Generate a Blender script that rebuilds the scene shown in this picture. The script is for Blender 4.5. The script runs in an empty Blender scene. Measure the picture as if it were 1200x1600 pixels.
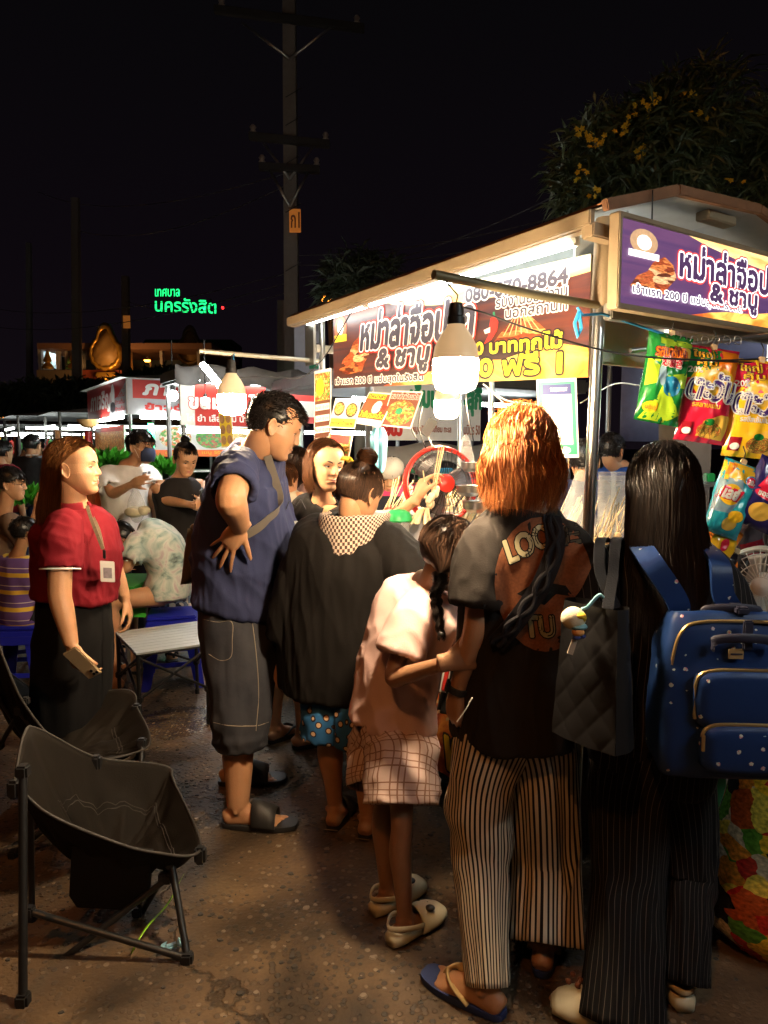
import bpy, bmesh, math, random
import numpy as np
from mathutils import Vector, Matrix, noise
from mathutils.bvhtree import BVHTree
random.seed(7); rng = np.random.default_rng(7)
SC = bpy.context.scene
COL = SC.collection
# ---------------------------------------------------------------- camera, world, exposure
PITCH = math.radians(5.19); FPX = 1100.0; CAMZ = 1.5
cam_d = bpy.data.cameras.new('camera'); cam_o = bpy.data.objects.new('camera', cam_d); COL.objects.link(cam_o)
cam_d.sensor_fit = 'VERTICAL'; cam_d.sensor_height = 36; cam_d.lens = FPX / 1600 * 36
cam_d.clip_start = .05; cam_d.clip_end = 2000
cam_o.location = (0, 0, CAMZ); cam_o.rotation_euler = (math.pi / 2 - PITCH, 0, 0)
SC.camera = cam_o
W = bpy.data.worlds.new('World'); SC.world = W; W.use_nodes = True
wn = W.node_tree; wbg = wn.nodes['Background']
wtc = wn.nodes.new('ShaderNodeTexCoord'); wsx = wn.nodes.new('ShaderNodeSeparateXYZ'); wcr = wn.nodes.new('ShaderNodeValToRGB')
wn.links.new(wtc.outputs['Generated'], wsx.inputs[0]); wn.links.new(wsx.outputs['Z'], wcr.inputs[0]); wn.links.new(wcr.outputs[0], wbg.inputs[0])
e = wcr.color_ramp.elements
e[0].position = 0.0; e[0].color = (.0026, .0017, .0026, 1)
e[1].position = .62; e[1].color = (.0008, .0008, .0009, 1)
q = e.new(.22); q.color = (.0017, .0011, .0018, 1)
wbg.inputs[1].default_value = 1.0
SC.view_settings.view_transform = 'Standard'; SC.view_settings.look = 'None'
SC.view_settings.gamma = 1; SC.view_settings.use_curve_mapping = False
SC.view_settings.exposure = 1.15
cy = SC.cycles if hasattr(SC, 'cycles') else None
if cy:
    cy.max_bounces = 6; cy.diffuse_bounces = 3; cy.glossy_bounces = 3; cy.transmission_bounces = 6; cy.transparent_max_bounces = 12
    cy.sample_clamp_indirect = 4; cy.use_denoising = True; cy.caustics_reflective = False; cy.caustics_refractive = False
# ---------------------------------------------------------------- picking points
def V(*a): return np.array(a, float)
def ray(px, py):
    x = (px - 600) / FPX; y = (800 - py) / FPX; c, s = math.cos(PITCH), math.sin(PITCH)
    return V(x, c + y * s, -s + y * c)
def at(px, py, D):
    d = ray(px, py); return V(0, 0, CAMZ) + d * (D / d[1])
def gnd(px, py, z=0.0):
    d = ray(px, py); return V(0, 0, CAMZ) + d * ((z - CAMZ) / d[2])
def unit(v): v = np.asarray(v, float); return v / (np.linalg.norm(v) + 1e-12)
def lerp(a, b, t): return np.asarray(a, float) * (1 - t) + np.asarray(b, float) * t
def rot(v, ax, ang):
    v = np.asarray(v, float); ax = unit(ax); c, s = math.cos(ang), math.sin(ang)
    return v * c + np.cross(ax, v) * s + ax * np.dot(ax, v) * (1 - c)
def catmull(P, n):
    P = np.asarray(P, float); m = len(P)
    if m == 2: return np.array([lerp(P[0], P[1], t) for t in np.linspace(0, 1, n + 1)])
    Q = np.vstack([2 * P[0] - P[1], P, 2 * P[-1] - P[-2]]); out = []
    for i in range(m - 1):
        p0, p1, p2, p3 = Q[i:i + 4]
        for k in range(n):
            t = k / n
            out.append(.5 * ((2 * p1) + (-p0 + p2) * t + (2 * p0 - 5 * p1 + 4 * p2 - p3) * t * t + (-p0 + 3 * p1 - 3 * p2 + p3) * t ** 3))
    out.append(P[-1]); return np.array(out)
# ---------------------------------------------------------------- mesh collector
class MB:
    def __init__(s): s.v = []; s.f = []; s.mi = []; s.uv = {}; s.n = 0; s.m = 0
    def add(s, vs, fs, uvs=None):
        b = s.n; vs = np.asarray(vs, float).reshape(-1, 3); s.v.append(vs); s.n += len(vs)
        for k, f in enumerate(fs):
            if uvs is not None: s.uv[len(s.f)] = uvs[k]
            s.f.append(tuple(b + i for i in f)); s.mi.append(s.m)
        return s
    def box(s, c, sz, X=(1, 0, 0), Y=(0, 1, 0), Z=(0, 0, 1), bev=0.0):
        X, Y, Z = unit(X), unit(Y), unit(Z); c = np.asarray(c, float); h = np.asarray(sz, float) / 2
        if bev <= 0:
            vs = [c + X * h[0] * a + Y * h[1] * b + Z * h[2] * d for d in (-1, 1) for b in (-1, 1) for a in (-1, 1)]
            s.add(vs, [(0, 2, 3, 1), (4, 5, 7, 6), (0, 1, 5, 4), (2, 6, 7, 3), (0, 4, 6, 2), (1, 3, 7, 5)]); return s
        bm = bmesh.new(); bmesh.ops.create_cube(bm, size=1)
        for v in bm.verts: v.co = Vector((v.co.x * sz[0], v.co.y * sz[1], v.co.z * sz[2]))
        bmesh.ops.bevel(bm, geom=bm.edges[:], offset=bev, segments=2, affect='EDGES')
        vs = [c + X * v.co.x + Y * v.co.y + Z * v.co.z for v in bm.verts]; bm.verts.index_update()
        s.add(vs, [tuple(v.index for v in f.verts) for f in bm.faces]); bm.free(); return s
    def ring_loft(s, rings, cap0=True, cap1=True, uvscale=None):
        m = len(rings); n = len(rings[0]); vs = np.concatenate(rings); fs = []; uvs = []
        for i in range(m - 1):
            for j in range(n):
                k = (j + 1) % n; fs.append((i * n + j, i * n + k, (i + 1) * n + k, (i + 1) * n + j))
                uvs.append([(j / n, i / (m - 1)), ((j + 1) / n, i / (m - 1)), ((j + 1) / n, (i + 1) / (m - 1)), (j / n, (i + 1) / (m - 1))])
        if cap0: fs.append(tuple(range(n - 1, -1, -1))); uvs.append([(.5, 0)] * n)
        if cap1: fs.append(tuple((m - 1) * n + j for j in range(n))); uvs.append([(.5, 1)] * n)
        return s.add(vs, fs, uvs)
    def loft(s, P, R, X=(1, 0, 0), n=16, sub=4, ex=2.0, caps=(1, 1), ends=(0, 0), fn=None, flat_t=False):
        """P centres, R [(rx,ry)] per centre; X = direction of rx; ends: >0 makes a hollow hem that deep."""
        R = [(r, r) if np.isscalar(r) else r for r in R]
        P2 = catmull(P, sub); R2 = catmull(np.array([(a, b, 0) for a, b in R]), sub)
        if np.ndim(X[0]) > 0: X2 = catmull(np.array(X, float), sub)
        else: X2 = np.repeat([X], len(P2), 0)
        T = np.gradient(P2, axis=0); rings = []; an = np.arange(n) * 2 * math.pi / n
        ca, sa = np.cos(an), np.sin(an)
        ca = np.sign(ca) * np.abs(ca) ** (2 / ex); sa = np.sign(sa) * np.abs(sa) ** (2 / ex)
        for i in range(len(P2)):
            t = unit(T[i]) if not flat_t else V(0, 0, 1.); x = X2[i] - t * np.dot(X2[i], t); x = unit(x); y = np.cross(t, x)
            rr = np.outer(ca * max(R2[i][0], 1e-4), x) + np.outer(sa * max(R2[i][1], 1e-4), y)
            if fn is not None: rr = rr * fn(an, i / (len(P2) - 1))[:, None]
            rings.append(P2[i] + rr)
        def hem(rg, c, t, d):
            a = c + (rg - c) * .86; return [a + (0 * t), c + (rg - c) * .84 + t * d]
        if ends[0] > 0: h = hem(rings[0], P2[0], unit(T[0]), ends[0]); rings = [h[1], h[0]] + rings
        if ends[1] > 0: h = hem(rings[-1], P2[-1], -unit(T[-1]), ends[1]); rings = rings + h
        return s.ring_loft(rings, *caps)
    def tube(s, P, r, n=8, sub=1, caps=True):
        P = np.asarray(P, float); R = r if not np.isscalar(r) else [r] * len(P)
        d = unit(P[-1] - P[0]); X = V(1, 0, 0) if abs(d[0]) < .8 else V(0, 0, 1)
        return s.loft(P, R, X, n=n, sub=sub, caps=(caps, caps))
    def ball(s, c, r, X=(1, 0, 0), Y=(0, 1, 0), Z=(0, 0, 1), n=16, m=10):
        r = (r, r, r) if np.isscalar(r) else r; X, Y, Z = map(unit, (X, Y, Z)); c = np.asarray(c, float)
        vs = [c - Z * r[2]]; fs = []
        for i in range(1, m):
            th = -math.pi / 2 + math.pi * i / m
            for j in range(n):
                a = 2 * math.pi * j / n
                vs.append(c + X * r[0] * math.cos(th) * math.cos(a) + Y * r[1] * math.cos(th) * math.sin(a) + Z * r[2] * math.sin(th))
        vs.append(c + Z * r[2]); L = len(vs) - 1
        for j in range(n):
            k = (j + 1) % n; fs.append((0, 1 + k, 1 + j)); fs.append((L, L - n + j, L - n + k))
            for i in range(m - 2): fs.append((1 + i * n + j, 1 + i * n + k, 1 + (i + 1) * n + k, 1 + (i + 1) * n + j))
        return s.add(vs, fs)
    def quad(s, a, b, c, d, uv=True):
        return s.add([a, b, c, d], [(0, 1, 2, 3)], [[(0, 0), (1, 0), (1, 1), (0, 1)]] if uv else None)
    def lathe(s, c, prof, Z=(0, 0, 1), n=24, cap=(1, 1)):
        Z = unit(Z); X = unit(np.cross(Z, V(0, 1, 0) if abs(Z[1]) < .9 else V(1, 0, 0))); Y = np.cross(Z, X)
        an = np.arange(n) * 2 * math.pi / n
        rings = [np.asarray(c, float) + Z * z + r * (np.outer(np.cos(an), X) + np.outer(np.sin(an), Y)) for r, z in prof]
        return s.ring_loft(rings, *cap)
    def data(s): return (np.concatenate(s.v) if s.v else np.zeros((0, 3))), s.f
def grid_surface(mb, G, closed_u=False, uv=(1, 1), thick=0):
    """G: array (m,n,3)"""
    m, n = G.shape[:2]; vs = G.reshape(-1, 3); fs = []; uvs = []
    for i in range(m - 1):
        for j in range(n if closed_u else n - 1):
            k = (j + 1) % n; fs.append((i * n + j, i * n + k, (i + 1) * n + k, (i + 1) * n + j))
            u0, u1 = j / (n - 1) * uv[0], (j + 1) / (n - 1) * uv[0]; v0, v1 = i / (m - 1) * uv[1], (i + 1) / (m - 1) * uv[1]
            uvs.append([(u0, v0), (u1, v0), (u1, v1), (u0, v1)])
    mb.add(vs, fs, uvs)
# ---------------------------------------------------------------- objects
BASE = {}
def setp(o, label=None, cat=None, group=None, kind=None):
    if label: o['label'] = label
    if cat: o['category'] = cat
    if group: o['group'] = group
    if kind: o['kind'] = kind
def thing(name, label, cat, base, group=None):
    o = bpy.data.objects.new(name, None); COL.objects.link(o); o.empty_display_size = .1
    o.location = base; BASE[o.name] = np.array(base, float); setp(o, label, cat, group); return o
def link(name, me, parent=None, base=None):
    o = bpy.data.objects.new(name, me); COL.objects.link(o)
    if parent is not None: o.parent = parent; BASE[o.name] = BASE[parent.name]
    else: o.location = base; BASE[o.name] = np.array(base, float)
    return o
def obj(name, mb, mats, parent=None, base=None, smooth=True, label=None, cat=None, group=None, kind=None, solid=0, tint=None):
    if isinstance(mb, MB): v, f = mb.data(); uv = mb.uv; mi = mb.mi
    else: v, f = mb[0], mb[1]; uv = {}; mi = None
    v = np.asarray(v, float)
    if parent is None and base is None: base = V((v[:, 0].min() + v[:, 0].max()) / 2, (v[:, 1].min() + v[:, 1].max()) / 2, v[:, 2].min())
    b = BASE[parent.name] if parent is not None else np.array(base, float)
    me = bpy.data.meshes.new(name); me.from_pydata((v - b).tolist() if len(v) < 200000 else (v - b), [], f if isinstance(f, list) else f.tolist())
    if not isinstance(mats, (list, tuple)): mats = [mats]
    for m in mats: me.materials.append(m)
    if mi is not None and len(mats) > 1: me.polygons.foreach_set('material_index', mi)
    if uv:
        L = me.uv_layers.new(name='UVMap'); arr = np.zeros((len(me.loops), 2)); k = 0
        for i, p in enumerate(f):
            n = len(p)
            if i in uv: arr[k:k + n] = uv[i]
            k += n
        L.data.foreach_set('uv', arr.ravel())
    if tint is not None:
        a = me.attributes.new('tint', 'FLOAT', 'POINT'); a.data.foreach_set('value', np.asarray(tint, float))
    if smooth is True: me.polygons.foreach_set('use_smooth', [True] * len(me.polygons))
    elif smooth:
        me.polygons.foreach_set('use_smooth', [True] * len(me.polygons)); me.set_sharp_from_angle(angle=math.radians(smooth))
    me.update(); o = link(name, me, parent, base)
    if solid:
        md = o.modifiers.new('s', 'SOLIDIFY'); md.thickness = solid; md.offset = 0
    setp(o, label, cat, group, kind); return o
def copy_thing(src, loc, label=None, rotz=None):
    r = src.copy(); COL.objects.link(r); r.location = loc; BASE[r.name] = np.array(loc, float)
    if rotz is not None: r.rotation_euler = (0, 0, rotz)
    if label: r['label'] = label
    def kids(a, b):
        for ch in list(a.children):
            c = ch.copy(); COL.objects.link(c); c.parent = b; kids(ch, c)
    kids(src, r); return r
def remesh(mb, voxel, smooth=2):
    v, f = mb.data(); me = bpy.data.meshes.new('tmp'); me.from_pydata(v.tolist(), [], f); o = bpy.data.objects.new('tmp', me); COL.objects.link(o)
    bm = bmesh.new(); bm.from_mesh(me); bmesh.ops.recalc_face_normals(bm, faces=bm.faces[:]); bm.to_mesh(me); bm.free()
    md = o.modifiers.new('r', 'REMESH'); md.mode = 'VOXEL'; md.voxel_size = voxel; md.adaptivity = 0
    if smooth: m2 = o.modifiers.new('s', 'SMOOTH'); m2.factor = .5; m2.iterations = smooth
    dg = bpy.context.evaluated_depsgraph_get(); ev = o.evaluated_get(dg); m = ev.to_mesh()
    n = len(m.vertices); vv = np.zeros(n * 3); m.vertices.foreach_get('co', vv); vv = vv.reshape(-1, 3)
    nf = len(m.polygons); lt = np.zeros(nf, int); m.polygons.foreach_get('loop_total', lt); li = np.zeros(len(m.loops), int); m.loops.foreach_get('vertex_index', li)
    ff = li.reshape(-1, 4).tolist() if (lt == 4).all() else [list(p.vertices) for p in m.polygons]
    ev.to_mesh_clear(); bpy.data.objects.remove(o); bpy.data.meshes.remove(me)
    return vv, ff
def normals(v, f):
    f = np.asarray(f); a = v[f[:, 2]] - v[f[:, 0]]; b = v[f[:, 3]] - v[f[:, 1]]; n = np.cross(a, b); N = np.zeros_like(v)
    for k in range(4): np.add.at(N, f[:, k], n)
    return N / (np.linalg.norm(N, axis=1)[:, None] + 1e-12)
def nz(p): return noise.noise(Vector(p))
def folds(vf, layers):
    """layers: (amp, freq across, freq along, direction of the fold lines, mask fn or None)"""
    v, f = vf; N = normals(v, f); d = np.zeros(len(v))
    for amp, fa, fl, dr, mask in layers:
        dr = unit(dr); along = v @ dr; q = (v - np.outer(along, dr)) * fa + np.outer(along, dr) * fl
        w = np.array([nz(p) for p in q]); w = 1 - 2 * np.abs(w) ** .8
        d += amp * w * (mask(v) if mask else 1)
    return v + N * d[:, None], f
def join(*vfs):
    vs = []; fs = []; b = 0
    for v, f in vfs:
        vs.append(v); fs += [[i + b for i in q] for q in f]; b += len(v)
    return np.concatenate(vs), fs
def drape(mb_v, target_vf, direction, off=.002):
    """push points onto a surface along a direction"""
    bv = BVHTree.FromPolygons([tuple(p) for p in target_vf[0]], [tuple(q) for q in target_vf[1]]); d = Vector(unit(direction)); out = []
    for p in mb_v:
        h = bv.ray_cast(Vector(p) - d * 1.0, d)
        out.append(np.array(h[0]) - np.array(d) * off if h[0] is not None else np.array(p))
    return np.array(out)
# ---------------------------------------------------------------- materials
MAT = {}
def mat(name, col, rough=.6, metal=0., var=.12, vs=18., bump=0., bs=60., spec=.5, emit=0., ecol=None, alpha=1., trans=0., sheen=0., tint=None, stretch=None, coat=0.):
    if name in MAT: return MAT[name]
    m = bpy.data.materials.new(name); m.use_nodes = True; nt = m.node_tree; N = nt.nodes; L = nt.links; b = N['Principled BSDF']; MAT[name] = m
    b.inputs['Roughness'].default_value = rough; b.inputs['Metallic'].default_value = metal; b.inputs['Specular IOR Level'].default_value = spec
    tc = N.new('ShaderNodeTexCoord'); src = tc.outputs['Object']
    if stretch is not None:
        mp = N.new('ShaderNodeMapping'); mp.inputs['Scale'].default_value = stretch; L.new(src, mp.inputs[0]); src = mp.outputs[0]
    no = N.new('ShaderNodeTexNoise'); no.inputs['Scale'].default_value = vs; no.inputs['Detail'].default_value = 4; L.new(src, no.inputs['Vector'])
    mx = N.new('ShaderNodeMix'); mx.data_type = 'RGBA'; L.new(no.outputs['Fac'], mx.inputs[0])
    c = np.array(col[:3]); mx.inputs[6].default_value = (*np.clip(c * (1 - var), 0, 1), 1); mx.inputs[7].default_value = (*np.clip(c * (1 + var), 0, 1), 1)
    outc = mx.outputs[2]
    if tint is not None:
        at_ = N.new('ShaderNodeAttribute'); at_.attribute_name = 'tint'; m2 = N.new('ShaderNodeMix'); m2.data_type = 'RGBA'
        L.new(at_.outputs['Fac'], m2.inputs[0]); L.new(outc, m2.inputs[6]); m2.inputs[7].default_value = (*tint[:3], 1); outc = m2.outputs[2]
    L.new(outc, b.inputs['Base Color'])
    if bump:
        n2 = N.new('ShaderNodeTexNoise'); n2.inputs['Scale'].default_value = bs; n2.inputs['Detail'].default_value = 5; L.new(src, n2.inputs['Vector'])
        bp = N.new('ShaderNodeBump'); bp.inputs['Strength'].default_value = bump; bp.inputs['Distance'].default_value = .004; L.new(n2.outputs['Fac'], bp.inputs['Height']); L.new(bp.outputs[0], b.inputs['Normal'])
    if emit: b.inputs['Emission Color'].default_value = (*(ecol or col)[:3], 1); b.inputs['Emission Strength'].default_value = emit
    if alpha < 1: b.inputs['Alpha'].default_value = alpha
    if trans: b.inputs['Transmission Weight'].default_value = trans; b.inputs['IOR'].default_value = 1.1
    if sheen: b.inputs['Sheen Weight'].default_value = sheen; b.inputs['Sheen Roughness'].default_value = .4
    if coat: b.inputs['Coat Weight'].default_value = coat; b.inputs['Coat Roughness'].default_value = .15
    return m
def nodes(m): return m.node_tree.nodes, m.node_tree.links, m.node_tree.nodes['Principled BSDF']
def emis(name, col, s):
    if name in MAT: return MAT[name]
    m = bpy.data.materials.new(name); m.use_nodes = True; MAT[name] = m; b = m.node_tree.nodes['Principled BSDF']
    b.inputs['Base Color'].default_value = (.8, .8, .8, 1); b.inputs['Emission Color'].default_value = (*col, 1); b.inputs['Emission Strength'].default_value = s; return m
def ramp(N, stops, interp='LINEAR'):
    r = N.new('ShaderNodeValToRGB'); r.color_ramp.interpolation = interp; el = r.color_ramp.elements
    while len(el) < len(stops): el.new(.5)
    for k, (p, c) in enumerate(stops): el[k].position = p; el[k].color = (*c[:3], 1)
    return r
def food(name, pal, scale=14, emit=0., coord='UV', rough=.35, sq=(1, 1, 1), rad=False):
    """flat printed picture of food: mottled cells in a palette"""
    if name in MAT: return MAT[name]
    m = bpy.data.materials.new(name); m.use_nodes = True; MAT[name] = m; N, L, b = nodes(m); b.inputs['Roughness'].default_value = rough
    tc = N.new('ShaderNodeTexCoord'); mp = N.new('ShaderNodeMapping'); mp.inputs['Scale'].default_value = sq; L.new(tc.outputs[coord], mp.inputs[0])
    nn = N.new('ShaderNodeTexNoise'); nn.inputs['Scale'].default_value = scale * .5; nn.inputs['Detail'].default_value = 3; L.new(mp.outputs[0], nn.inputs['Vector'])
    ad = N.new('ShaderNodeMix'); ad.data_type = 'VECTOR'; ad.inputs[0].default_value = .16; L.new(mp.outputs[0], ad.inputs[4]); L.new(nn.outputs['Color'], ad.inputs[5])
    vo = N.new('ShaderNodeTexVoronoi'); vo.inputs['Scale'].default_value = scale; L.new(ad.outputs[1], vo.inputs['Vector'])
    sp = N.new('ShaderNodeSeparateXYZ'); L.new(vo.outputs['Color'], sp.inputs[0])
    k = len(pal); r = ramp(N, [(i / k, c) for i, c in enumerate(pal)], 'CONSTANT'); L.new(sp.outputs[0], r.inputs[0])
    n2 = N.new('ShaderNodeTexNoise'); n2.inputs['Scale'].default_value = scale * 4; n2.inputs['Detail'].default_value = 4; L.new(mp.outputs[0], n2.inputs['Vector'])
    r2 = ramp(N, [(.3, (.45, .45, .45)), (.7, (1.35, 1.35, 1.35))]); L.new(n2.outputs['Fac'], r2.inputs[0])
    mu = N.new('ShaderNodeMix'); mu.data_type = 'RGBA'; mu.blend_type = 'MULTIPLY'; mu.inputs[0].default_value = 1; L.new(r.outputs[0], mu.inputs[6]); L.new(r2.outputs[0], mu.inputs[7])
    L.new(mu.outputs[2], b.inputs['Base Color'])
    if emit: L.new(mu.outputs[2], b.inputs['Emission Color']); b.inputs['Emission Strength'].default_value = emit
    return m
def uvpattern(name, build, rough=.85, bump=0.):
    """material whose colour comes from build(N, L, uvsocket, objsocket) -> colour socket"""
    if name in MAT: return MAT[name]
    m = bpy.data.materials.new(name); m.use_nodes = True; MAT[name] = m; N, L, b = nodes(m); b.inputs['Roughness'].default_value = rough; b.inputs['Specular IOR Level'].default_value = .25
    tc = N.new('ShaderNodeTexCoord'); L.new(build(N, L, tc.outputs['UV'], tc.outputs['Object']), b.inputs['Base Color'])
    if bump:
        n2 = N.new('ShaderNodeTexNoise'); n2.inputs['Scale'].default_value = 40; n2.inputs['Detail'].default_value = 5; L.new(tc.outputs['Object'], n2.inputs['Vector'])
        bp = N.new('ShaderNodeBump'); bp.inputs['Strength'].default_value = bump; bp.inputs['Distance'].default_value = .004; L.new(n2.outputs['Fac'], bp.inputs['Height']); L.new(bp.outputs[0], b.inputs['Normal'])
    return m
def mth(N, L, op, a, b=None, c=None):
    n = N.new('ShaderNodeMath'); n.operation = op
    for i, x in enumerate((a, b, c)):
        if x is None: continue
        if isinstance(x, (int, float)): n.inputs[i].default_value = x
        else: L.new(x, n.inputs[i])
    return n.outputs[0]
def mixc(N, L, fac, a, b):
    n = N.new('ShaderNodeMix'); n.data_type = 'RGBA'
    if isinstance(fac, (int, float)): n.inputs[0].default_value = fac
    else: L.new(fac, n.inputs[0])
    for i, x in ((6, a), (7, b)):
        if isinstance(x, tuple): n.inputs[i].default_value = (*x[:3], 1)
        else: L.new(x, n.inputs[i])
    return n.outputs[2]
# ---------------------------------------------------------------- lettering
_tc = {}
def text_poly(body, shear=0.):
    key = (body, shear)
    if key in _tc: return _tc[key]
    cu = bpy.data.curves.new('t', 'FONT'); cu.body = body; cu.size = 1; cu.shear = shear; cu.resolution_u = 3; cu.fill_mode = 'FRONT' if False else 'BOTH'
    o = bpy.data.objects.new('t', cu); COL.objects.link(o); dg = bpy.context.evaluated_depsgraph_get(); ev = o.evaluated_get(dg); m = ev.to_mesh()
    v = np.array([x.co[:] for x in m.vertices]).reshape(-1, 3); f = [tuple(p.vertices) for p in m.polygons]; ev.to_mesh_clear()
    bpy.data.objects.remove(o); bpy.data.curves.remove(cu)
    cnt = {}
    for q in f:
        for i in range(len(q)):
            a, b = q[i], q[(i + 1) % len(q)]; k = (min(a, b), max(a, b)); cnt[k] = cnt.get(k, 0) + 1
    ed = [k for k, c in cnt.items() if c == 1]
    # merge doubled points so that outlines are the real ones
    mn, mx = v.min(0), v.max(0); v = (v - mn) / (mx - mn + 1e-9); asp = (mx - mn)[0] / ((mx - mn)[1] + 1e-9)
    _tc[key] = (v, f, ed, asp); return _tc[key]
class Sign:
    """a flat rectangle in space: O lower left, X and Y edge vectors, facing X x Y; coordinates 0..1"""
    def __init__(s, O, X, Y): s.O, s.X, s.Y = map(lambda a: np.asarray(a, float), (O, X, Y)); s.Nn = unit(np.cross(s.X, s.Y)); s.lx, s.ly = np.linalg.norm(s.X), np.linalg.norm(s.Y)
    def p(s, u, v, h=0.): return s.O + s.X * u + s.Y * v + s.Nn * h
    def pv(s, u, v, h): return s.O + np.outer(u, s.X) + np.outer(v, s.Y) + s.Nn * h
    def shape(s, parent, kind, rect, m, h=.001, name='print', n=10, pts=None):
        """a printed rectangle / ellipse / polygon that follows a curved surface"""
        mb = MB()
        if kind == 'rect':
            u, v = np.meshgrid(np.linspace(rect[0], rect[2], n), np.linspace(rect[1], rect[3], n)); grid_surface(mb, s.pv(u.ravel(), v.ravel(), h).reshape(n, n, 3))
        else:
            if kind == 'ellipse': a = np.linspace(0, 2 * math.pi, 28, endpoint=False); O = np.c_[(rect[0] + rect[2]) / 2 + (rect[2] - rect[0]) / 2 * np.cos(a), (rect[1] + rect[3]) / 2 + (rect[3] - rect[1]) / 2 * np.sin(a)]
            else: O = np.array(pts, float); O = np.concatenate([[lerp(O[i], O[(i + 1) % len(O)], t) for t in (0, .25, .5, .75)] for i in range(len(O))])
            c = O.mean(0); R = np.array([c + (O - c) * k for k in np.linspace(.02, 1, n)]); grid_surface(mb, s.pv(R[..., 0].ravel(), R[..., 1].ravel(), h).reshape(n, len(O), 3), closed_u=True)
        return obj(name, mb, m, parent)
    def text(s, parent, body, rect, m, bold=.0, outline=(), h=.002, shear=0., name='lettering', slope=0.):
        u0, v0, u1, v1 = rect; v, f, ed, asp = text_poly(body, shear)
        def P(xy, hh): return s.pv(u0 + (u1 - u0) * xy[:, 0], v0 + (v1 - v0) * xy[:, 1] + slope * xy[:, 0], hh)
        layers = [(r, mm, h + .0006 * (len(outline) - i)) for i, (r, mm) in enumerate(sorted(outline, key=lambda q: -q[0]))]
        top = h + .0006 * (len(outline) + 1); out = []
        for r, mm, hh in [(r, mm, h + .0008 * (i + 1)) for i, (r, mm) in enumerate(sorted(outline, key=lambda q: -q[0]))] + ([(bold, m, top)] if bold else []):
            mb = MB(); ux, uy = unit(s.X), unit(s.Y); pts = P(v, hh)
            for i, (a, b) in enumerate(ed):
                pa, pb = pts[a], pts[b]; d = pb - pa
                if np.linalg.norm(d) < 1e-6: continue
                d = unit(d); nn = np.cross(s.Nn, d); j = s.Nn * (.00004 * (i % 9)); pa = pa + j; pb = pb + j
                mb.add([pa - nn * r, pb - nn * r, pb - nn * r * .5 + d * r * .87, pb + nn * r * .5 + d * r * .87, pb + nn * r, pa + nn * r, pa + nn * r * .5 - d * r * .87, pa - nn * r * .5 - d * r * .87], [(0, 1, 2, 3, 4, 5, 6, 7)])
            if mm is not m or True: obj(name, mb, mm, parent, smooth=False, kind='stuff')
        mb = MB(); mb.add(P(v, top + .0008), f); return obj(name, mb, m, parent, smooth=False, kind='stuff')
    def panel(s, parent, rect, m, h=.001, name='print', rnd=0, n=0):
        u0, v0, u1, v1 = rect; mb = MB()
        if n:  # ellipse
            an = np.arange(n) * 2 * math.pi / n; cu, cv, ru, rv = (u0 + u1) / 2, (v0 + v1) / 2, (u1 - u0) / 2, (v1 - v0) / 2
            mb.add([s.p(cu + ru * math.cos(a), cv + rv * math.sin(a), h) for a in an], [tuple(range(n))], [[(.5 + .5 * math.cos(a), .5 + .5 * math.sin(a)) for a in an]])
        else: mb.quad(s.p(u0, v0, h), s.p(u1, v0, h), s.p(u1, v1, h), s.p(u0, v1, h))
        return obj(name, mb, m, parent, smooth=False)
    def poly(s, parent, pts, m, h=.001, name='print'):
        mb = MB(); mb.add([s.p(u, v, h) for u, v in pts], [tuple(range(len(pts)))], [[(u, v) for u, v in pts]]); return obj(name, mb, m, parent, smooth=False)
    def slab(s, parent, m, t, name='board', label=None):
        mb = MB(); mb.box(s.p(.5, .5, -t / 2), (s.lx, s.ly, t), s.X, s.Y, s.Nn, bev=min(.003, t * .3)); return obj(name, mb, m, parent, smooth=40)

class Soft(Sign):
    """an inflated bag: flat seams at both ends, puffed between"""
    def __init__(s, c, X, Y, w, h, puff, seed=0, sag=0.):
        X, Y = unit(X), unit(Y); s.puff, s.seed, s.sag = puff, seed, sag; Sign.__init__(s, np.asarray(c) - X * w / 2 - Y * h / 2, X * w, Y * h)
    def hgt(s, u, v):
        u = np.asarray(u, float); v = np.asarray(v, float); a = np.clip(1 - np.abs(2 * u - 1) ** 3.2, 0, 1) ** .55; b = np.clip(1 - np.abs(2 * v - 1) ** 3.0, 0, 1) ** .7
        cr = np.array([noise.noise(Vector((x * 3 + s.seed, y * 4, s.seed))) + .5 * noise.noise(Vector((x * 8, y * 9 + s.seed, 1))) for x, y in zip(u.ravel(), v.ravel())]).reshape(u.shape)
        ed = np.clip(1 - b, 0, 1); pl = np.array([noise.noise(Vector((x * 14 + s.seed, 0, 2))) for x in u.ravel()]).reshape(u.shape)
        return s.puff * a * b * (1 + .30 * cr) + ed * pl * .010
    def pv(s, u, v, h, side=1):
        u = np.asarray(u, float); v = np.asarray(v, float); nw = 1 - .07 * np.clip(1 - np.abs(2 * v - 1) ** 2, 0, 1); uu = .5 + (u - .5) * nw
        return s.O + np.outer(uu, s.X) + np.outer(v, s.Y) + np.outer(side * (s.hgt(u, v) + h), s.Nn)
class Draped(Sign):
    def __init__(s, O, X, Y, vf, d): Sign.__init__(s, O, X, Y); s.bv = BVHTree.FromPolygons([tuple(p) for p in vf[0]], [tuple(q) for q in vf[1]]); s.d = unit(d)
    def pv(s, u, v, h):
        out = []; d = Vector(s.d)
        for p in s.O + np.outer(u, s.X) + np.outer(v, s.Y):
            r = s.bv.ray_cast(Vector(p) - d * .6, d); out.append(np.array(r[0]) if r[0] is not None else p)
        return np.array(out) - s.d * (h + .001)
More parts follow.
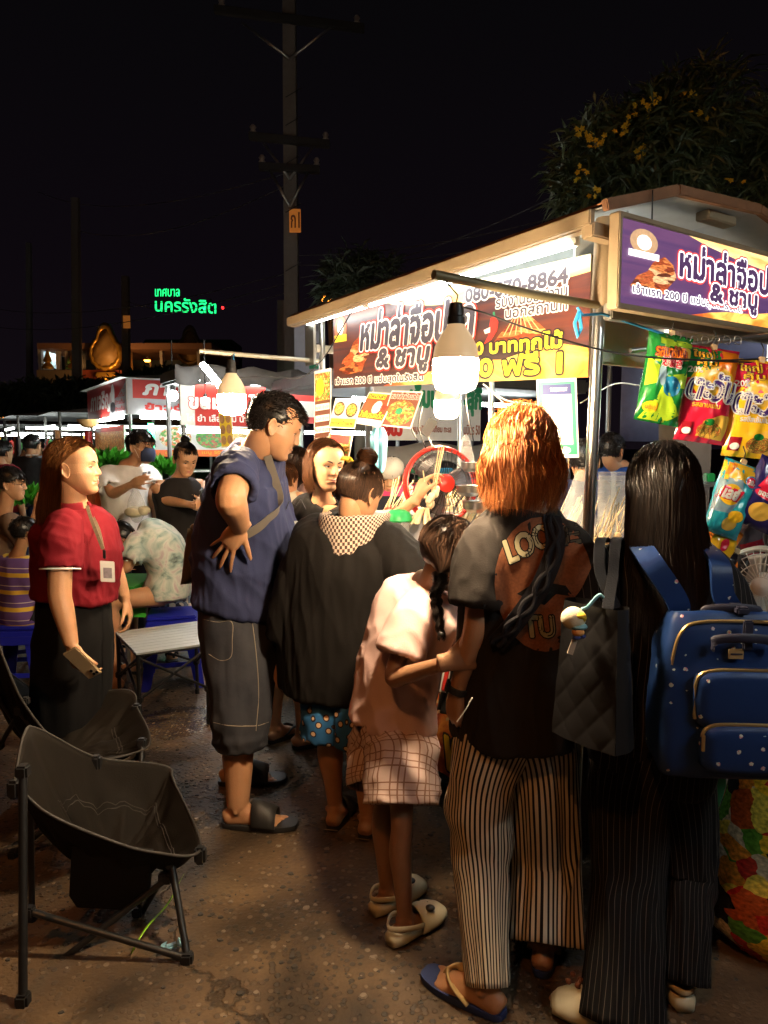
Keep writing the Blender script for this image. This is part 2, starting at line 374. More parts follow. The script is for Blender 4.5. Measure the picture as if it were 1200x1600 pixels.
# ================================================================ people
SKIN = {}
def skin(name, col, lip): 
    m = mat(name, col, rough=.44, var=.20, vs=22, bump=.20, bs=230, spec=.45, tint=lip)
    N, L, b = nodes(m); b.inputs['Subsurface Weight'].default_value = .12; b.inputs['Subsurface Radius'].default_value = (.012, .005, .003); b.inputs['Subsurface Scale'].default_value = 1.0
    return m
Zu = V(0, 0, 1)
def Fdir(deg):  # 0 = away from the camera (+Y), 90 = to the right (+X)
    a = math.radians(deg); return V(math.sin(a), math.cos(a), 0)
class HF:  # head frame
    def __init__(s, c, yaw, pitch=0, roll=0, k=1.0):
        s.c = np.asarray(c, float); Y = Fdir(yaw); X = np.cross(Y, Zu)
        Y = rot(Y, X, math.radians(-pitch)); Z = np.cross(X, Y)          # pitch > 0 looks down
        X = rot(X, Y, math.radians(roll)); Z = rot(Z, Y, math.radians(roll)); s.X, s.Y, s.Z, s.k = X, Y, Z, k
    def p(s, x, y, z): return s.c + (s.X * x + s.Y * y + s.Z * z) * s.k
    def loc(s, v): q = (np.asarray(v) - s.c) / s.k; return np.stack([q @ s.X, q @ s.Y, q @ s.Z], -1)
HT = np.array([(-.113, .052, .034, .010), (-.108, .070, .012, .023), (-.096, .080, -.012, .036), (-.078, .0815, -.036, .047), (-.055, .083, -.058, .0575), (-.028, .084, -.078, .0655), (.0, .0845, -.095, .0705),
  (.026, .088, -.104, .0740), (.052, .0855, -.107, .0755), (.076, .074, -.101, .0700), (.096, .053, -.085, .0570), (.110, .024, -.058, .0370), (.1165, -.006, -.030, .0140)])
def head_surface(fat, n=112, m=110):
    zz = np.interp(np.linspace(0, 1, m), [0, .06, .72, 1], [-.113, -.106, .03, .1165]); T = catmull(np.c_[np.arange(len(HT)), HT[:, 1:]], 8); zs = catmull(np.c_[np.arange(len(HT)), HT[:, 0], HT[:, 0]], 8)[:, 1]
    yf, yb, w = (np.interp(zz, zs, T[:, i]) for i in (1, 2, 3)); jaw = np.interp(zz, [-.11, -.075, -.02, .02], [fat, fat * 1.03, fat, 1]); w = w * jaw
    u = np.linspace(0, 1, n, endpoint=False); an = 2 * math.pi * u; an = an - .35 * np.sin(an)          # 0 = front, denser there
    P = np.zeros((m, n, 3)); s, c = np.sin(an), np.cos(an); ex = 2 / 2.25
    sx = np.sign(s) * np.abs(s) ** ex; cx = np.sign(c) * np.abs(c) ** ex
    for i in range(m):
        mid = (yf[i] + yb[i]) / 2; mid = max(min(mid + .012, yf[i] - .004), yb[i] + .004); P[i, :, 0] = w[i] * sx; P[i, :, 1] = mid + np.where(c > 0, (yf[i] - mid) * cx, (mid - yb[i]) * cx); P[i, :, 2] = zz[i]
    x, z = P[..., 0], P[..., 2]; fr = np.clip(c * 2.2, 0, 1)[None, :]
    G = lambda a, b, sa, sb: np.exp(-((x - a) / sa) ** 2 - ((z - b) / sb) ** 2)
    nh = np.interp(z, [-.046, -.036, -.029, -.020, .0, .018, .030], [0, .004, .0185, .0205, .0115, .0045, 0]); nw = np.interp(z, [-.03, .02], [.0098, .0066])
    d = nh * np.exp(-(x / nw) ** 2) + .0055 * G(0, -.058, .026, .018) + .0034 * G(0, -.0530, .0165, .0038) + .0046 * G(0, -.0640, .0150, .0046) - .0042 * G(0, -.0583, .0215, .0019) - .0030 * G(0, -.0755, .016, .005) + .0062 * G(0, -.094, .017, .013)
    for sg in (-1, 1):
        d += .0072 * G(sg * .0135, -.0270, .0052, .0062) - .0092 * G(sg * .030, .0045, .0155, .0100) + .0026 * G(sg * .030, .0270, .020, .0070) + .0045 * G(sg * .041, -.024, .020, .018) - .0022 * G(sg * .019, -.040, .006, .014) - .0030 * G(sg * .0265, -.0590, .006, .006)
    P[..., 1] += d * fr
    tint = np.clip(1.35 * G(0, -.0535, .0195, .0044) + 1.35 * G(0, -.0640, .0170, .0052) - .30, 0, 1) * fr
    return P, tint
def head_mesh(hf, vox=.0035, neck=None, fat=1.0, ears=True, nr=.055):
    P, t = head_surface(fat, *((112, 110) if vox < .004 else (64, 60))); m, n = P.shape[:2]; k = hf.k; W_ = hf.c + (P.reshape(-1, 3) @ np.array([hf.X, hf.Y, hf.Z])) * k
    mb = MB(); mb.ring_loft(list(W_.reshape(m, n, 3))); tint = list(t.ravel())
    # eyelids
    hf.eye = {}
    for sg in (-1, 1):
        j = np.argmin((P[..., 0] - sg * .030) ** 2 + (P[..., 2] - .0045) ** 2 + (P[..., 1] < 0)); y = P.reshape(-1, 3)[j, 1]; ec = (sg * .030, y - .0078, .0040); hf.eye[sg] = ec
        for lo, hi in ((.20, 1.2), (-1.2, -.34)):
            G = [[hf.p(ec[0] + .0158 * math.cos(el) * math.sin(az), ec[1] + .0133 * math.cos(el) * math.cos(az), ec[2] + (.0125 * math.sin(el) - .0035 * (az / 1.3) ** 2 * (1 if lo > 0 else -.6)) - .0022 * az * -sg * -1 * 0) for az in np.linspace(-1.45, 1.45, 15)] for el in np.linspace(lo, hi, 7)]
            b0 = mb.n; grid_surface(mb, np.array(G)); tint += [0] * (mb.n - b0)
    if ears:
        for sg in (-1, 1):
            G = []
            for i, rr in enumerate((0, .35, .62, .82, 1.0, 1.04, .95)):
                row = []
                for a in np.linspace(0, 2 * math.pi, 20, endpoint=False):
                    lob = 1 - .18 * max(0, -math.sin(a)); ex_ = rr * .0165 * math.cos(a) * lob; ez = rr * .031 * math.sin(a)
                    dep = (.002, .001, .004, .010, .0135, .0115, .004)[i] * (.55 - .45 * math.cos(a)) + (.004 if i < 3 else .003)
                    row.append(hf.p(sg * (.0705 * (.5 + .5 * fat) + dep), -.012 + ex_ - ez * .18, -.006 + ez))
                G.append(row)
            b0 = mb.n; grid_surface(mb, np.array(G), closed_u=True); tint += [0] * (mb.n - b0)
    if neck is not None:
        b0 = mb.n
        mb.loft([hf.p(0, -.022, .0), hf.p(0, -.020, -.055), lerp(hf.p(0, -.022, -.085), neck, .45), neck], [(nr * .95 * k, .052 * k), (nr * .96 * k, nr * k), (nr * .95 * k, nr * .98 * k), (nr * 1.4 * k, nr * 1.2 * k)], hf.X, n=24, sub=5)
        tint += [0] * (mb.n - b0)
    v, f = mb.data(); return v, f, np.array(tint)
def hand(mb, w, d, n, t, s=1.0, curl=(.25, .25, .25, .3), spread=.12, thumb=(.6, .3), wr=(.030, .021)):
    """w wrist, d towards the fingers, n out of the palm, t towards the thumb side"""
    d = unit(d); n = unit(n - d * np.dot(n, d)); t = unit(t - d * np.dot(t, d) - n * np.dot(t, n)); w = np.asarray(w, float)
    mb.loft([w - d * .03 * s, w, w + d * .03 * s, w + d * .065 * s, w + d * .092 * s], [(wr[0] * s, wr[1] * s), (wr[0] * .95 * s, wr[1] * .92 * s), (.037 * s, .019 * s), (.041 * s, .0165 * s), (.037 * s, .011 * s)], t, n=14, sub=3, ex=2.6)
    mb.ball(w + d * .035 * s + t * .026 * s + n * .009 * s, (.017 * s, .030 * s, .014 * s), t, d, n, 12, 8)
    Ls = [(.044, .027, .021), (.048, .030, .022), (.045, .028, .021), (.035, .021, .018)]
    for i, (L, c) in enumerate(zip(Ls, curl)):
        u = (.029, .010, -.010, -.028)[i]; st = w + d * ((.086, .091, .088, .080)[i]) * s + t * u * s; a = (1.5 - i) * spread
        dd = unit(d * math.cos(a) + t * math.sin(a)); P = [st - dd * .02 * s, st]; ang = 0
        for j, l in enumerate(L):
            ang += c * (1, 1.15, .8)[j]; P.append(P[-1] + (dd * math.cos(ang) + n * math.sin(ang)) * l * s)
        r0 = (.0088, .0092, .0088, .0076)[i] * s; mb.loft(P, [r0, r0, r0 * .94, r0 * .86, r0 * .62], t, n=10, sub=3)
        mb.ball(P[-1], r0 * .66, n=8, m=6)
    a, c = thumb; st = w + d * .022 * s + t * .024 * s + n * .006 * s; dd = unit(d * math.cos(a) + t * math.sin(a) + n * .25); P = [st, st + dd * .040 * s]
    d2 = unit(dd * math.cos(c) + (n * .7 + d * .5 - t * .3) * math.sin(c)); P.append(P[-1] + d2 * .032 * s); d3 = unit(d2 * math.cos(c * .6) + n * math.sin(c * .6)); P.append(P[-1] + d3 * .025 * s)
    mb.loft(P, [.0125 * s, .0108 * s, .0098 * s, .007 * s], n, n=10, sub=3); mb.ball(P[-1], .0072 * s, n=8, m=6)
    return P
def foot(mb, ankle, d, s=1.0, floor=0.0, toes=True):
    d = unit(V(d[0], d[1], 0)); r = np.cross(d, Zu); a = V(ankle[0], ankle[1], floor); 
    mb.loft([a - d * .052 * s + Zu * .030 * s, a - d * .035 * s + Zu * .036 * s, a + d * .02 * s + Zu * .040 * s, a + d * .075 * s + Zu * .034 * s, a + d * .125 * s + Zu * .023 * s, a + d * .155 * s + Zu * .016 * s],
            [(.018 * s, .022 * s), (.032 * s, .034 * s), (.034 * s, .038 * s), (.039 * s, .031 * s), (.046 * s, .021 * s), (.041 * s, .013 * s)], r, n=16, sub=3)
    mb.loft([a + Zu * .10 * s - d * .004, a + Zu * .06 * s + d * .012 * s, a + Zu * .040 * s + d * .055 * s], [(.030 * s, .036 * s), (.034 * s, .046 * s), (.035 * s, .032 * s)], r, n=14, sub=3)
    for sg in (-1, 1): mb.ball(a + Zu * .072 * s + r * sg * .033 * s, .013 * s, n=10, m=8)
    if toes:
        for sd in (1,):
            for i in range(5):
                u = (-.034, -.013, .004, .019, .033)[i]; L = (.046, .042, .037, .031, .024)[i]; rr = (.0125, .009, .0086, .0082, .008)[i]
                st = a + d * (.148 - .004 * i * i * .6) * s + r * u * s * TOE; mb.loft([st - d * .02 * s + Zu * .014 * s, st + d * L * .5 * s + Zu * .016 * s, st + d * L * s + Zu * .009 * s], [rr * s, rr * s, rr * .8 * s], r, n=8, sub=2); mb.ball(st + d * L * s + Zu * .009 * s, rr * .8 * s, n=8, m=6)
TOE = 1
class Person:
    TS = [(-.14, .080, .060), (0., .104, .078), (.25, .090, .068), (.55, .100, .076), (.78, .113, .068), (.90, .088, .055), (1.0, .045, .045)]
    def __init__(s, label, base, yaw, H, skinm, w=1., d=1., group=None, vox=1.0):
        s.H, s.F, s.w, s.d = H, Fdir(yaw), w, d; s.R = np.cross(s.F, Zu); s.base = V(base[0], base[1], 0.); s.skin = skinm; s.vox = vox; s.yaw = yaw
        s.root = thing('person', label, 'person', s.base, group); s.j = {}; s.pieces = []; s.lip = []
        up = lambda h: s.base + Zu * (h * H)
        s.spine = [up(.46), up(.52), up(.62), up(.715), up(.828)]
        for sg, n in ((1, 'R'), (-1, 'L')):
            r = s.R * sg; J = s.j
            J['hip' + n] = up(.50) + r * .053 * H * w; J['kn' + n] = up(.275) + r * .056 * H * w + s.F * .01; J['an' + n] = up(.045) + r * .056 * H * w - s.F * .015
            J['sh' + n] = up(.792) + r * .106 * H * w; J['el' + n] = up(.635) + r * .135 * H * w - s.F * .02; J['wr' + n] = up(.487) + r * .135 * H * w + s.F * .03
            J['toe' + n] = s.F + r * .2
    def S(s, h):  # point on the spine, h 0 hip .. 1 neck
        P = catmull(s.spine, 12); hs = np.interp(h, [-.14, 0, .32, .62, 1.], [0, 12, 24, 36, 48]); i = int(min(max(hs, 0), 47)); return lerp(P[i], P[i + 1], hs - i)
    def sec(s, h, infl=0, tab=None):
        T = tab or s.TS; hs = [t[0] for t in T]; return (np.interp(h, hs, [t[1] for t in T]) * s.H * s.w + infl, np.interp(h, hs, [t[2] for t in T]) * s.H * s.d + infl)
    def arm(s, n, hand_kw=None, r=(1, 1, 1, 1), mb=None):
        J = s.j; H = s.H; k = H / 1.65; mb = mb or MB(); a, b, c = J['sh' + n], J['el' + n], J['wr' + n]
        R = [.050 * k * r[0], .044 * k * r[0], .040 * k * r[1], .038 * k * r[2], .036 * k * r[2], .024 * k * r[3]]
        mb.loft([a, lerp(a, b, .45), lerp(a, b, .85), lerp(b, c, .06), lerp(b, c, .35), c], R, s.R if abs(np.dot(unit(c - a), s.R)) < .8 else s.F, n=16, sub=4)
        kw = dict(d=unit(c - b), n=-s.R * (1 if n == 'R' else -1), t=s.F, s=k * .98); kw.update(hand_kw or {}); s.thumb = hand(mb, c, **kw)
        v, f = remesh(mb, .0044 * s.vox, 9 if s.vox < 1.5 else 2); s.pieces.append((v, f)); return v, f
    def leg(s, n, r=(1, 1, 1), foot_k=1.0, floor=0.0, toes=True, footless=False):
        J = s.j; k = s.H / 1.65; mb = MB(); a, b, c = J['hip' + n], J['kn' + n], J['an' + n]; back = -unit(J['toe' + n] * V(1, 1, 0))
        mb.loft([a, lerp(a, b, .5), lerp(a, b, .9), lerp(b, c, .08), lerp(b, c, .3) + back * .012 * k, lerp(b, c, .65) + back * .004, c], [.082 * k * r[0], .070 * k * r[0], .054 * k * r[1], .051 * k * r[1], .054 * k * r[1], .039 * k * r[2], .031 * k * r[2]], s.R, n=18, sub=4)
        global TOE; TOE = 1 if n == 'R' else -1
        if not footless: foot(mb, c, J['toe' + n], k * foot_k, floor, toes)
        v, f = remesh(mb, .0058 * s.vox, 2); s.pieces.append((v, f)); return v, f
    def trunk(s, infl=-.03):
        mb = MB(); hs = (-.1, 0, .25, .55, .78, .9, 1.); mb.loft([s.S(h) for h in hs], [s.sec(h, infl) for h in hs], s.R, n=24, sub=3)
        for n in 'LR': mb.loft([s.j['sh' + n] * .35 + s.S(.86) * .65, s.j['sh' + n]], [.05, .047], s.F, n=12)
        s.pieces.append(remesh(mb, .014, 2))
    def head(s, hf, fat=1., vox=.0034, nr=.055, neck=None, eyes=True, brow=None, gaze=(0, 0), ears=True):
        s.hf = hf; v, f, t = head_mesh(hf, vox, neck if neck is not None else s.S(.97), fat, ears, nr); s.pieces.append((v, f)); s.lip.append((len(s.pieces) - 1, t))
        if eyes:
            k = hf.k
            for sg in (-1, 1):
                ec = hf.eye[sg]; c = hf.p(*ec); g0, g1 = gaze
                mb = MB(); mb.m = 0; mb.ball(c, np.array((.0148, .0123, .0112)) * k, hf.X, hf.Y, hf.Z, 16, 12)
                mb.m = 1; dv = unit(V(g0, 1, g1)); mb.ball(hf.p(*(np.array(ec) + dv * .0098)), np.array((.0066, .0036, .0064)) * k, hf.X, hf.Y, hf.Z, 12, 8)
                mb.m = 2; mb.loft([hf.p(ec[0] + .0164 * math.sin(az), ec[1] + .0142 * math.cos(az) + .0006, ec[2] + .0026 + .0016 * (1 - abs(az)) - .0035 * (az / 1.3) ** 2) for az in (-1.2, -.6, 0, .6, 1.2)], [.0010 * k, .0020 * k, .0022 * k, .0021 * k, .0012 * k], hf.X, n=6, sub=3)
                obj('eye', mb, [mat('eye_white', (.62, .58, .54), .25), mat('eye_iris', (.018, .010, .007), .12), mat('lash', (.012, .009, .008), .6)], s.root)
                if brow is not None:
                    mb = MB(); mb.loft([hf.p(sg * .013, .0868, .0225), hf.p(sg * .025, .0865, .0272), hf.p(sg * .038, .0790, .0278), hf.p(sg * .050, .0660, .0225)], [(.0022 * k, .0030 * k), (.0022 * k, .0038 * k), (.0022 * k, .0032 * k), (.001 * k, .0014 * k)], hf.Y, n=8, sub=4); obj('eyebrow', mb, brow, s.root)
    def finish(s):
        vs = []; fs = []; tint = []; b = 0; lt = dict(s.lip)
        for i, (v, f) in enumerate(s.pieces):
            vs.append(v); fs += [[q + b for q in p] for p in f]; b += len(v); tint.append(lt.get(i, np.zeros(len(v))))
        s.body = obj('body', (np.concatenate(vs), fs), s.skin, s.root, tint=np.concatenate(tint)); return s.body
    # ---------------------------------------------------------- clothes
    def shirt(s, m, h0=-.05, infl=.014, sleeve=(.62, .62), sr=(.062, .072), tab=None, flare=0., vox=.0075, fold=None, name='shirt', neck=1.0, extra=None, collar=.052, hs=None, sub=None, belly=None):
        mb = MB(); k = s.H / 1.65
        hs = hs or [h0, lerp(h0, .25, .5), .25, .52, .76, .86, .93, neck]
        C = []; Rr = []
        for h in hs:
            h = float(h); a, b = s.sec(h, infl, tab); fl = flare * max(0, (.5 - h)); a, b = a + fl, b + fl; c = s.S(h)
            if belly: g = belly[0] * math.exp(-((h - belly[1]) / belly[2]) ** 2); c = c + s.F * g * .75; b += g * .6; a += g * .15
            if h > .9: a, b = max(a * (.98), collar * k), max(b, collar * k * .95)
            C.append(c); Rr.append((a, b))
        mb.loft(C, Rr, s.R, n=36, sub=4, ex=2.25, ends=(.05, .02))
        for n, fr in zip('LR', sleeve):
            if fr <= 0: continue
            a, b, c = s.j['sh' + n], s.j['el' + n], s.j['wr' + n]; inn = lerp(s.S(.80), a, .45)
            if fr <= 1: e = lerp(a, b, fr); P = [inn, lerp(inn, a, .75), lerp(a, e, .35), lerp(a, e, .7), e]
            else: e = lerp(b, c, fr - 1); P = [inn, lerp(inn, a, .75), lerp(a, b, .5), lerp(b, a, .08), lerp(b, e, .5), e]
            m0 = len(P); R = [sr[0] * k * .74, sr[0] * k * .84] + [float(np.interp(i, [2, m0 - 1], sr)) * k for i in range(2, m0)]
            mb.loft(P, R, s.F if abs(np.dot(unit(e - a), s.F)) < .85 else s.R, n=24, sub=4, ends=(0, .04))
        if extra: extra(mb)
        vf = remesh(mb, vox * s.vox, 2)
        dn = unit(s.S(.1) - s.S(.9)); vf = folds(vf, fold if fold else [(.006, 9, 2.2, dn + s.R * .3, None), (.0035, 22, 5, dn + s.F * .5, None)])
        s.shirt_vf = vf; return obj(name, vf, m, s.root)
    def tube_cloth(s, m, P, R, X=None, n=64, sub=8, fold=.004, fl=(5, 3), solid=.004, name='trousers', ex=2.1, seed=0, rip=None, crease=()):
        """a structured sleeve of cloth with UVs (u around, v along)"""
        P2 = catmull(P, sub); R2 = catmull(np.array([(*((r, r) if np.isscalar(r) else r), 0) for r in R]), sub); X = s.R if X is None else X
        T = np.gradient(P2, axis=0); an = np.arange(n + 1) * 2 * math.pi / n - math.pi / 2; G = np.zeros((len(P2), n + 1, 3)); m1 = len(P2) - 1
        ca, sa = np.cos(an), np.sin(an); ca = np.sign(ca) * np.abs(ca) ** (2 / ex); sa = np.sign(sa) * np.abs(sa) ** (2 / ex)
        for i in range(len(P2)):
            t = unit(T[i]); x = unit(X - t * np.dot(X, t)); y = np.cross(t, x)
            for j in range(n + 1):
                dr = x * ca[j] + y * sa[j]; q = i / m1
                w = nz((math.cos(an[j]) * fl[0] * .4 + seed, math.sin(an[j]) * fl[0] * .4, q * fl[1] + seed)); w = (1 - 2 * abs(w) ** .8) * fold
                w += fold * .5 * nz((math.cos(an[j]) * fl[0] * 1.3 + seed, math.sin(an[j]) * fl[0] * 1.3, q * fl[1] * 2.5))
                for (qc, qa, wd, am, sl) in crease: w += am * math.exp(-((q - qc - sl * math.sin(an[j] - qa)) / wd) ** 2) * (.6 + .4 * math.cos(an[j] - qa))
                if rip: w += rip[0] * math.sin(an[j] * rip[1] + 1.3 * nz((q * 2, seed, 0))) * q
                G[i, j] = P2[i] + x * ca[j] * (R2[i][0] + w) + y * sa[j] * (R2[i][1] + w)
        mb = MB(); grid_surface(mb, G); o = obj(name, mb, m, s.root, solid=solid); return G
# ---------------------------------------------------------------- hair
def strands(name, paths, w, m, parent, tints=None, n=2):
    vs = []; fs = []; tt = []; b = 0
    for i, P in enumerate(paths):
        P = np.asarray(P); L = len(P); T = np.gradient(P, axis=0); T /= (np.linalg.norm(T, axis=1)[:, None] + 1e-9)
        A = np.cross(T, V(.31, .52, .79)); A /= (np.linalg.norm(A, axis=1)[:, None] + 1e-9); B = np.cross(T, A)
        t = np.linspace(0, 1, L); ww = (w if np.isscalar(w) else w[i]) * np.minimum(1, np.minimum(t * 8 + .35, (1 - t) * 3.0 + .08))
        for a in range(n):
            an = 2 * math.pi * a / n; vs.append(P + (A * math.cos(an) + B * math.sin(an)) * ww[:, None] * .5)
        for a in range(n if n > 2 else 1):
            c = (a + 1) % n
            for k in range(L - 1): fs.append((b + a * L + k, b + c * L + k, b + c * L + k + 1, b + a * L + k + 1))
        tt += [float(tints[i]) if tints is not None else random.random()] * (L * n); b += L * n
    o = obj(name, (np.concatenate(vs), fs), m, parent, tint=tt, kind='stuff'); return o
def hair_mat(name, col, light, rough=.38):
    m = mat(name, col, rough, var=.25, vs=30, tint=light, spec=.38); return m
def long_hair(p, m, n=1500, amax=118, L=.32, part=(-.02, .06), w=.0042, flare=None, wave=.008, lift=.016, el=-4, seg=12, seed=1, down=(0, 0, -1), sheet=True, name='hair', rad=(.084, .108, .101), Lvar=.12, px=0., messy=.003, gather=None):
    hf = p.hf; r = random.Random(seed); dn = unit(V(*down)); R3 = np.array(rad); lo, hi = (-amax, amax) if np.isscalar(amax) else amax
    def path(a, yp, sx, dl, LL, wv, ph, jit):
        sgn = 1 if a > 0 else -1; ds = unit(V(px + sgn * sx, yp, .1)); ce = math.cos(math.radians(el)); se = math.sin(math.radians(el)); de = V(math.sin(a) * ce, -math.cos(a) * ce, se)
        om = math.acos(np.clip(np.dot(ds, de), -.999, .999)); P = []
        for t in np.linspace(0, 1, 8):
            q = (math.sin((1 - t) * om) * ds + math.sin(t * om) * de) / math.sin(om); P.append(hf.p(*(q * R3 * (1 + dl * (.35 + .65 * t)) + V(0, -.012, .030) + jit * math.sin(t * 5 + ph))))
        out = unit(hf.X * math.sin(a) - hf.Y * math.cos(a)); out = out - dn * np.dot(out, dn); sd = np.cross(out, dn); p0 = P[-1]; v0 = unit(P[-1] - P[-2])
        for t in np.linspace(0, 1, seg)[1:]:
            fl = flare(a, t) if flare else 0.; ww = wv * math.sin(t * 7 + ph) * min(1, t * 3); dr = unit(v0 * max(0, 1 - t * 4) + dn * min(1, t * 4)) if t < .25 else dn
            q = p0 + (dr * .25 + dn * .75) * LL * t + out * (fl + ww) + sd * (ww * .8 + jit[0] * 2)
            if gather is not None: q = lerp(q, gather(t), min(1, t * 1.1) ** .7)
            P.append(q)
        return np.array(P)
    paths = []; tints = []
    for i in range(n):
        a = math.radians(r.uniform(lo, hi)); LL = (L(a) if callable(L) else L) * (1 + r.uniform(-Lvar, Lvar * .4)); jit = V(r.gauss(0, messy), r.gauss(0, messy), r.gauss(0, messy * .7))
        paths.append(path(a, r.uniform(*part), r.uniform(-.004, .035), r.uniform(0, 1) ** 1.5 * lift, LL, wave * r.uniform(.2, 1), r.uniform(0, 2.5) + a * 2, jit)); tints.append(min(1, max(0, r.gauss(.42, .26))))
    strands(name, paths, [w * r.uniform(.5, 1.15) for _ in paths], m, p.root, tints)
    if sheet:
        cols = []
        for a in np.linspace(lo, hi, 41): a = math.radians(a); cols.append(path(a, sum(part) / 2, -.01, -.03, (L(a) if callable(L) else L) * .9, 0, 0, V(0, 0, 0)))
        mb = MB(); grid_surface(mb, np.array(cols).transpose(1, 0, 2)); mb.ball(hf.p(0, -.018, .034), np.array((.079, .098, .094)) * hf.k, hf.X, hf.Y, hf.Z, 24, 14) if el > -30 and hi > 100 else None
        v, f = mb.data(); obj('hair_base', mb, m, p.root, tint=np.full(len(v), .10))
def updo(p, m, bun, n=900, w=.0032, seed=5, low=-.07, rad=(.080, .101, .097), rb=.036, bm=None):
    """hair combed up from the hairline to a knot"""
    hf = p.hf; r = random.Random(seed); R3 = np.array(rad); db = unit((np.array(bun) - V(0, -.012, .030)) / R3); paths = []; tints = []
    for i in range(n):
        a = r.uniform(-math.pi, math.pi); fz = max(0, -math.cos(a)); z = lerp(low, .072, fz ** .8) + (.02 if abs(math.cos(a)) < .45 else 0) + r.uniform(0, .02)
        d = unit(V(math.sin(a) * .9, -math.cos(a), (z - .03) / R3[2])); om = math.acos(np.clip(np.dot(d, db), -.999, .999)); P = []
        for t in np.linspace(0, .93, 10): q = (math.sin((1 - t) * om) * d + math.sin(t * om) * db) / math.sin(om); P.append(hf.p(*(q * R3 * (1 + .025 * r.random() + .02 * t) + V(0, -.012, .030) + V(r.gauss(0, .0012), r.gauss(0, .0012), 0))))
        paths.append(P); tints.append(min(1, max(0, r.gauss(.38, .25))))
    strands('hair', paths, [w * r.uniform(.5, 1.2) for _ in paths], m, p.root, tints); c = hf.p(*bun); ax0 = unit(c - hf.c); paths = []
    for i in range(n // 3):
        ax = unit(ax0 + V(r.gauss(0, .25), r.gauss(0, .25), r.gauss(0, .2))); X = unit(np.cross(ax, V(.3, .9, .1))); Y = np.cross(ax, X); lat = r.uniform(-.9, 1.3); a0 = r.uniform(0, 6.28); paths.append([c + ((X * math.cos(a0 + q) + Y * math.sin(a0 + q)) * math.cos(lat) + ax * math.sin(lat) * .8) * rb * r.uniform(.96, 1.03) for q in np.linspace(0, 2.4, 12)])
    strands('hair_bun', paths, w * 1.15, bm or m, p.root); mb = MB(); mb.ball(c, rb * .95); mb.ball(hf.p(0, -.016, .034), np.array((.078, .097, .092)) * hf.k, hf.X, hf.Y, hf.Z, 24, 14); v, f = mb.data()
    keep = [q for q in f if all(hf.loc(v[i])[2] > -.05 and (hf.loc(v[i])[1] < .045 or hf.loc(v[i])[2] > .06) for i in q)]; obj('hair_base', (v, keep), m, p.root, tint=np.full(len(v), .1))
def cap_hair(p, m, n=900, L=.03, w=.004, front=.075, low=-.035, seed=2, spike=.5, sweep=(0, .2, -.3), rad=(.081, .107, .100), name='hair', side=-.01, tl=.4, fringe=0.):
    """short hair: a close cap and tufts"""
    hf = p.hf; r = random.Random(seed); R3 = np.array(rad)
    def keep(d):  # head coords direction on unit sphere
        q = d * R3 + V(0, -.012, .030)
        if q[1] > .045: return q[2] > front - fringe * abs(q[0]) * 0 
        if q[1] > .0: return q[2] > lerp(low + .045, front, q[1] / .045 * .8)
        if q[1] > -.03: return q[2] > side + .02
        return q[2] > low
    paths = []; tints = []; mb = MB(); nu, nv = 48, 24; ok = set(); vs = []; fs = []
    for i in range(nv + 1):
        th = math.pi * i / nv
        for j in range(nu):
            a = 2 * math.pi * j / nu; d = V(math.sin(th) * math.cos(a), math.sin(th) * math.sin(a), math.cos(th)); vs.append(hf.p(*(d * R3 * .985 + V(0, -.012, .030))))
            if keep(d): ok.add(i * nu + j)
    for i in range(nv):
        for j in range(nu):
            q = (i * nu + j, i * nu + (j + 1) % nu, (i + 1) * nu + (j + 1) % nu, (i + 1) * nu + j)
            if all(x in ok for x in q): fs.append(q)
    mb.add(vs, fs); obj('hair_base', mb, m, p.root, solid=.006, tint=np.full(len(vs), .1))
    c = 0
    while c < n:
        d = unit(V(r.gauss(0, 1), r.gauss(0, 1), r.gauss(0, 1)))
        if not keep(d): continue
        c += 1; q = d * R3 + V(0, -.012, .030); LL = L * r.uniform(.5, 1.2) * (.45 if q[2] < .04 else 1); sw = V(*sweep) + V(r.gauss(0, .25), r.gauss(0, .25), r.gauss(0, .2)); t = unit(d * spike + (sw - d * np.dot(sw, d)))
        P = [q * .985, q + t * LL * .5, q + t * LL + V(0, 0, -LL * (1 - spike) * .6)]
        paths.append(catmull([hf.p(*x) for x in P], 2)); tints.append(min(1, max(0, r.gauss(tl, .25))))
    strands(name, paths, [w * r.uniform(.6, 1.3) for _ in paths], m, p.root, tints)
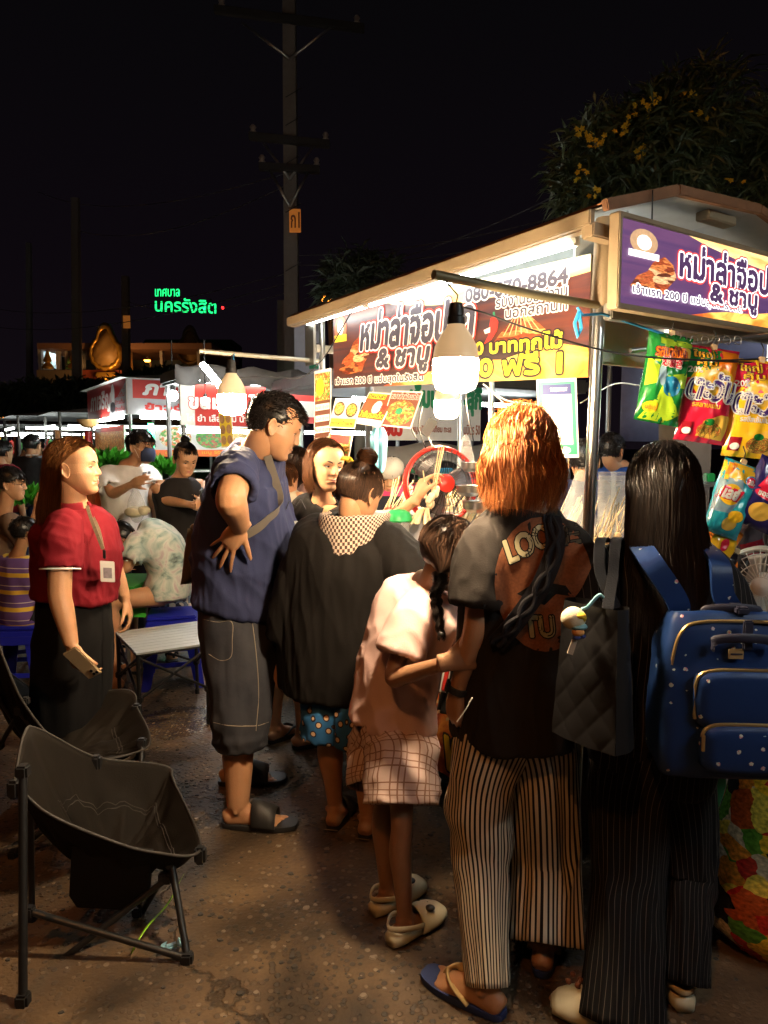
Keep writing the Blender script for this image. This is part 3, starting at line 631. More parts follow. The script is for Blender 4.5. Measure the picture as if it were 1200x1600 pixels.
def flipflop(p, n, sole, strap, k=1.0, mat2=None, name='sandal', kind='thong'):
    J = p.j; a = V(J['an' + n][0], J['an' + n][1], 0); d = unit(J['toe' + n] * V(1, 1, 0)); r = np.cross(d, Zu); s = p.H / 1.65 * k
    G = MB(); pts = []
    for t in np.linspace(0, 2 * math.pi, 40, endpoint=False):
        x = -.060 + .275 * (.5 - .5 * math.cos(t)) ; wd = .5 + .5 * math.cos(t); side = math.sin(t)
        w = .040 + .012 * max(0, min(1, (x) / .14)); pts.append(a + d * x * s + r * np.sign(side) * (abs(side) ** .55) * w * s)
    pts = np.array(pts); rings = [pts + Zu * z for z in (.001, .009, .018)]; c = pts.mean(0)
    rings = [c + (rings[0] - c) * .97, rings[1], c + (rings[2] - c) * .985]; rings = [np.c_[q[:, :2], z * np.ones(len(q))] for q, z in zip(rings, (.002, .012, .022))]
    G.ring_loft(rings); o = obj('sole', G, sole, p.root, smooth=40)
    if kind == 'thong':
        T = a + d * .150 * s - r * .013 * s * (1 if n == 'R' else -1) + Zu * .03 * s
        for sg in (-1, 1):
            mb = MB(); e_ = a + d * .035 * s + r * sg * .043 * s + Zu * .022; mid = a + d * .105 * s + r * sg * .033 * s + Zu * (.058 * s); mb.loft([T, T + Zu * .018 * s - d * .012, mid, e_], [(.004, .006), (.005, .008), (.004, .011), (.004, .009)], d, n=8, sub=4); obj('strap', mb, strap, p.root)
    else:
        an = np.linspace(-.1, math.pi + .1, 21); G2 = []
        for x, hh in ((.055, .078), (.085, .070), (.115, .057), (.140, .045)):
            G2.append([a + d * x * s + r * math.cos(t) * (.052 if x > .1 else .046) * s + Zu * max(.012, (.02 + hh * math.sin(t)) * s) for t in an])
        mb = MB(); grid_surface(mb, np.array(G2)); obj('strap', mb, strap, p.root, solid=.007)
# ================================================================ setting
BULB_L, TUBE_L = 400., 9.
EX_BULB = (1.0, .74, .45); EX_TUBE = (.90, 1.0, .96)
ash = bpy.data.materials.new('asphalt'); ash.use_nodes = True; N, L, b = nodes(ash)
tc = N.new('ShaderNodeTexCoord'); P_ = tc.outputs['Object']
def tex(kind, scale, **k):
    n = N.new('ShaderNodeTex' + kind); n.inputs['Scale'].default_value = scale; L.new(P_, n.inputs['Vector'])
    for a, v in k.items():
        if a in n.inputs: n.inputs[a].default_value = v
        else: setattr(n, a, v)
    return n
n1 = tex('Noise', .9, Detail=6); n2 = tex('Noise', 5, Detail=6); n3 = tex('Noise', 70, Detail=4); v1 = tex('Voronoi', 42); v2 = tex('Voronoi', 24); 
wob = N.new('ShaderNodeMix'); wob.data_type = 'VECTOR'; wob.inputs[0].default_value = .30; L.new(P_, wob.inputs[4]); L.new(n2.outputs['Color'], wob.inputs[5])
vc = N.new('ShaderNodeTexVoronoi'); vc.feature = 'DISTANCE_TO_EDGE'; vc.inputs['Scale'].default_value = .75; L.new(wob.outputs[1], vc.inputs['Vector'])
crk = N.new('ShaderNodeMapRange'); crk.inputs[1].default_value = .001; crk.inputs[2].default_value = .006; L.new(vc.outputs['Distance'], crk.inputs[0])
cm = ramp(N, [(.36, (0, 0, 0)), (.50, (1, 1, 1))]); L.new(n1.outputs['Fac'], cm.inputs[0])        # where cracks and bare aggregate show
base = ramp(N, [(.25, (.044, .026, .012)), (.5, (.125, .074, .034)), (.8, (.23, .142, .068))]); L.new(n2.outputs['Fac'], base.inputs[0])
sx = N.new('ShaderNodeSeparateXYZ'); L.new(v1.outputs['Color'], sx.inputs[0]); chip = ramp(N, [(0, (.022, .022, .025)), (.4, (.060, .050, .042)), (.75, (.15, .095, .055)), (.90, (.34, .24, .15)), (1, (.45, .35, .25))]); L.new(sx.outputs[0], chip.inputs[0])
chm = N.new('ShaderNodeMapRange'); chm.inputs[1].default_value = .30; chm.inputs[2].default_value = .42; chm.inputs[3].default_value = 1; chm.inputs[4].default_value = 0; L.new(v1.outputs['Distance'], chm.inputs[0])
s2 = N.new('ShaderNodeSeparateXYZ'); L.new(v2.outputs['Color'], s2.inputs[0])
c1 = mixc(N, L, mth(N, L, 'MULTIPLY', mth(N, L, 'MULTIPLY', chm.outputs[0], cm.outputs[0]), .8), base.outputs[0], chip.outputs[0])
c2 = mixc(N, L, mth(N, L, 'MULTIPLY', n3.outputs['Fac'], .5), c1, (.05, .040, .032))
n5 = tex('Noise', 1.7, Detail=7, Distortion=.6); stn = N.new('ShaderNodeMapRange'); stn.inputs[1].default_value = .40; stn.inputs[2].default_value = .58; stn.inputs[3].default_value = .38; stn.inputs[4].default_value = 1.1; L.new(n5.outputs['Fac'], stn.inputs[0])
ck = mth(N, L, 'SUBTRACT', 1, mth(N, L, 'MULTIPLY', mth(N, L, 'MULTIPLY', mth(N, L, 'SUBTRACT', 1, crk.outputs[0]), n1.outputs['Fac']), 1.3)); mu = N.new('ShaderNodeMix'); mu.data_type = 'RGBA'; mu.blend_type = 'MULTIPLY'; mu.inputs[0].default_value = 1; L.new(c2, mu.inputs[6]); L.new(mth(N, L, 'MULTIPLY', ck, stn.outputs[0]), mu.inputs[7]); L.new(mu.outputs[2], b.inputs['Base Color'])
# a spill of water by the folding table: smoother there
wet = N.new('ShaderNodeVectorMath'); wet.operation = 'DISTANCE'; L.new(P_, wet.inputs[0]); wet.inputs[1].default_value = (-1.15, 3.75, 0)
wr = N.new('ShaderNodeMapRange'); wr.inputs[1].default_value = .35; wr.inputs[2].default_value = .75; L.new(mth(N, L, 'ADD', wet.outputs['Value'], mth(N, L, 'MULTIPLY', n2.outputs['Fac'], .3)), wr.inputs[0])
L.new(mth(N, L, 'ADD', mth(N, L, 'MULTIPLY', wr.outputs[0], .40), mth(N, L, 'ADD', mth(N, L, 'MULTIPLY', stn.outputs[0], .16), mth(N, L, 'MULTIPLY', n3.outputs['Fac'], .16))), b.inputs['Roughness'])
hgt = mth(N, L, 'ADD', mth(N, L, 'ADD', mth(N, L, 'MULTIPLY', mth(N, L, 'MULTIPLY', chm.outputs[0], cm.outputs[0]), .9), mth(N, L, 'MULTIPLY', n3.outputs['Fac'], .8)), mth(N, L, 'ADD', mth(N, L, 'MULTIPLY', crk.outputs[0], 1.2), mth(N, L, 'MULTIPLY', n2.outputs['Fac'], 1.5)))
bp = N.new('ShaderNodeBump'); bp.inputs['Strength'].default_value = .8; bp.inputs['Distance'].default_value = .006; L.new(hgt, bp.inputs['Height']); L.new(bp.outputs[0], b.inputs['Normal'])
mb = MB(); G = np.array([[V(x, y, 0) for x in (-400, -30, -8, 0, 8, 30, 400)] for y in (-300, -8, 0, 5, 12, 40, 900)]); grid_surface(mb, G)
obj('ground', mb, ash, base=V(0, 0, 0), smooth=False, kind='structure')
# loose and half buried stones
mb = MB(); r = random.Random(3)
for i in range(5200):
    x, y = r.uniform(-2.2, 1.5), r.uniform(1.3, 4.4)
    if nz((x * .9, y * .9, 3)) < -.05 and r.random() < .75: continue
    s = r.choice((.0035, .0045, .006, .0075, .010)) * r.uniform(.8, 1.3); a = r.uniform(0, 6.3); mb.m = r.choice((0, 0, 0, 1, 1, 2))
    n = 6; an = np.arange(n) * 2 * math.pi / n + a; rr = np.array([r.uniform(.65, 1.1) for _ in range(n)]) * s
    lo = [(x + c * math.cos(t) * 1.2, y + c * math.sin(t), -.002) for c, t in zip(rr, an)]; hi = [(x + c * .7 * math.cos(t) * 1.2, y + c * .7 * math.sin(t), s * r.uniform(.25, .5)) for c, t in zip(rr, an)]
    mb.add(lo + hi, [tuple(range(n, 2 * n))] + [(k, (k + 1) % n, n + (k + 1) % n, n + k) for k in range(n)])
obj('gravel', mb, [mat('stone_dark', (.045, .040, .036), .6), mat('stone_brown', (.11, .080, .055), .6), mat('stone_pale', (.24, .19, .145), .55)], base=V(0, 3, 0), smooth=40, kind='stuff', label='small stones set in the worn asphalt')
# ---------------------------------------------------------------- common materials
steel = mat('steel', (.55, .54, .52), .28, metal=1, var=.15, bump=.05, bs=40); galv = mat('galvanised', (.48, .47, .44), .42, metal=1, var=.25, vs=12)
tan = mat('painted_tin', (.30, .225, .14), .5, var=.2, bump=.1); rust = mat('rusty_tin', (.22, .10, .045), .7, var=.4, bump=.4); foil = mat('foil', (.46, .47, .46), .34, metal=.6, var=.18, bump=1., bs=7)
white = mat('white_sheet', (.74, .73, .70), .55, var=.05); offw = mat('off_white', (.62, .60, .55), .6, var=.08); black = mat('black_plastic', (.014, .014, .015), .45); wire = mat('wire', (.012, .012, .013), .5); dark = mat('dark_panel', (.022, .021, .022), .6, var=.3)
wood = mat('bamboo', (.62, .44, .24), .6, var=.2); red = mat('red_plastic', (.50, .025, .020), .35); green = mat('green_plastic', (.02, .34, .09), .35); blue = mat('blue_plastic', (.012, .022, .36), .38, var=.06)
yellow = mat('print_yellow', (.85, .62, .03), .5, var=.03); ink = mat('print_ink', (.020, .016, .022), .5, var=.05); pwhite = mat('print_white', (.80, .79, .76), .5, var=.03); pred = mat('print_red', (.62, .030, .022), .5, var=.05); pgreen = mat('print_green', (.02, .30, .13), .5, var=.05); pnavy = mat('print_navy', (.02, .03, .14), .5)
clear = mat('clear_plastic', (.85, .87, .87), .12, trans=.0, alpha=.28, spec=.8); glass = mat('glass_pane', (.9, .95, .95), .03, trans=1.0); frost = mat('milky_plastic', (.82, .82, .80), .3, alpha=.26)
TUBE = emis('tube_glow', EX_TUBE, TUBE_L); BULB = emis('bulb_glow', EX_BULB, BULB_L); FARL = emis('far_lamp_glow', (.92, 1, .97), 30.); GRN = emis('green_tube_glow', (.03, 1, .30), 9.)
O_ = V(.67, 2.2, 0); Uv = V(-.545, .839, 0); Vv = V(.839, .545, 0)
Uv = unit(Uv); Vv = unit(Vv)
def S(u, v, z, o=None): return (O_ if o is None else o) + Uv * u + Vv * v + Zu * z
def sbox(mb, u, v, z, bev=0., o=None):
    mb.box(S((u[0] + u[1]) / 2, (v[0] + v[1]) / 2, (z[0] + z[1]) / 2, o), (abs(u[1] - u[0]), abs(v[1] - v[0]), abs(z[1] - z[0])), Uv, Vv, Zu, bev); return mb
def one(name, mats, parent, fn, smooth=40, **k):
    mb = MB(); fn(mb); return obj(name, mb, mats, parent, smooth=smooth, **k)
def cable(name, P, parent=None, r=.0028, m=None, sag=0., label=None, cat='cable', group=None):
    P = [np.asarray(p, float) for p in P]
    if sag and len(P) == 2: P = [lerp(P[0], P[1], t) - Zu * sag * 4 * t * (1 - t) for t in np.linspace(0, 1, 7)]
    mb = MB(); mb.tube(catmull(P, 4), r, n=6); o = obj(name, mb, m or wire, parent)
    if label: setp(o, label, cat, group)
    return o
# ---------------------------------------------------------------- the skewer stall
st = thing('food_stall', 'lit street food stall with tin roof, steel posts and skewers heaped on its counter', 'food stall', S(.9, .5, 0))
LEN, DEP = 1.93, 1.06
prof = [(-.125, 2.176), (.2, 2.278), (.65, 2.302), (1.0, 2.228), (1.2, 2.14)]
mb = MB(); th = .012
G1 = np.array([[S(u, v, z) for v, z in prof] for u in np.linspace(-.09, LEN, 9)]); grid_surface(mb, G1); obj('roof', mb, [foil], st, smooth=False, solid=.006)
mb = MB(); G2 = np.array([[S(u, v, z + .012) for v, z in prof] for u in np.linspace(-.092, LEN + .002, 9)]); grid_surface(mb, G2); obj('roof_skin', mb, rust, st, smooth=False, solid=.006)
for (v0, z0), (v1, z1) in zip(prof[:-1], prof[1:]):
    mb = MB(); mb.box(S(-.10, (v0 + v1) / 2, (z0 + z1) / 2 + .004), (.022, math.hypot(v1 - v0, z1 - z0), .032), Uv, unit(Vv * (v1 - v0) + Zu * (z1 - z0)), unit(np.cross(Uv, Vv * (v1 - v0) + Zu * (z1 - z0))), .003); obj('gable_trim', mb, rust, st, smooth=40)
one('eave', tan, st, lambda m: (sbox(m, (-.07, LEN), (-.150, -.126), (2.132, 2.176), .004), sbox(m, (-.07, LEN), (-.126, -.095), (2.130, 2.135))))
one('end_eave', tan, st, lambda m: sbox(m, (-.075, -.03), (-.14, .02), (2.10, 2.142), .004))
# posts
one('post', steel, st, lambda m: m.tube([S(0, 0, 2.16), S(.005, -.012, 1.92), S(.02, -.05, .3), S(.02, -.06, .02)], .0185, n=16))
one('post_sleeve', tan, st, lambda m: (m.tube([S(0, 0, 2.19), S(.003, -.008, 1.95), S(.004, -.010, 1.93)], [.03, .03, .021], n=14), sbox(m, (-.045, -.005), (.00, .09), (1.90, 2.17), .004)))
for (u, v) in ((1.86, 0.02), (0, .96), (1.86, .96)): one('post', steel, st, lambda m: m.tube([S(u, v, 2.19), S(u, v, .02)], .017, n=14))
one('inner_post', steel, st, lambda m: m.tube([S(.93, .38, 2.27), S(.93, .38, .95)], .0125, n=12))
one('end_sheet', galv, st, lambda m: (sbox(m, (1.80, 1.90), (-.06, -.045), (1.93, 2.16), .003)))
one('foil_back', foil, st, lambda m: sbox(m, (.0, 1.86), (.10, .106), (1.98, 2.232)), smooth=False)
one('roof_beam', galv, st, lambda m: (sbox(m, (-.02, 1.88), (.95, .985), (2.10, 2.14), .004), sbox(m, (-.05, -.015), (-.02, 1.0), (1.885, 1.935), .004), sbox(m, (1.85, 1.88), (-.02, 1.0), (2.0, 2.04), .004)))
one('gable_board', mat('gable_tin', (.50, .49, .44), .5, var=.2, bump=.2), st, lambda m: m.add([S(.12, .0, 2.04), S(.12, 1.0, 2.04), S(.12, 1.0, 2.18), S(.12, .66, 2.25), S(.12, .2, 2.22), S(.12, 0., 2.16)], [(0, 1, 2, 3, 4, 5)]), smooth=False, solid=.006)
one('inner_wall', mat('cream_board', (.62, .60, .48), .7, var=.12), st, lambda m: sbox(m, (.12, .14), (.12, .80), (1.78, 2.05)))
one('bracket', tan, st, lambda m: (m.box(S(-.03, .52, 2.27), (.05, .16, .03), Uv, Vv, Zu, .003),))
# tubes along the front
def tube_lamp(a, b_, parent, r=.0135, m=None, name='tube_lamp', tray=True):
    d = unit(b_ - a)
    if tray:
        mb = MB(); c = (a + b_) / 2 + Zu * .034; Y = unit(np.cross(Zu, d)); mb.box(c, (np.linalg.norm(b_ - a) + .04, .034, .022), d, Y, np.cross(d, Y), .003); h = obj(name, mb, offw, parent, smooth=40)
        mb = MB()
        for e_ in (a, b_): mb.box(e_ + Zu * .014, (.022, .026, .05), d, Y, np.cross(d, Y), .003)
        obj('end_cap', mb, pwhite, h if parent is not None and parent.parent is None else parent, smooth=40)
    else: h = parent
    mb = MB(); mb.tube([a, b_], r, n=12); obj('tube', mb, m or TUBE, h)
tube_lamp(S(.06, -.065, 2.125), S(1.24, -.065, 2.138), st); tube_lamp(S(1.275, -.068, 2.138), S(1.85, -.068, 2.145), st)
TUBE_IN = emis('inner_tube_glow', EX_TUBE, 24.); tube_lamp(S(.10, .50, 1.900), S(.95, .50, 1.905), st, m=TUBE_IN); tube_lamp(S(.55, .80, 1.98), S(1.5, .80, 1.99), st, m=TUBE_IN)
# counter
one('counter', dark, st, lambda m: sbox(m, (.03, 1.83), (.03, .55), (.14, .84), .006)); one('countertop', steel, st, lambda m: sbox(m, (.01, 1.86), (-.01, .58), (.845, .875), .006))
one('side_shelf', steel, st, lambda m: sbox(m, (-.10, .02), (.30, 1.02), (.80, .82), .004)); one('wheel', black, st, lambda m: (m.lathe(S(.3, .10, .07), [(.0, -.02), (.06, -.02), (.07, -.01), (.07, .01), (.06, .02), (0, .02)], Vv), m.lathe(S(1.6, .10, .07), [(.0, -.02), (.06, -.02), (.07, -.01), (.07, .01), (.06, .02), (0, .02)], Vv)))
one('paper_sheet', white, st, lambda m: sbox(m, (-.11, .02), (.62, 1.02), (.8215, .8245)))
one('back_bench', galv, st, lambda m: sbox(m, (.2, 1.83), (.86, 1.02), (.1, .80), .005))
# ---------------------------------------------------------------- printed front banner
MEAT = [(.32, .06, .02), (.55, .17, .05), (.20, .035, .015), (.62, .30, .10), (.42, .09, .03), (.12, .03, .015), (.70, .42, .20)]
def fire(name, pal, emit=0., sc=(1, 3, 1), s=2.2):
    if name in MAT: return MAT[name]
    m = bpy.data.materials.new(name); m.use_nodes = True; MAT[name] = m; N, L, b = nodes(m); b.inputs['Roughness'].default_value = .4
    tc = N.new('ShaderNodeTexCoord'); mp = N.new('ShaderNodeMapping'); mp.inputs['Scale'].default_value = sc; L.new(tc.outputs['UV'], mp.inputs[0]); n = N.new('ShaderNodeTexNoise'); n.inputs['Scale'].default_value = s; n.inputs['Detail'].default_value = 5; n.inputs['Distortion'].default_value = .8; L.new(mp.outputs[0], n.inputs['Vector'])
    r_ = ramp(N, [(.30 + .40 * i / (len(pal) - 1), c) for i, c in enumerate(pal)]); L.new(n.outputs['Fac'], r_.inputs[0]); L.new(r_.outputs[0], b.inputs['Base Color'])
    if emit: L.new(r_.outputs[0], b.inputs['Emission Color']); b.inputs['Emission Strength'].default_value = emit
    return m
TL, TR, BR, BL = S(1.70, .0, 2.180), S(.052, .0, 2.088), S(.052, .0, 1.722), S(1.70, .0, 1.803)
def banner_art(sg, parent, emit=0., phone=True):
    """the printed art shared by both signs: dark ground, flames, skewers, the words"""
    D_ = fire('print_dusk' + str(emit), [(.030, .018, .028), (.055, .028, .034), (.12, .035, .025), (.06, .022, .03)] if not emit else [(.05, .022, .075), (.075, .035, .10), (.11, .045, .11), (.06, .026, .08)], emit, s=1.6)
    Fl = fire('print_flame' + str(emit), [(.35, .05, .015), (.75, .25, .03), (.95, .62, .14), (.80, .30, .04), (.50, .09, .02)], emit, (2, 1, 1), 2.6); Sk = fire('print_sky' + str(emit), [(.85, .30, .06), (.92, .60, .22), (.96, .80, .42), (.88, .42, .10)], emit, (1.2, 2.5, 1), 2)
    fd = food('print_meat' + str(emit), MEAT, 17, emit); 
    sg.panel(parent, (0, 0, 1, 1), D_, .0004)
    sg.poly(parent, [(.26, 1), (.34, .93), (.5, .84), (.62, .80), (.74, .80), (.86, .82), (1, .86), (1, 1)], Sk, .0012)
    sg.poly(parent, [(.28, .0), (1, 0), (1, .24), (.93, .30), (.85, .27), (.76, .20), (.66, .22), (.56, .15), (.44, .12), (.36, .07)], Fl, .0012)
    sg.poly(parent, [(.035, .22), (.09, .17), (.17, .20), (.185, .30), (.215, .42), (.20, .58), (.165, .66), (.12, .56), (.10, .44), (.06, .36)], fd, .002)
    return fd
t = thing('sign_banner', 'long printed banner hung along the front of the skewer stall behind the big bulb', 'banner', (BL + BR) / 2)
sg = Sign(BL, BR - BL, TL - BL); sg.slab(t, mat('board_edge', (.16, .13, .09), .7), .014)
fd = banner_art(sg, t)
OUT2 = lambda a, b_: ((a, pred), (b_, pwhite))
txt = mat('print_plum', (.060, .050, .075), .5)
sg.text(t, 'หม่าล่าจือปาก', (.165, .46, .665, .90), txt, .0075, ((.0225, pred), (.0150, pwhite)), shear=.18, h=.003, slope=-.0)
sg.text(t, '& ชาบู', (.255, .15, .50, .43), txt, .0065, ((.0205, pred), (.0135, pwhite)), shear=.18, h=.0065)
sg.text(t, 'เจ้าแรก 200 ปี แซ่บสุดในรังสิต', (.015, .025, .47, .135), txt, .0015, ((.006, pwhite),), h=.003)
sg.text(t, '080-870-8864', (.635, .80, .945, .93), txt, .003, ((.009, pwhite),), h=.003)
sg.text(t, 'รับงานออกงาน', (.74, .69, .945, .80), txt, .001, ((.0055, pwhite),), h=.003); sg.text(t, 'นอกสถานที่', (.77, .58, .945, .69), txt, .001, ((.0055, pwhite),), h=.003)
sg.text(t, '10 บาททุกไม้', (.655, .225, .935, .41), yellow, .003, ((.009, ink),), h=.005); sg.text(t, '10 ฟรี 1', (.655, .05, .935, .24), yellow, .004, ((.011, ink),), h=.005)
sg.panel(t, (.012, .60, .085, .93), mat('print_emblem', (.38, .12, .06), .5, var=.5, vs=60), .003, 'emblem', n=20); sg.panel(t, (.030, .68, .066, .88), pwhite, .0036, 'emblem', n=16); sg.panel(t, (.012, .60, .085, .69), yellow, .0042, 'emblem')
sg.poly(t, [(.80, .60), (.835, .60), (.90, .40), (.875, .30), (.80, .34), (.77, .30), (.735, .38)], fd, .003)
for k in range(7): 
    a = (-3 + k) / 3.; mbp = [(.815 + a * .004 - .0012, .66), (.815 + a * .004 + .0012, .66), (.82 + a * .055 + .0018, .42), (.82 + a * .055 - .0018, .42)]; sg.poly(t, mbp, wood, .0036, 'print')
sg.poly(t, [(.722, .60), (.735, .62), (.748, .56), (.744, .48), (.726, .40), (.700, .36), (.716, .44), (.718, .52)], pred, .004); sg.poly(t, [(.730, .62), (.738, .62), (.736, .66), (.730, .66)], pgreen, .0043); sg.poly(t, [(.700, .50), (.722, .52), (.722, .47), (.705, .46)], pwhite, .0046)
for k in range(5): sg.poly(t, [(.57, .20 + k * .055), (.66, .27 + k * .05), (.66, .276 + k * .05), (.57, .215 + k * .055)], wood, .0036)
sg.poly(t, [(.55, .10), (.64, .06), (.655, .17), (.60, .22), (.555, .20)], fd, .003); sg.poly(t, [(.585, .40), (.64, .36), (.665, .42), (.655, .48), (.60, .47)], fd, .003)
for u in (1.62, .9, .12): cable('hanger', [S(u, .004, 2.17 if u > 1 else 2.10), S(u + .01, .0, 2.23)], t, .0018)
# side light box
t = thing('light_box', 'backlit printed light box on the gable end of the skewer stall', 'sign', S(-.13, .5, 1.93))
A, B_ = S(-.125, -.082, 1.912), S(-.125, 1.12, 1.912); sg2 = Sign(A, B_ - A, Zu * .235)
mb = MB(); mb.box(sg2.p(.5, .5, -.017), (sg2.lx, .235, .031), sg2.X, sg2.Y, sg2.Nn, .004); obj('case', mb, tan, t, smooth=40)
for (a, b_) in (((-.006, -.07), (1.006, 0)), ((-.006, 1), (1.006, 1.07))):
    mb = MB(); mb.box(sg2.p(.5, (a[1] + b_[1]) / 2, -.013), (sg2.lx * 1.012, .0165, .038), sg2.X, sg2.Y, sg2.Nn, .003); obj('frame', mb, tan, t, smooth=40)
mb = MB(); mb.box(sg2.p(-.006, .5, -.013), (.016, .268, .039), sg2.X, sg2.Y, sg2.Nn, .003); obj('frame', mb, tan, t, smooth=40)
E2 = .72
fd2 = banner_art(sg2, t, E2)
ptx = mat('lit_plum', (.10, .045, .13), .4, emit=.35); pw2 = mat('lit_white', (.9, .88, .85), .4, emit=1.0); pr2 = mat('lit_red', (.7, .06, .05), .4, emit=.7)
fx = lambda x: x * .95
sg2.text(t, 'หม่าล่าจือปาก', (.225, .47, .735, .88), ptx, .0050, ((.0150, pr2), (.0100, pw2)), h=.003); sg2.text(t, '& ชาบู', (.355, .14, .575, .44), ptx, .0046, ((.0140, pr2), (.0092, pw2)), h=.006); sg2.text(t, 'เจ้าแรก 200 ปี แซ่บสุดในรังสิต', (.045, .12, .51, .26), ptx, .001, ((.0042, pw2),), h=.003)
sg2.panel(t, (.03, .62, .135, .93), mat('lit_emblem', (.5, .30, .16), .5, var=.5, vs=60, emit=.6), .003, 'emblem', n=20); sg2.panel(t, (.055, .68, .11, .86), pw2, .0036, 'emblem', n=16); sg2.panel(t, (.025, .58, .14, .66), pw2, .0042, 'emblem')
cable('hanger', [S(-.12, .06, 2.15), S(-.12, .058, 2.25)], t, .0022)
# blue cord, rods, bulbs
BULB2 = emis('bulb_glow_soft', EX_BULB, BULB_L * .60)
def bulb(px, py, D, r, label, rod0, rod1, cord):
    c = at(px, py, D); k = r / .06
    t = thing('hanging_bulb', label, 'light bulb', c - Zu * .1 * k, 'large bulbs hung on rods before the stall')
    one('socket', black, t, lambda m: m.lathe(c, [(0, .145 * k), (.016 * k, .145 * k), (.020 * k, .13 * k), (.020 * k, .112 * k), (.024 * k, .108 * k), (.024 * k, .09 * k), (0, .088 * k)], n=20))
    one('housing', mat('bulb_case', (.70, .58, .42), .4, var=.05, emit=.32, ecol=(.62, .40, .19)), t, lambda m: m.lathe(c, [(.021 * k, .095 * k), (.024 * k, .085 * k), (.040 * k, .062 * k), (.055 * k, .034 * k), (.0595 * k, .008 * k), (.0600 * k, .0005 * k)], n=32, cap=(0, 0)))
    one('diffuser', BULB if D < 2 else BULB2, t, lambda m: m.lathe(c, [(.0595 * k, 0), (.0600 * k, -.03 * k), (.0575 * k, -.058 * k), (.050 * k, -.075 * k), (.030 * k, -.085 * k), (0.001, -.087 * k)], n=32, cap=(1, 0)))
    top = c + Zu * .145 * k; one('hook', wire, t, lambda m: m.tube([top, top + Zu * .02 + V(.004, 0, 0), cord], .0022, n=6)); return c
ra, rb = S(.0, .02, 1.932), S(.01, -.64, 1.945)
one('lamp_rod', mat('old_pipe', (.20, .17, .10), .5, metal=.6, var=.3), None, lambda m: m.tube([ra, lerp(ra, rb, .5) - Zu * .004, rb], .0125, n=12), label='dull pipe jutting from the near corner post with the big bulb on it', cat='rod', group=None)
c1_ = bulb(712, 562, 1.875, .060, 'big white bulb hung on the pipe in front of the banner', ra, rb, lerp(rb, ra, .06) - Zu * .012)
ra2, rb2 = S(1.86, 0., 1.955), S(1.87, -.64, 1.962)
one('lamp_rod', mat('pale_pipe', (.42, .40, .34), .45, metal=.6, var=.3), None, lambda m: m.tube([ra2, rb2], .0115, n=12), label='pale pipe jutting left from the far corner of the stall', cat='rod')
c2_ = bulb(362, 617, 3.02, .060, 'white bulb hung on the far pipe beside the man in navy', ra2, rb2, at(366, 553, 3.03))
c3_ = bulb(698, 626, 3.35, .060, 'smaller looking bulb lit inside the stall under the banner', None, None, at(700, 560, 3.35))
bc = mat('blue_cord', (.03, .28, .62), .4)
q0 = at(905, 487, 2.06); one('blue_cord', bc, None, lambda m: (m.tube([q0 + V(-.006, 0, .012), q0 + V(.010, 0, -.010), at(940, 490, 2.14), at(1040, 523, 2.30)], .004, n=6), m.tube([q0, at(898, 505, 2.06), at(903, 527, 2.06), at(908, 513, 2.06), q0], .0055, n=6)), label='blue plastic cord tied to the pipe and stretched to the snack bags', cat='cord')
one('blue_cord', bc, None, lambda m: m.tube([at(366, 552, 3.03), at(364, 570, 3.02), at(361, 592, 3.02)], .003, n=6), label='short blue cord holding the left bulb', cat='cord')
cable('power_cable', [c1_ + Zu * .14, at(760, 490, 1.92), at(830, 515, 2.0), at(945, 548, 2.15), at(1040, 560, 2.2), at(1215, 568, 2.4)], label='black cable drooping from the big bulb across the post to the right')
cable('power_cable', [at(1040, 560, 2.22), at(1120, 563, 2.28), at(1215, 560, 2.4)], label='black cable passing in front of the hanging snack bags')
cable('power_cable', [at(556, 475, 3.3), at(530, 520, 3.3), at(505, 560, 3.3), at(470, 590, 3.4), at(420, 588, 3.4), at(368, 590, 3.05)], label='thin black cable slanting from the tube lamp to the left bulb')
cable('power_cable', [at(755, 600, 2.6), at(790, 625, 2.55), at(838, 632, 2.5)], m=pwhite, r=.003, label='white cable under the banner left of the green poster')
cable('power_cable', [at(755, 600, 2.62), at(800, 640, 2.6), at(838, 655, 2.5)], m=pwhite, r=.0025, label='lower white cable behind the green poster')
cable('power_cable', [at(907, 630, 2.5), at(960, 600, 2.7), at(1002, 603, 2.8)], m=offw, r=.0025, label='pale cable running right behind the corner post')
for i, (x, y0, y1) in enumerate(((648, 640, 690), (660, 635, 700), (675, 655, 705), (735, 560, 690))):
    cable('power_cable', [at(x, y0, 3.3), at(x - 6, (y0 + y1) / 2, 3.3), at(x + 5, y1, 3.3)], m=(wire, wire, offw, wire)[i], r=.003, group='cables dangling inside the stall', label='cable dangling under the banner inside the stall')
one('power_adapter', black, None, lambda m: m.box(at(670, 668, 3.28), (.045, .03, .085), rot(V(1, 0, 0), V(0, 1, 0), .55), V(0, 1, 0), rot(V(0, 0, 1), V(0, 1, 0), .55), .004), label='black power adapter dangling among the cables', cat='adapter')
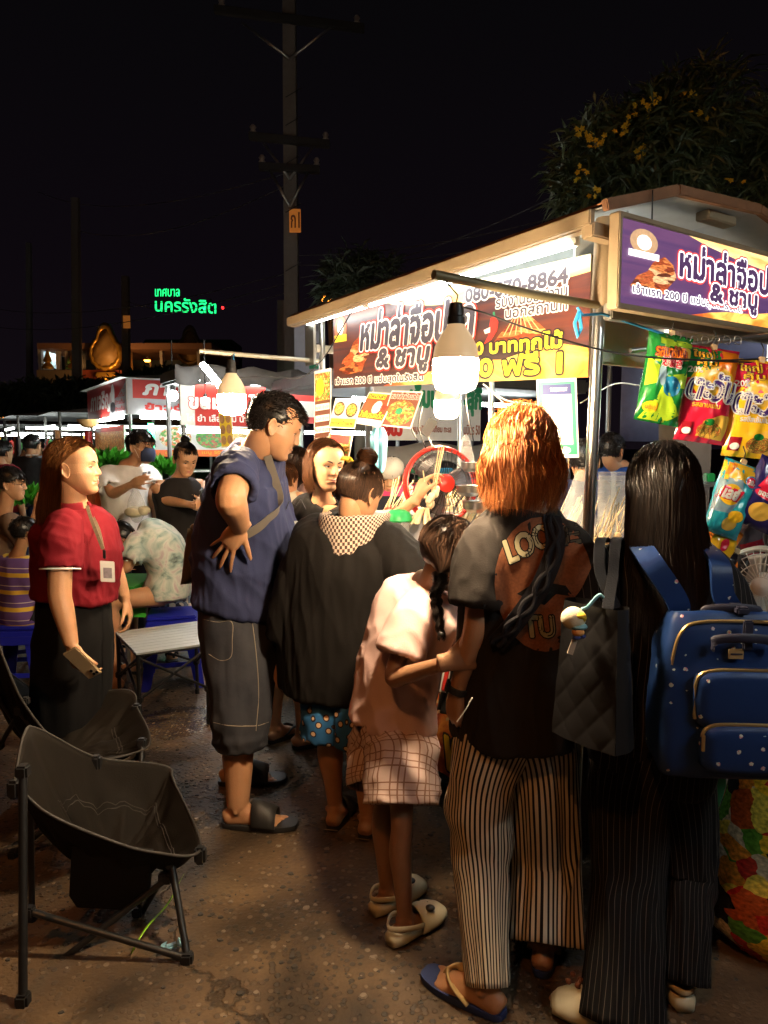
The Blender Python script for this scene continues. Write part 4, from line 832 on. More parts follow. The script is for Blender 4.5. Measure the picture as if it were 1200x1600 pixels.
# hung posters
def poster(label, corners, mt, cat='poster', group=None, th=.003, back=pwhite):
    bl, br, tl = corners; t = thing('poster', label, cat, lerp(bl, br, .5), group); s = Sign(bl, br - bl, tl - bl); s.slab(t, back, th, 'card'); 
    if mt is not None: s.panel(t, (.04, .04, .96, .96), mt, .0006)
    return t, s
def cq(pts, D): return [at(x, y, d) for (x, y), d in zip(pts, D)]
DISH = food('print_dish', [(.60, .20, .04), (.75, .42, .08), (.30, .09, .03), (.12, .32, .05), (.80, .62, .22), (.55, .12, .04)], 16)
CURRY = food('print_curry', [(.75, .30, .03), (.55, .14, .03), (.85, .52, .12), (.20, .25, .05)], 9)
t, s = poster('tilted food poster with two bowls over a yellow strip, far left under the banner', cq([(513, 668), (554, 670), (524, 622)], (3.45, 3.32, 3.45)), None, group='food posters under the banner'); s.panel(t, (.03, .30, .97, .97), mat('print_pale', (.55, .50, .44), .5), .0008); s.panel(t, (.03, .03, .97, .32), yellow, .0012); s.panel(t, (.06, .40, .46, .88), ink, .0012, n=18); s.panel(t, (.09, .46, .43, .84), DISH, .0018, n=18); s.panel(t, (.52, .36, .94, .84), ink, .0012, n=18); s.panel(t, (.56, .42, .90, .80), CURRY, .0018, n=18); s.text(t, 'หมาล่าน้ำแดง', (.08, .10, .92, .24), pred, .0008, h=.002)
t, s = poster('tilted brown poster with yellow Thai heading, middle one under the banner', cq([(552, 661), (594, 667), (577, 612)], (3.34, 3.2, 3.34)), mat('print_brown', (.28, .07, .025), .5, var=.4, vs=40), group='food posters under the banner'); s.panel(t, (.05, .80, .70, .96), yellow, .0012); s.text(t, 'มีหม่าล่า', (.08, .82, .68, .94), ink, .0008, h=.0018); s.panel(t, (.40, .35, .72, .75), pwhite, .0012, n=12); s.text(t, 'น้ำจิ้มรสเด็ด', (.06, .22, .94, .42), yellow, .001, ((.003, ink),), h=.0018); s.panel(t, (.05, .04, .95, .18), pwhite, .0012); s.text(t, 'มีชา', (.70, .50, .95, .66), pred, .0008, h=.0018)
t, s = poster('tilted poster of a plate of noodles under the middle of the banner', cq([(594, 665), (642, 670), (612, 610)], (3.22, 3.05, 3.22)), mat('print_maroon', (.20, .05, .03), .5, var=.3), group='food posters under the banner'); s.panel(t, (.05, .05, .96, .74), DISH, .0012, n=28); s.panel(t, (.36, .34, .58, .54), pgreen, .0018, n=9); s.text(t, 'หมาล่าผัดแห้ง', (.08, .78, .95, .94), pred, .0012, ((.003, pwhite),), h=.0018)
t, s = poster('colourful poster of skewers hanging just above the girl looking back', cq([(508, 712), (545, 716), (514, 677)], (3.45, 3.35, 3.45)), DISH); s.panel(t, (.1, .6, .9, .95), pred, .0012)
t, s = poster('tall brown menu board with white lines at the far post of the stall', cq([(491, 705), (517, 702), (491, 580)], (3.72, 3.66, 3.72)), mat('print_brown2', (.15, .05, .025), .5, var=.3)); s.panel(t, (.06, .62, .94, .96), DISH, .0012); s.panel(t, (.12, .68, .60, .9), yellow, .0016, n=16)
for k in range(4): s.panel(t, (.08, .50 - k * .14, .92, .58 - k * .14), pwhite, .0014); s.text(t, 'หมาล่า 10 บาท', (.12, .515 - k * .14, .88, .565 - k * .14), ink, 0, h=.0018)
t, s = poster('green payment poster with a blank white panel hung under the banner beside the post', cq([(843, 716), (905, 715), (838, 593)], (2.27, 2.24, 2.27)), pgreen, back=mat('poster_edge', (.78, .78, .70), .35)); s.panel(t, (.14, .17, .86, .93), pwhite, .0012); s.panel(t, (.14, .80, .86, .93), pnavy, .0018); s.text(t, 'THAI QR PAYMENT', (.34, .835, .76, .885), pwhite, .0004, h=.0024); s.text(t, 'แม่มณี', (.46, .745, .58, .765), ink, 0, h=.0018); s.text(t, 'สแกนจ่าย', (.36, .235, .64, .265), ink, 0, h=.0018); s.panel(t, (.52, .05, .80, .14), pwhite, .0014, n=14); s.panel(t, (.22, .06, .46, .13), pred, .0014)
for x in (852, 890): cable('hanger', [at(x, 590, 2.27), at(x + 2, 602, 2.27)], t, .0015)
# folded light blue umbrella hung in the stall
cu_ = at(592, 668, 3.5); one('folded_umbrella', mat('umbrella_blue', (.16, .46, .62), .5), None, lambda m: m.loft([cu_, cu_ - Zu * .04, cu_ - Zu * .12, cu_ - Zu * .2, cu_ - Zu * .235], [.02, .036, .034, .026, .006], V(1, 0, 0), n=24, sub=3, fn=lambda a, q: 1 + .22 * np.sin(a * 7)), label='folded light blue umbrella hanging under the posters', cat='umbrella')
# counter front banner with the price
A, B_ = S(1.45, -.016, .15), S(.10, -.016, .15); t = thing('price_banner', 'red and orange printed banner on the counter front showing a yellow 10', 'banner', lerp(A, B_, .5)); s = Sign(A, B_ - A, Zu * .68); s.slab(t, mat('banner_vinyl', (.25, .05, .02), .4), .006, 'sheet'); s.panel(t, (0, 0, 1, 1), fire('print_ember', [(.10, .012, .010), (.50, .07, .02), (.75, .28, .05), (.45, .05, .015), (.16, .02, .01)], 0, (3, 2, 1), 2.2), .0008)
for k in range(5): s.panel(t, (.1 + .2 * k, .36, .26 + .2 * k, .80), food('print_meat0', MEAT, 17), .0014, n=18)
for k in range(16): s.poly(t, [(.05 + .06 * k, .34), (.14 + .06 * k, .44), (.14 + .06 * k, .46), (.05 + .06 * k, .36)], wood, .002)
s.text(t, '10 ฟรี 1', (.350, .05, .80, .33), yellow, .008, ((.018, ink),), h=.003); s.text(t, '10 บาททุกไม้', (.39, .36, .86, .55), yellow, .004, ((.011, ink),), h=.003)
# ================================================================ far things
conc = mat('pole_concrete', (.15, .13, .115), .8, var=.2, bump=.3, bs=30)
def far(px, py, D): return at(px, py, D)
def pole(label, px, D, w, top, tilt=0., arms=(), m=None):
    b0 = far(px, 700, D); b0[2] = 0; t = thing('utility_pole', label, 'utility pole', b0, 'concrete utility poles behind the market'); tp = far(px + tilt, top, D)
    mb = MB(); mb.loft([b0, tp], [(w * .6, w * .6), (w * .45, w * .45)], V(1, 0, 0), n=8, sub=2, ex=6); obj('shaft', mb, m or conc, t, smooth=30)
    for z, L, dy in arms:
        mb = MB(); c = far(px + tilt * .5, z, D) - V(0, w * .6, 0); mb.box(c, (L, .09, .11), rot(V(1, 0, 0), V(0, 1, 0), dy), V(0, 1, 0), V(0, 0, 1), .01); obj('crossarm', mb, mat('crossarm_dark', (.022, .020, .020), .8), t, smooth=30)
        for sx_ in (-.45, .45):
            mb = MB(); p_ = c + rot(V(1, 0, 0), V(0, 1, 0), dy) * L * sx_; mb.lathe(p_, [(.02, .05), (.05, .07), (.03, .1), (.05, .13), (.02, .17)], n=10); obj('insulator', mb, mat('ceramic', (.25, .2, .17), .3), t)
            mb = MB(); mb.tube([c + V(L * sx_ * .7, 0, -.05), c + V(0, 0, -.55)], .02, n=6); obj('brace', mb, galv, t)
    return t
t = pole('tall pale concrete utility pole rising above the stall roof', 457, 11., .215, -160, -6, ((225, 1.2, .10), (268, .9, .05), (38, 2.2, .12)))
c = far(461, 345, 10.82); one('marker_plate', mat('orange_plate', (.75, .24, .04), .35, emit=.10), t, lambda m: m.box(c, (.17, .02, .34), bev=.006)); s = Sign(c + V(-.085, -.012, -.17), V(.17, 0, 0), V(0, 0, .34)); s.text(t, 'ก1', (.15, .2, .9, .85), mat('plate_dark', (.16, .04, .015), .6), .004, h=.002)
for k in range(5): one('band', wire, t, lambda m: m.tube([far(446, 152 + k * 36 + k * k * 8, 10.8), far(470, 138 + k * 36 + k * k * 8, 10.8)], .008, n=6))
pole('dim concrete pole left of the green lit letters', 197, 21., .22, 432, -1); t = pole('dim dark pole standing behind the gilded ornament', 119, 20., .22, 310, -1, m=mat('pole_dark', (.20, .18, .17), .8)); pole('thin dim pole between the white board and the tall pole', 439, 14., .16, 470, 0); pole('faint pole at the far left edge over the market', 45, 30., .22, 380, 0, m=MAT['pole_dark'])
c = far(198, 503, 20.8); one('reflector', MAT['orange_plate'], bpy.data.objects['utility_pole.001'], lambda m: m.box(c, (.20, .02, .36)))
# overhead wires
for i, (a, b_, sg_) in enumerate((((-60, 470, 24), (457, 425, 11), .5), ((-60, 500, 24), (457, 440, 11), .5), ((457, 400, 11), (1300, 180, 9), .4), ((457, 415, 11), (1300, 215, 9), .4), ((457, 435, 11), (900, 290, 9), .2), ((197, 470, 21), (457, 455, 11), .3), ((60, 300, 26), (457, 268, 11), .5), ((119, 360, 20), (457, 285, 11), .4))):
    cable('overhead_wire', [far(*a), far(*b_)], r=.008, sag=sg_, m=mat('wire_grey', (.06, .055, .06), .6), label='overhead wire ' + ('sagging left from the tall pole, upper', 'sagging left from the tall pole, lower', 'rising right from the tall pole over the roof, upper', 'rising right from the tall pole over the roof, middle', 'running right just above the stall roof', 'from the reflector pole to the tall pole', 'from the far left to the lower crossarm', 'from the dark left pole to the tall pole')[i], cat='wire', group='overhead wires')
# lit green letters on a dark tower
D = 60.; tw = thing('water_tower', 'dark slab building top carrying the lit green letters', 'building', V(far(290, 700, D + 2)[0], D + 3, 0)); mb = MB(); a, b_ = far(222, 455, D + 1), far(362, 455, D + 1)
mb.box((a + b_) / 2 * V(1, 1, 0) + V(0, 2, (a[2] - 4) / 2), (b_[0] - a[0], 4, a[2] - 4), bev=.1); obj('wall', mb, mat('night_wall', (.012, .011, .013), .9), tw, smooth=30)
t = thing('letter_sign', 'glowing green Thai letters high over the market', 'sign', far(290, 487, D)); GL = emis('green_letters', (.01, .75, .16), 1.15)
bl, br, tl = far(243, 485, D), far(338, 485, D), far(243, 455, D); s = Sign(bl, br - bl, tl - bl); s.text(t, 'เทศบาล', (.0, .72, .40, 1.12), GL, .012, h=.1); s.text(t, 'นครรังสิต', (.0, -.05, 1.0, .68), GL, .02, h=.1, slope=-.12)
for x in range(5):
    mb = MB(); mb.tube([s.p(.1 + .2 * x, -.1, 0), s.p(.1 + .2 * x, .6, -.1)], .08, n=6); obj('strut', mb, MAT['night_wall'], t)
def lamp_dot(px, py, D, r, col, st, label, pole_=True):
    c = far(px, py, D); t = thing('street_lamp', label, 'street lamp', c * V(1, 1, 0), 'far street lamps'); 
    one('lamp_glass', emis('glow_%s' % label[:14], col, st), t, lambda m: m.lathe(c, [(0, -r * .5), (r * .7, -r * .42), (r, 0), (r * .9, r * .1)], n=14)); one('lamp_head', mat('lamp_shell', (.20, .08, .04), .5), t, lambda m: m.lathe(c, [(r * 1.05, .01), (r * 1.0, r * .25), (r * .5, r * .6), (.02, r * .7)], n=14))
    one('lamp_post', MAT['pole_dark'], t, lambda m: m.tube([c + Zu * r * .6, c + Zu * r * 1.2 + V(0, .2, 0), c * V(1, 1, 0) + V(0, .9, c[2] * .8), c * V(1, 1, 0) + V(0, .9, 0)], .05, n=8))
lamp_dot(512, 465, 14., .16, (1., .27, .02), 9, 'orange street lamp glowing over the left end of the stall roof')
lamp_dot(230, 563, 24., .11, (1., .30, .03), 9, 'small amber lamp by the dark gilded ornament'); lamp_dot(35, 640, 34., .22, (1., .25, .03), 6, 'amber lamp over the far left market tents'); lamp_dot(4, 652, 30., .2, (1., .3, .04), 6, 'amber lamp cut by the left edge'); lamp_dot(8, 628, 40., .16, (1., .4, .1), 5, 'dim lamp at the left edge on a thin post')
c = far(348, 481, 60); one('warning_lamp', emis('glow_red', (1., .02, .02), 3), None, lambda m: m.ball(c, .12), label='tiny red warning lamp right of the green letters', cat='lamp')
# shrine building with gilded ornaments
gold = mat('gold', (.55, .30, .05), .35, metal=.7, var=.3, vs=6, bump=.6, bs=9); D = 24.
t = thing('shrine_hall', 'pale lit pavilion with gilded figures at the far left', 'building', far(100, 700, D) * V(1, 1, 0))
def fb(mb, x0, y0, x1, y1, d0, d1, bev=0.):
    a, b_ = far(x0, y1, d0), far(x1, y0, d0); mb.box(((a[0] + b_[0]) / 2, (d0 + d1) / 2, (a[2] + b_[2]) / 2), (b_[0] - a[0], d1 - d0, b_[2] - a[2]), bev=bev)
wallm = mat('shrine_wall', (.50, .44, .38), .7)
one('plinth', mat('shrine_stone', (.22, .17, .12), .8), t, lambda m: fb(m, 58, 578, 124, 600, D - .2, D + 3)); one('base', mat('night_wall', (.012, .011, .013), .9), t, lambda m: fb(m, 50, 600, 320, 700, D, D + 3))
one('roof', mat('shrine_roof', (.30, .15, .09), .7), t, lambda m: (fb(m, 58, 536, 330, 545, D - .5, D + 4),)); one('back_wall', mat('shrine_back', (.10, .12, .13), .6), t, lambda m: fb(m, 60, 545, 320, 580, D + 2.5, D + 2.8))
for x in (60, 88, 102, 126, 150, 200, 250, 308): one('column', wallm, t, lambda m: fb(m, x, 545, x + 3.5, 579, D, D + .2))
one('pane', mat('shrine_pane', (.5, .6, .62), .2), t, lambda m: fb(m, 66, 549, 87, 576, D + 1, D + 1.05)); one('ceiling_lamp', FARL, t, lambda m: (fb(m, 64, 545.5, 100, 547, D + .6, D + .7),)); one('ceiling_lamp', emis('dim_cool', (.5, .8, 1.), 2.5), t, lambda m: fb(m, 215, 546, 305, 547.5, D + .6, D + .7))
one('frieze', mat('shrine_frieze', (.30, .06, .03), .5, var=.6, vs=3), t, lambda m: fb(m, 128, 578, 190, 592, D - .3, D + .1))
for i, (x, w) in enumerate(((75, 8), (108, 5), (115, 8))):
    c = far(x, 577, D - .1); k = w * .022
    one('statue', gold if i != 1 else mat('jade', (.2, .4, .12), .4), t, lambda m: m.lathe(c, [(0, 0), (1.0 * k, .05 * k), (1.1 * k, .4 * k), (.9 * k, .7 * k), (.45 * k, 1.2 * k), (.75 * k, 1.6 * k), (.5 * k, 2.4 * k), (.38 * k, 2.7 * k), (.3 * k, 3.1 * k), (.08 * k, 3.6 * k), (0, 4.2 * k)], n=14))
def ornament(px, py, rr, D, m, label):
    c = far(px, py, D); t = thing('gilded_ornament', label, 'ornament', c - Zu * rr, 'gilded arch ornaments'); pts = []
    for a in np.linspace(0, 2 * math.pi, 60, endpoint=False):
        r_ = rr * (1 + .75 * max(0, math.sin(a)) ** 14 + .03 * math.sin(a * 14)); pts.append(V(math.cos(a) * r_ * .95, 0, math.sin(a) * r_))
    pts = np.array(pts); mb = MB(); mb.ring_loft([c + pts * .78 + V(0, -.04, 0), c + pts * .8 + V(0, -.12, 0), c + pts + V(0, -.06, 0), c + pts + V(0, .2, 0)], 0, 1); obj('frame', mb, m, t)
    mb = MB(); mb.ring_loft([c + pts * .80 + V(0, -.03, 0), c + pts * .80 + V(0, .1, 0)]); obj('disc', mb, mat('ornament_disc', (.34, .20, .07), .5, var=.5, vs=2.), t); one('stand', m, t, lambda q: (q.box(c - Zu * rr * 1.25, (rr * 1.2, .2, rr * .3), bev=.04), q.tube([c - Zu * rr * 1.2, c * V(1, 1, 0)], .1)))
ornament(165, 552, .56, 23.3, gold, 'gilded round ornament with a pointed crest, lit, at far left'); ornament(297, 548, .50, 25, mat('gold_dim', (.20, .13, .05), .5, metal=.5), 'dark pointed ornament right of the amber lamp')
l = bpy.data.lights.new('shrine_flood', 'POINT'); l.energy = 40; l.color = (1, .50, .16); l.shadow_soft_size = .2; lo = bpy.data.objects.new('shrine_flood', l); COL.objects.link(lo); lo.location = far(172, 590, 22.2)
# pale board on the stalls behind
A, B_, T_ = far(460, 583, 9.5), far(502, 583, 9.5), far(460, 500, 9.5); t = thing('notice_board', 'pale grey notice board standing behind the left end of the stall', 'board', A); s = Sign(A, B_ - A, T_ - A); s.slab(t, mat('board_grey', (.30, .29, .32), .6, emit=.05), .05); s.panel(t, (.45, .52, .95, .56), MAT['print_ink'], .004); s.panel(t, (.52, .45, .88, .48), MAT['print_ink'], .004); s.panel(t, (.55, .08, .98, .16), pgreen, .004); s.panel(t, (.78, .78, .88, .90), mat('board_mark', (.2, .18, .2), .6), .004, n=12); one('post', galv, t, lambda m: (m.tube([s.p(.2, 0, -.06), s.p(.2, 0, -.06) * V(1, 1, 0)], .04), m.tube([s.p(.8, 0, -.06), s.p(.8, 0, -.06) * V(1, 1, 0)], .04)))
# ---------------------------------------------------------------- other stalls
def stall(label, corner, lu, lv, z0, z1, roofz, signm, wall=None, lamp=True, roofm=None, cnt=.85, posts=True, group='other food stalls', over=.12, sign_u=True, sign_v=True, roof='hip', lampm=None):
    o = corner * V(1, 1, 0); t = thing('market_stall', label, 'food stall', o + Uv * lu / 2 + Vv * lv / 2, group); q = lambda u, v, z: S(u, v, z, o)
    if posts:
        for u, v in ((0, 0), (lu, 0), (0, lv), (lu, lv)): one('post', mat('post_dull', (.16, .155, .15), .5, metal=.4), t, lambda m: m.tube([q(u, v, z1), q(u, v, 0)], .022, n=8))
    if roof == 'hip': one('roof', roofm or galv, t, lambda m: m.add([q(-over, -over, z1), q(-over, lv + over, z1), q(lu + over, lv + over, z1), q(lu + over, -over, z1), q(lu * .3, lv * .5, roofz), q(lu * .7, lv * .5, roofz)], [(0, 1, 4), (1, 2, 5, 4), (2, 3, 5), (3, 0, 4, 5), (3, 2, 1, 0)]), smooth=False)
    if roof == 'flat': one('roof', roofm or galv, t, lambda m: (m.box(q(lu / 2, lv / 2, (z1 + roofz) / 2), (lu + 2 * over, lv + 2 * over, roofz - z1), Uv, Vv, Zu, .02)))
    one('counter', wall or dark, t, lambda m: m.box(q(lu / 2, lv / 2, cnt / 2 + .05), (lu * .96, lv * .6, cnt - .1), Uv, Vv, Zu, .01)); one('countertop', galv, t, lambda m: m.box(q(lu / 2, lv / 2, cnt + .015), (lu * 1.0, lv * .7, .03), Uv, Vv, Zu, .005))
    if lamp:
        for (a, b_) in ((q(.1, -.06, z0 - .05), q(min(lu - .1, 1.3), -.06, z0 - .05)), (q(-.06, .1, z0 - .05), q(-.06, min(lv - .1, 1.3), z0 - .05))): one('tube_lamp', lampm or FARL, t, lambda m: m.tube([a, b_], .02, n=8))
    return t, o, q
sred = mat('sign_red', (.50, .022, .014), .45, var=.06); sgrey = mat('sign_grey', (.40, .39, .40), .5)
# stall with the two red and grey signs
oA = far(203, 648, 8.0); t, o, q = stall('corner stall with red and grey sign boards reading in white Thai letters', oA, 2.2, 1.7, 1.90, 2.28, 2.44, None, mat('stall_green', (.10, .30, .20), .5))
s = Sign(q(2.2, -.04, 1.88), q(-.03, -.04, 1.88) - q(2.2, -.04, 1.88), Zu * .40); s.slab(t, offw, .03, 'sign_board'); s.panel(t, (.0, .0, 1, 1), sred, .002); s.poly(t, [(.62, 0), (1, 0), (1, .9), (.82, .55), (.62, .4)], sgrey, .003); s.text(t, 'ภาเจริญ', (.10, .18, .66, .80), pwhite, .012, h=.005, shear=.2)
for k in range(4): s.text(t, 'ข้าวต้ม', (.76, .12 + k * .2, .97, .26 + k * .2), sred, .002, h=.005)
s.panel(t, (.64, .1, .76, .42), ink, .004, n=16); s.panel(t, (.66, .3, .75, .95), pwhite, .0036, n=12)
s = Sign(q(-.04, -.03, 1.88), Vv * 1.9, Zu * .40); s.slab(t, offw, .03, 'sign_board'); s.panel(t, (0, 0, 1, 1), sgrey, .002); s.poly(t, [(.03, .97), (.03, .45), (.25, .44), (.5, .52), (.98, .80), (.98, .97)], sred, .003); s.text(t, 'ภาเจริญ', (.09, .48, .58, .92), pwhite, .010, ((.016, sred),), h=.005, shear=.2); s.text(t, 'ข้าวต้มกุ๊ย สุกี้', (.10, .08, .72, .32), sred, .007, h=.005)
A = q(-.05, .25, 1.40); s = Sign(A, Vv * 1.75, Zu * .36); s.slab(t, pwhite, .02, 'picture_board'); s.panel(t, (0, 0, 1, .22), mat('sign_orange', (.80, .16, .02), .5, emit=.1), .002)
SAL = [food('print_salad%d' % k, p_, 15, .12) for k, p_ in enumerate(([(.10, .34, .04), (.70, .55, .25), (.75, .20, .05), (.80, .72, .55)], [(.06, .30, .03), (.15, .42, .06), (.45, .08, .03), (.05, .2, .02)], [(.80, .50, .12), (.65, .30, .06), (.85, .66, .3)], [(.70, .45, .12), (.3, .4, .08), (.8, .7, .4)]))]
for k in range(4): s.panel(t, (.03 + .245 * k, .26, .245 + .245 * k, .96), SAL[k], .003, n=20); s.text(t, 'เมนู 50', (.07 + .245 * k, .05, .2 + .245 * k, .18), yellow, 0, h=.004)
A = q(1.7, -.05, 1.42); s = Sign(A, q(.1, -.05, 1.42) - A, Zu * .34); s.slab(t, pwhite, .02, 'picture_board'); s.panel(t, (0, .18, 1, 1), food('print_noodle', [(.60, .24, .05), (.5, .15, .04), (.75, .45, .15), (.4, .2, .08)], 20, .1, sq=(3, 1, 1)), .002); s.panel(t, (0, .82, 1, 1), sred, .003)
for u, v in ((-.02, .22), (-.02, .62)): one('green_tube', GRN, t, lambda m: m.tube([q(u, v, 1.42), q(u, v, 1.78)], .03, n=10))
one('red_post', red, t, lambda m: m.tube([q(1.9, -.1, .2), q(1.9, -.1, 1.72)], .05, n=10)); one('shelf', galv, t, lambda m: (m.box(q(.4, 1.0, 1.22), (.5, 1.6, .02), Uv, Vv, Zu), m.box(q(-.1, .3, 1.0), (.02, .02, .5), Uv, Vv, Zu), m.box(q(-.1, 1.0, 1.0), (.02, .02, .5), Uv, Vv, Zu), m.box(q(-.1, 1.6, 1.0), (.02, .02, .5), Uv, Vv, Zu)))
# stall with the rice noodle sign
oB = far(287, 665, 6.3); t, o, q = stall('stall with a low red sign in white Thai letters under a dark tarp roof', oB, .45, 2.6, 1.72, 2.08, 2.2, None, lamp=False, roof='flat', roofm=mat('tarp_dark', (.10, .10, .10), .7, var=.3), over=.06)
s = Sign(q(-.08, -.05, 1.70), Vv * .80, Zu * .36); s.slab(t, offw, .03, 'sign_board'); s.panel(t, (.16, 0, 1, 1), sred, .002); s.text(t, 'ขนมจีน ไข่', (.10, .42, .97, .80), pwhite, .008, ((.015, sred),), h=.004); s.text(t, 'ไก่ ยำ เลือกหมี่ น้ำยาป่า', (.06, .10, .97, .28), pwhite, .002, h=.004)
for v0 in (.05, 1.35): one('tube_lamp', FARL, t, lambda m: m.tube([q(-.10, v0, 2.09), q(-.10, v0 + 1.1, 2.09)], .018, n=8)); one('tube_lamp', FARL, t, lambda m: m.tube([q(.3, v0, 1.66), q(.3, v0 + 1.0, 1.66)], .018, n=8))
s = Sign(q(-.06, 1.0, 1.74), Vv * .36, Zu * .30); s.slab(t, sred, .02, 'sign_board'); s.panel(t, (.3, .2, .8, .7), offw, .002)
one('tarp_edge', mat('tarp_grey', (.16, .16, .16), .75, bump=.4, bs=12), t, lambda m: grid_surface(m, np.array([[q(-.14 + .03 * math.sin(i * 1.9 + k), v, 2.22 - k * .055 - .02 * math.sin(i * 1.1)) for i, v in enumerate(np.linspace(-.1, 2.7, 40))] for k in range(4)])), solid=.004)
for k in range(3): one('white_bowl', pwhite, t, lambda m: m.lathe(q(-.02 + .1 * k, .9 + .3 * k, .89 + .02), [(.05, 0), (.11, .05), (.12, .08), (.10, .06)], n=18))
# yellow menu sheet with bowls
t, s = poster('yellow menu sheet with round dishes hanging behind the left bulb', cq([(346, 700), (366, 698), (341, 645)], (4.6, 4.55, 4.6)), mat('menu_yellow', (.75, .62, .06), .5))
for k in range(3):
    for j in range(2): s.panel(t, (.06 + .46 * j, .08 + .30 * k, .46 + .46 * j, .34 + .30 * k), mat('menu_dish', (.40, .24, .14), .5, var=.6, vs=50), .0014, n=14)
# stall behind the skewer stall with a white sign
oC = far(575, 690, 5.4); t, o, q = stall('stall with a white sign in big green letters seen through the skewer stall', oC, 1.4, 2.2, 1.62, 2.0, 2.12, None, mat('stall_grey', (.25, .26, .28), .5), lamp=False, roof='flat', roofm=mat('tarp_dark', (.1, .1, .1), .7))
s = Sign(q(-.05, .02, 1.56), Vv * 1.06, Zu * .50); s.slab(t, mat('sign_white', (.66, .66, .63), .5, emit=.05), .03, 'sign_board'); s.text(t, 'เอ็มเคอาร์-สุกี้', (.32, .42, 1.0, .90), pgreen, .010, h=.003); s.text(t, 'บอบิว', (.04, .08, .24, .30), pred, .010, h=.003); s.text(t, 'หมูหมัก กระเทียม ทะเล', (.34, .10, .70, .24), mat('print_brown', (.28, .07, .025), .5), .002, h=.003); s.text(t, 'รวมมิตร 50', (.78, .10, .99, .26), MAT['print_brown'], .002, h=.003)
one('awning', mat('canvas_grey', (.30, .31, .31), .8, bump=.3, bs=14), t, lambda m: grid_surface(m, np.array([[q(-.10 - .05 * k, v, 1.53 - .05 * k - .02 * math.sin(v * 9)) for v in np.linspace(.0, 1.2, 24)] for k in range(4)])), solid=.004)
one('glass_case', glass, t, lambda m: m.box(q(.0, .35, 1.14), (.02, .5, .42), Uv, Vv, Zu)); one('case_frame', galv, t, lambda m: (m.box(q(.0, .1, 1.14), (.03, .03, .44), Uv, Vv, Zu), m.box(q(.0, .6, 1.14), (.03, .03, .44), Uv, Vv, Zu), m.box(q(.0, .35, 1.36), (.03, .53, .03), Uv, Vv, Zu)))
for v0 in (.1, 1.2): one('tube_lamp', FARL, t, lambda m: m.tube([q(.4, v0, 1.9), q(.4, v0 + .9, 1.9)], .018, n=8))
for i, (v, u, z, m_, w) in enumerate(((.62, .2, 1.34, green, .16), (.80, .25, 1.24, MAT['green_plastic'], .2), (.95, .3, 1.28, mat('cyan_plastic', (.03, .30, .45), .4), .16), (.66, .3, 1.16, mat('orange_plastic', (.75, .18, .03), .4), .12), (1.1, .2, 1.2, blue, .14), (.62, .25, 1.09, blue, .1))):
    one('storage_box', m_, None, lambda m: m.box(q(u, v, z), (.14, w, .09), Uv, Vv, Zu, .012), label='%s plastic box stacked in the stall behind' % ('big green', 'flat green', 'cyan', 'orange', 'wide blue', 'small blue')[i], cat='box', group='plastic boxes stacked in the stall behind')
one('back_shelf', galv, t, lambda m: (m.box(q(.25, .9, 1.04), (.3, 1.0, .02), Uv, Vv, Zu), m.box(q(.25, .9, 1.19), (.3, 1.0, .015), Uv, Vv, Zu)))
# dark tarps and lamps to the right, behind the corner post
oD = S(-.6, 3.2, 0); t, o, q = stall('dim stall under a navy tarp behind the corner post', oD, 3.2, 2.6, 2.0, 2.25, 2.4, None, lamp=False, roof='flat', roofm=mat('tarp_navy', (.035, .035, .075), .7, var=.3), over=.2)
one('tarp_wall', MAT['tarp_navy'], t, lambda m: grid_surface(m, np.array([[q(2.6, v, z) + Uv * .03 * math.sin(v * 5) for v in np.linspace(-.6, 3.4, 24)] for z in (1.55, 1.8, 2.1, 2.4)])), solid=.004)
for (a, b_) in ((q(1.2, -.2, 1.75), q(1.2, 1.0, 1.75)), (q(1.8, .1, 1.70), q(1.8, 1.2, 1.70)), (q(.7, -.1, 1.95), q(.7, .7, 1.95))): one('tube_lamp', FARL, t, lambda m: m.tube([a, b_], .02, n=8))
one('rail', galv, t, lambda m: (m.tube([q(1.0, .0, 1.42), q(1.0, 2.4, 1.42)], .014), m.tube([q(1.0, .0, 1.30), q(1.0, 2.4, 1.30)], .010)))
for k in range(6): one('rail_post', galv, t, lambda m: m.tube([q(1.0, .1 + .4 * k, 1.44), q(1.0, .1 + .4 * k, .9)], .012))
one('wood_frame', mat('frame_wood', (.30, .12, .05), .6), t, lambda m: (m.box(q(1.3, .9, 1.5), (.03, .5, .04), Uv, Vv, Zu), m.box(q(1.3, .9, 1.32), (.03, .5, .04), Uv, Vv, Zu), m.box(q(1.3, .65, 1.41), (.03, .04, .2), Uv, Vv, Zu), m.box(q(1.3, 1.15, 1.41), (.03, .04, .2), Uv, Vv, Zu)))
one('pillar', mat('pillar_grey', (.16, .14, .13), .8), t, lambda m: m.box(at(1082, 735, 4.6), (.16, .16, .9)))
for i, (px, py, m_, w) in enumerate(((1094, 748, clear, .06), (1108, 746, green, .05))): one('food_tub', m_, None, lambda m: m.box(at(px, py, 4.2), (w, .06, .05), bev=.006), label=('clear plastic tub by the pillar', 'green plastic tub by the pillar')[i], cat='tub')
one('tub_shelf', galv, t, lambda m: m.box(at(1100, 757, 4.2), (.3, .2, .02)))
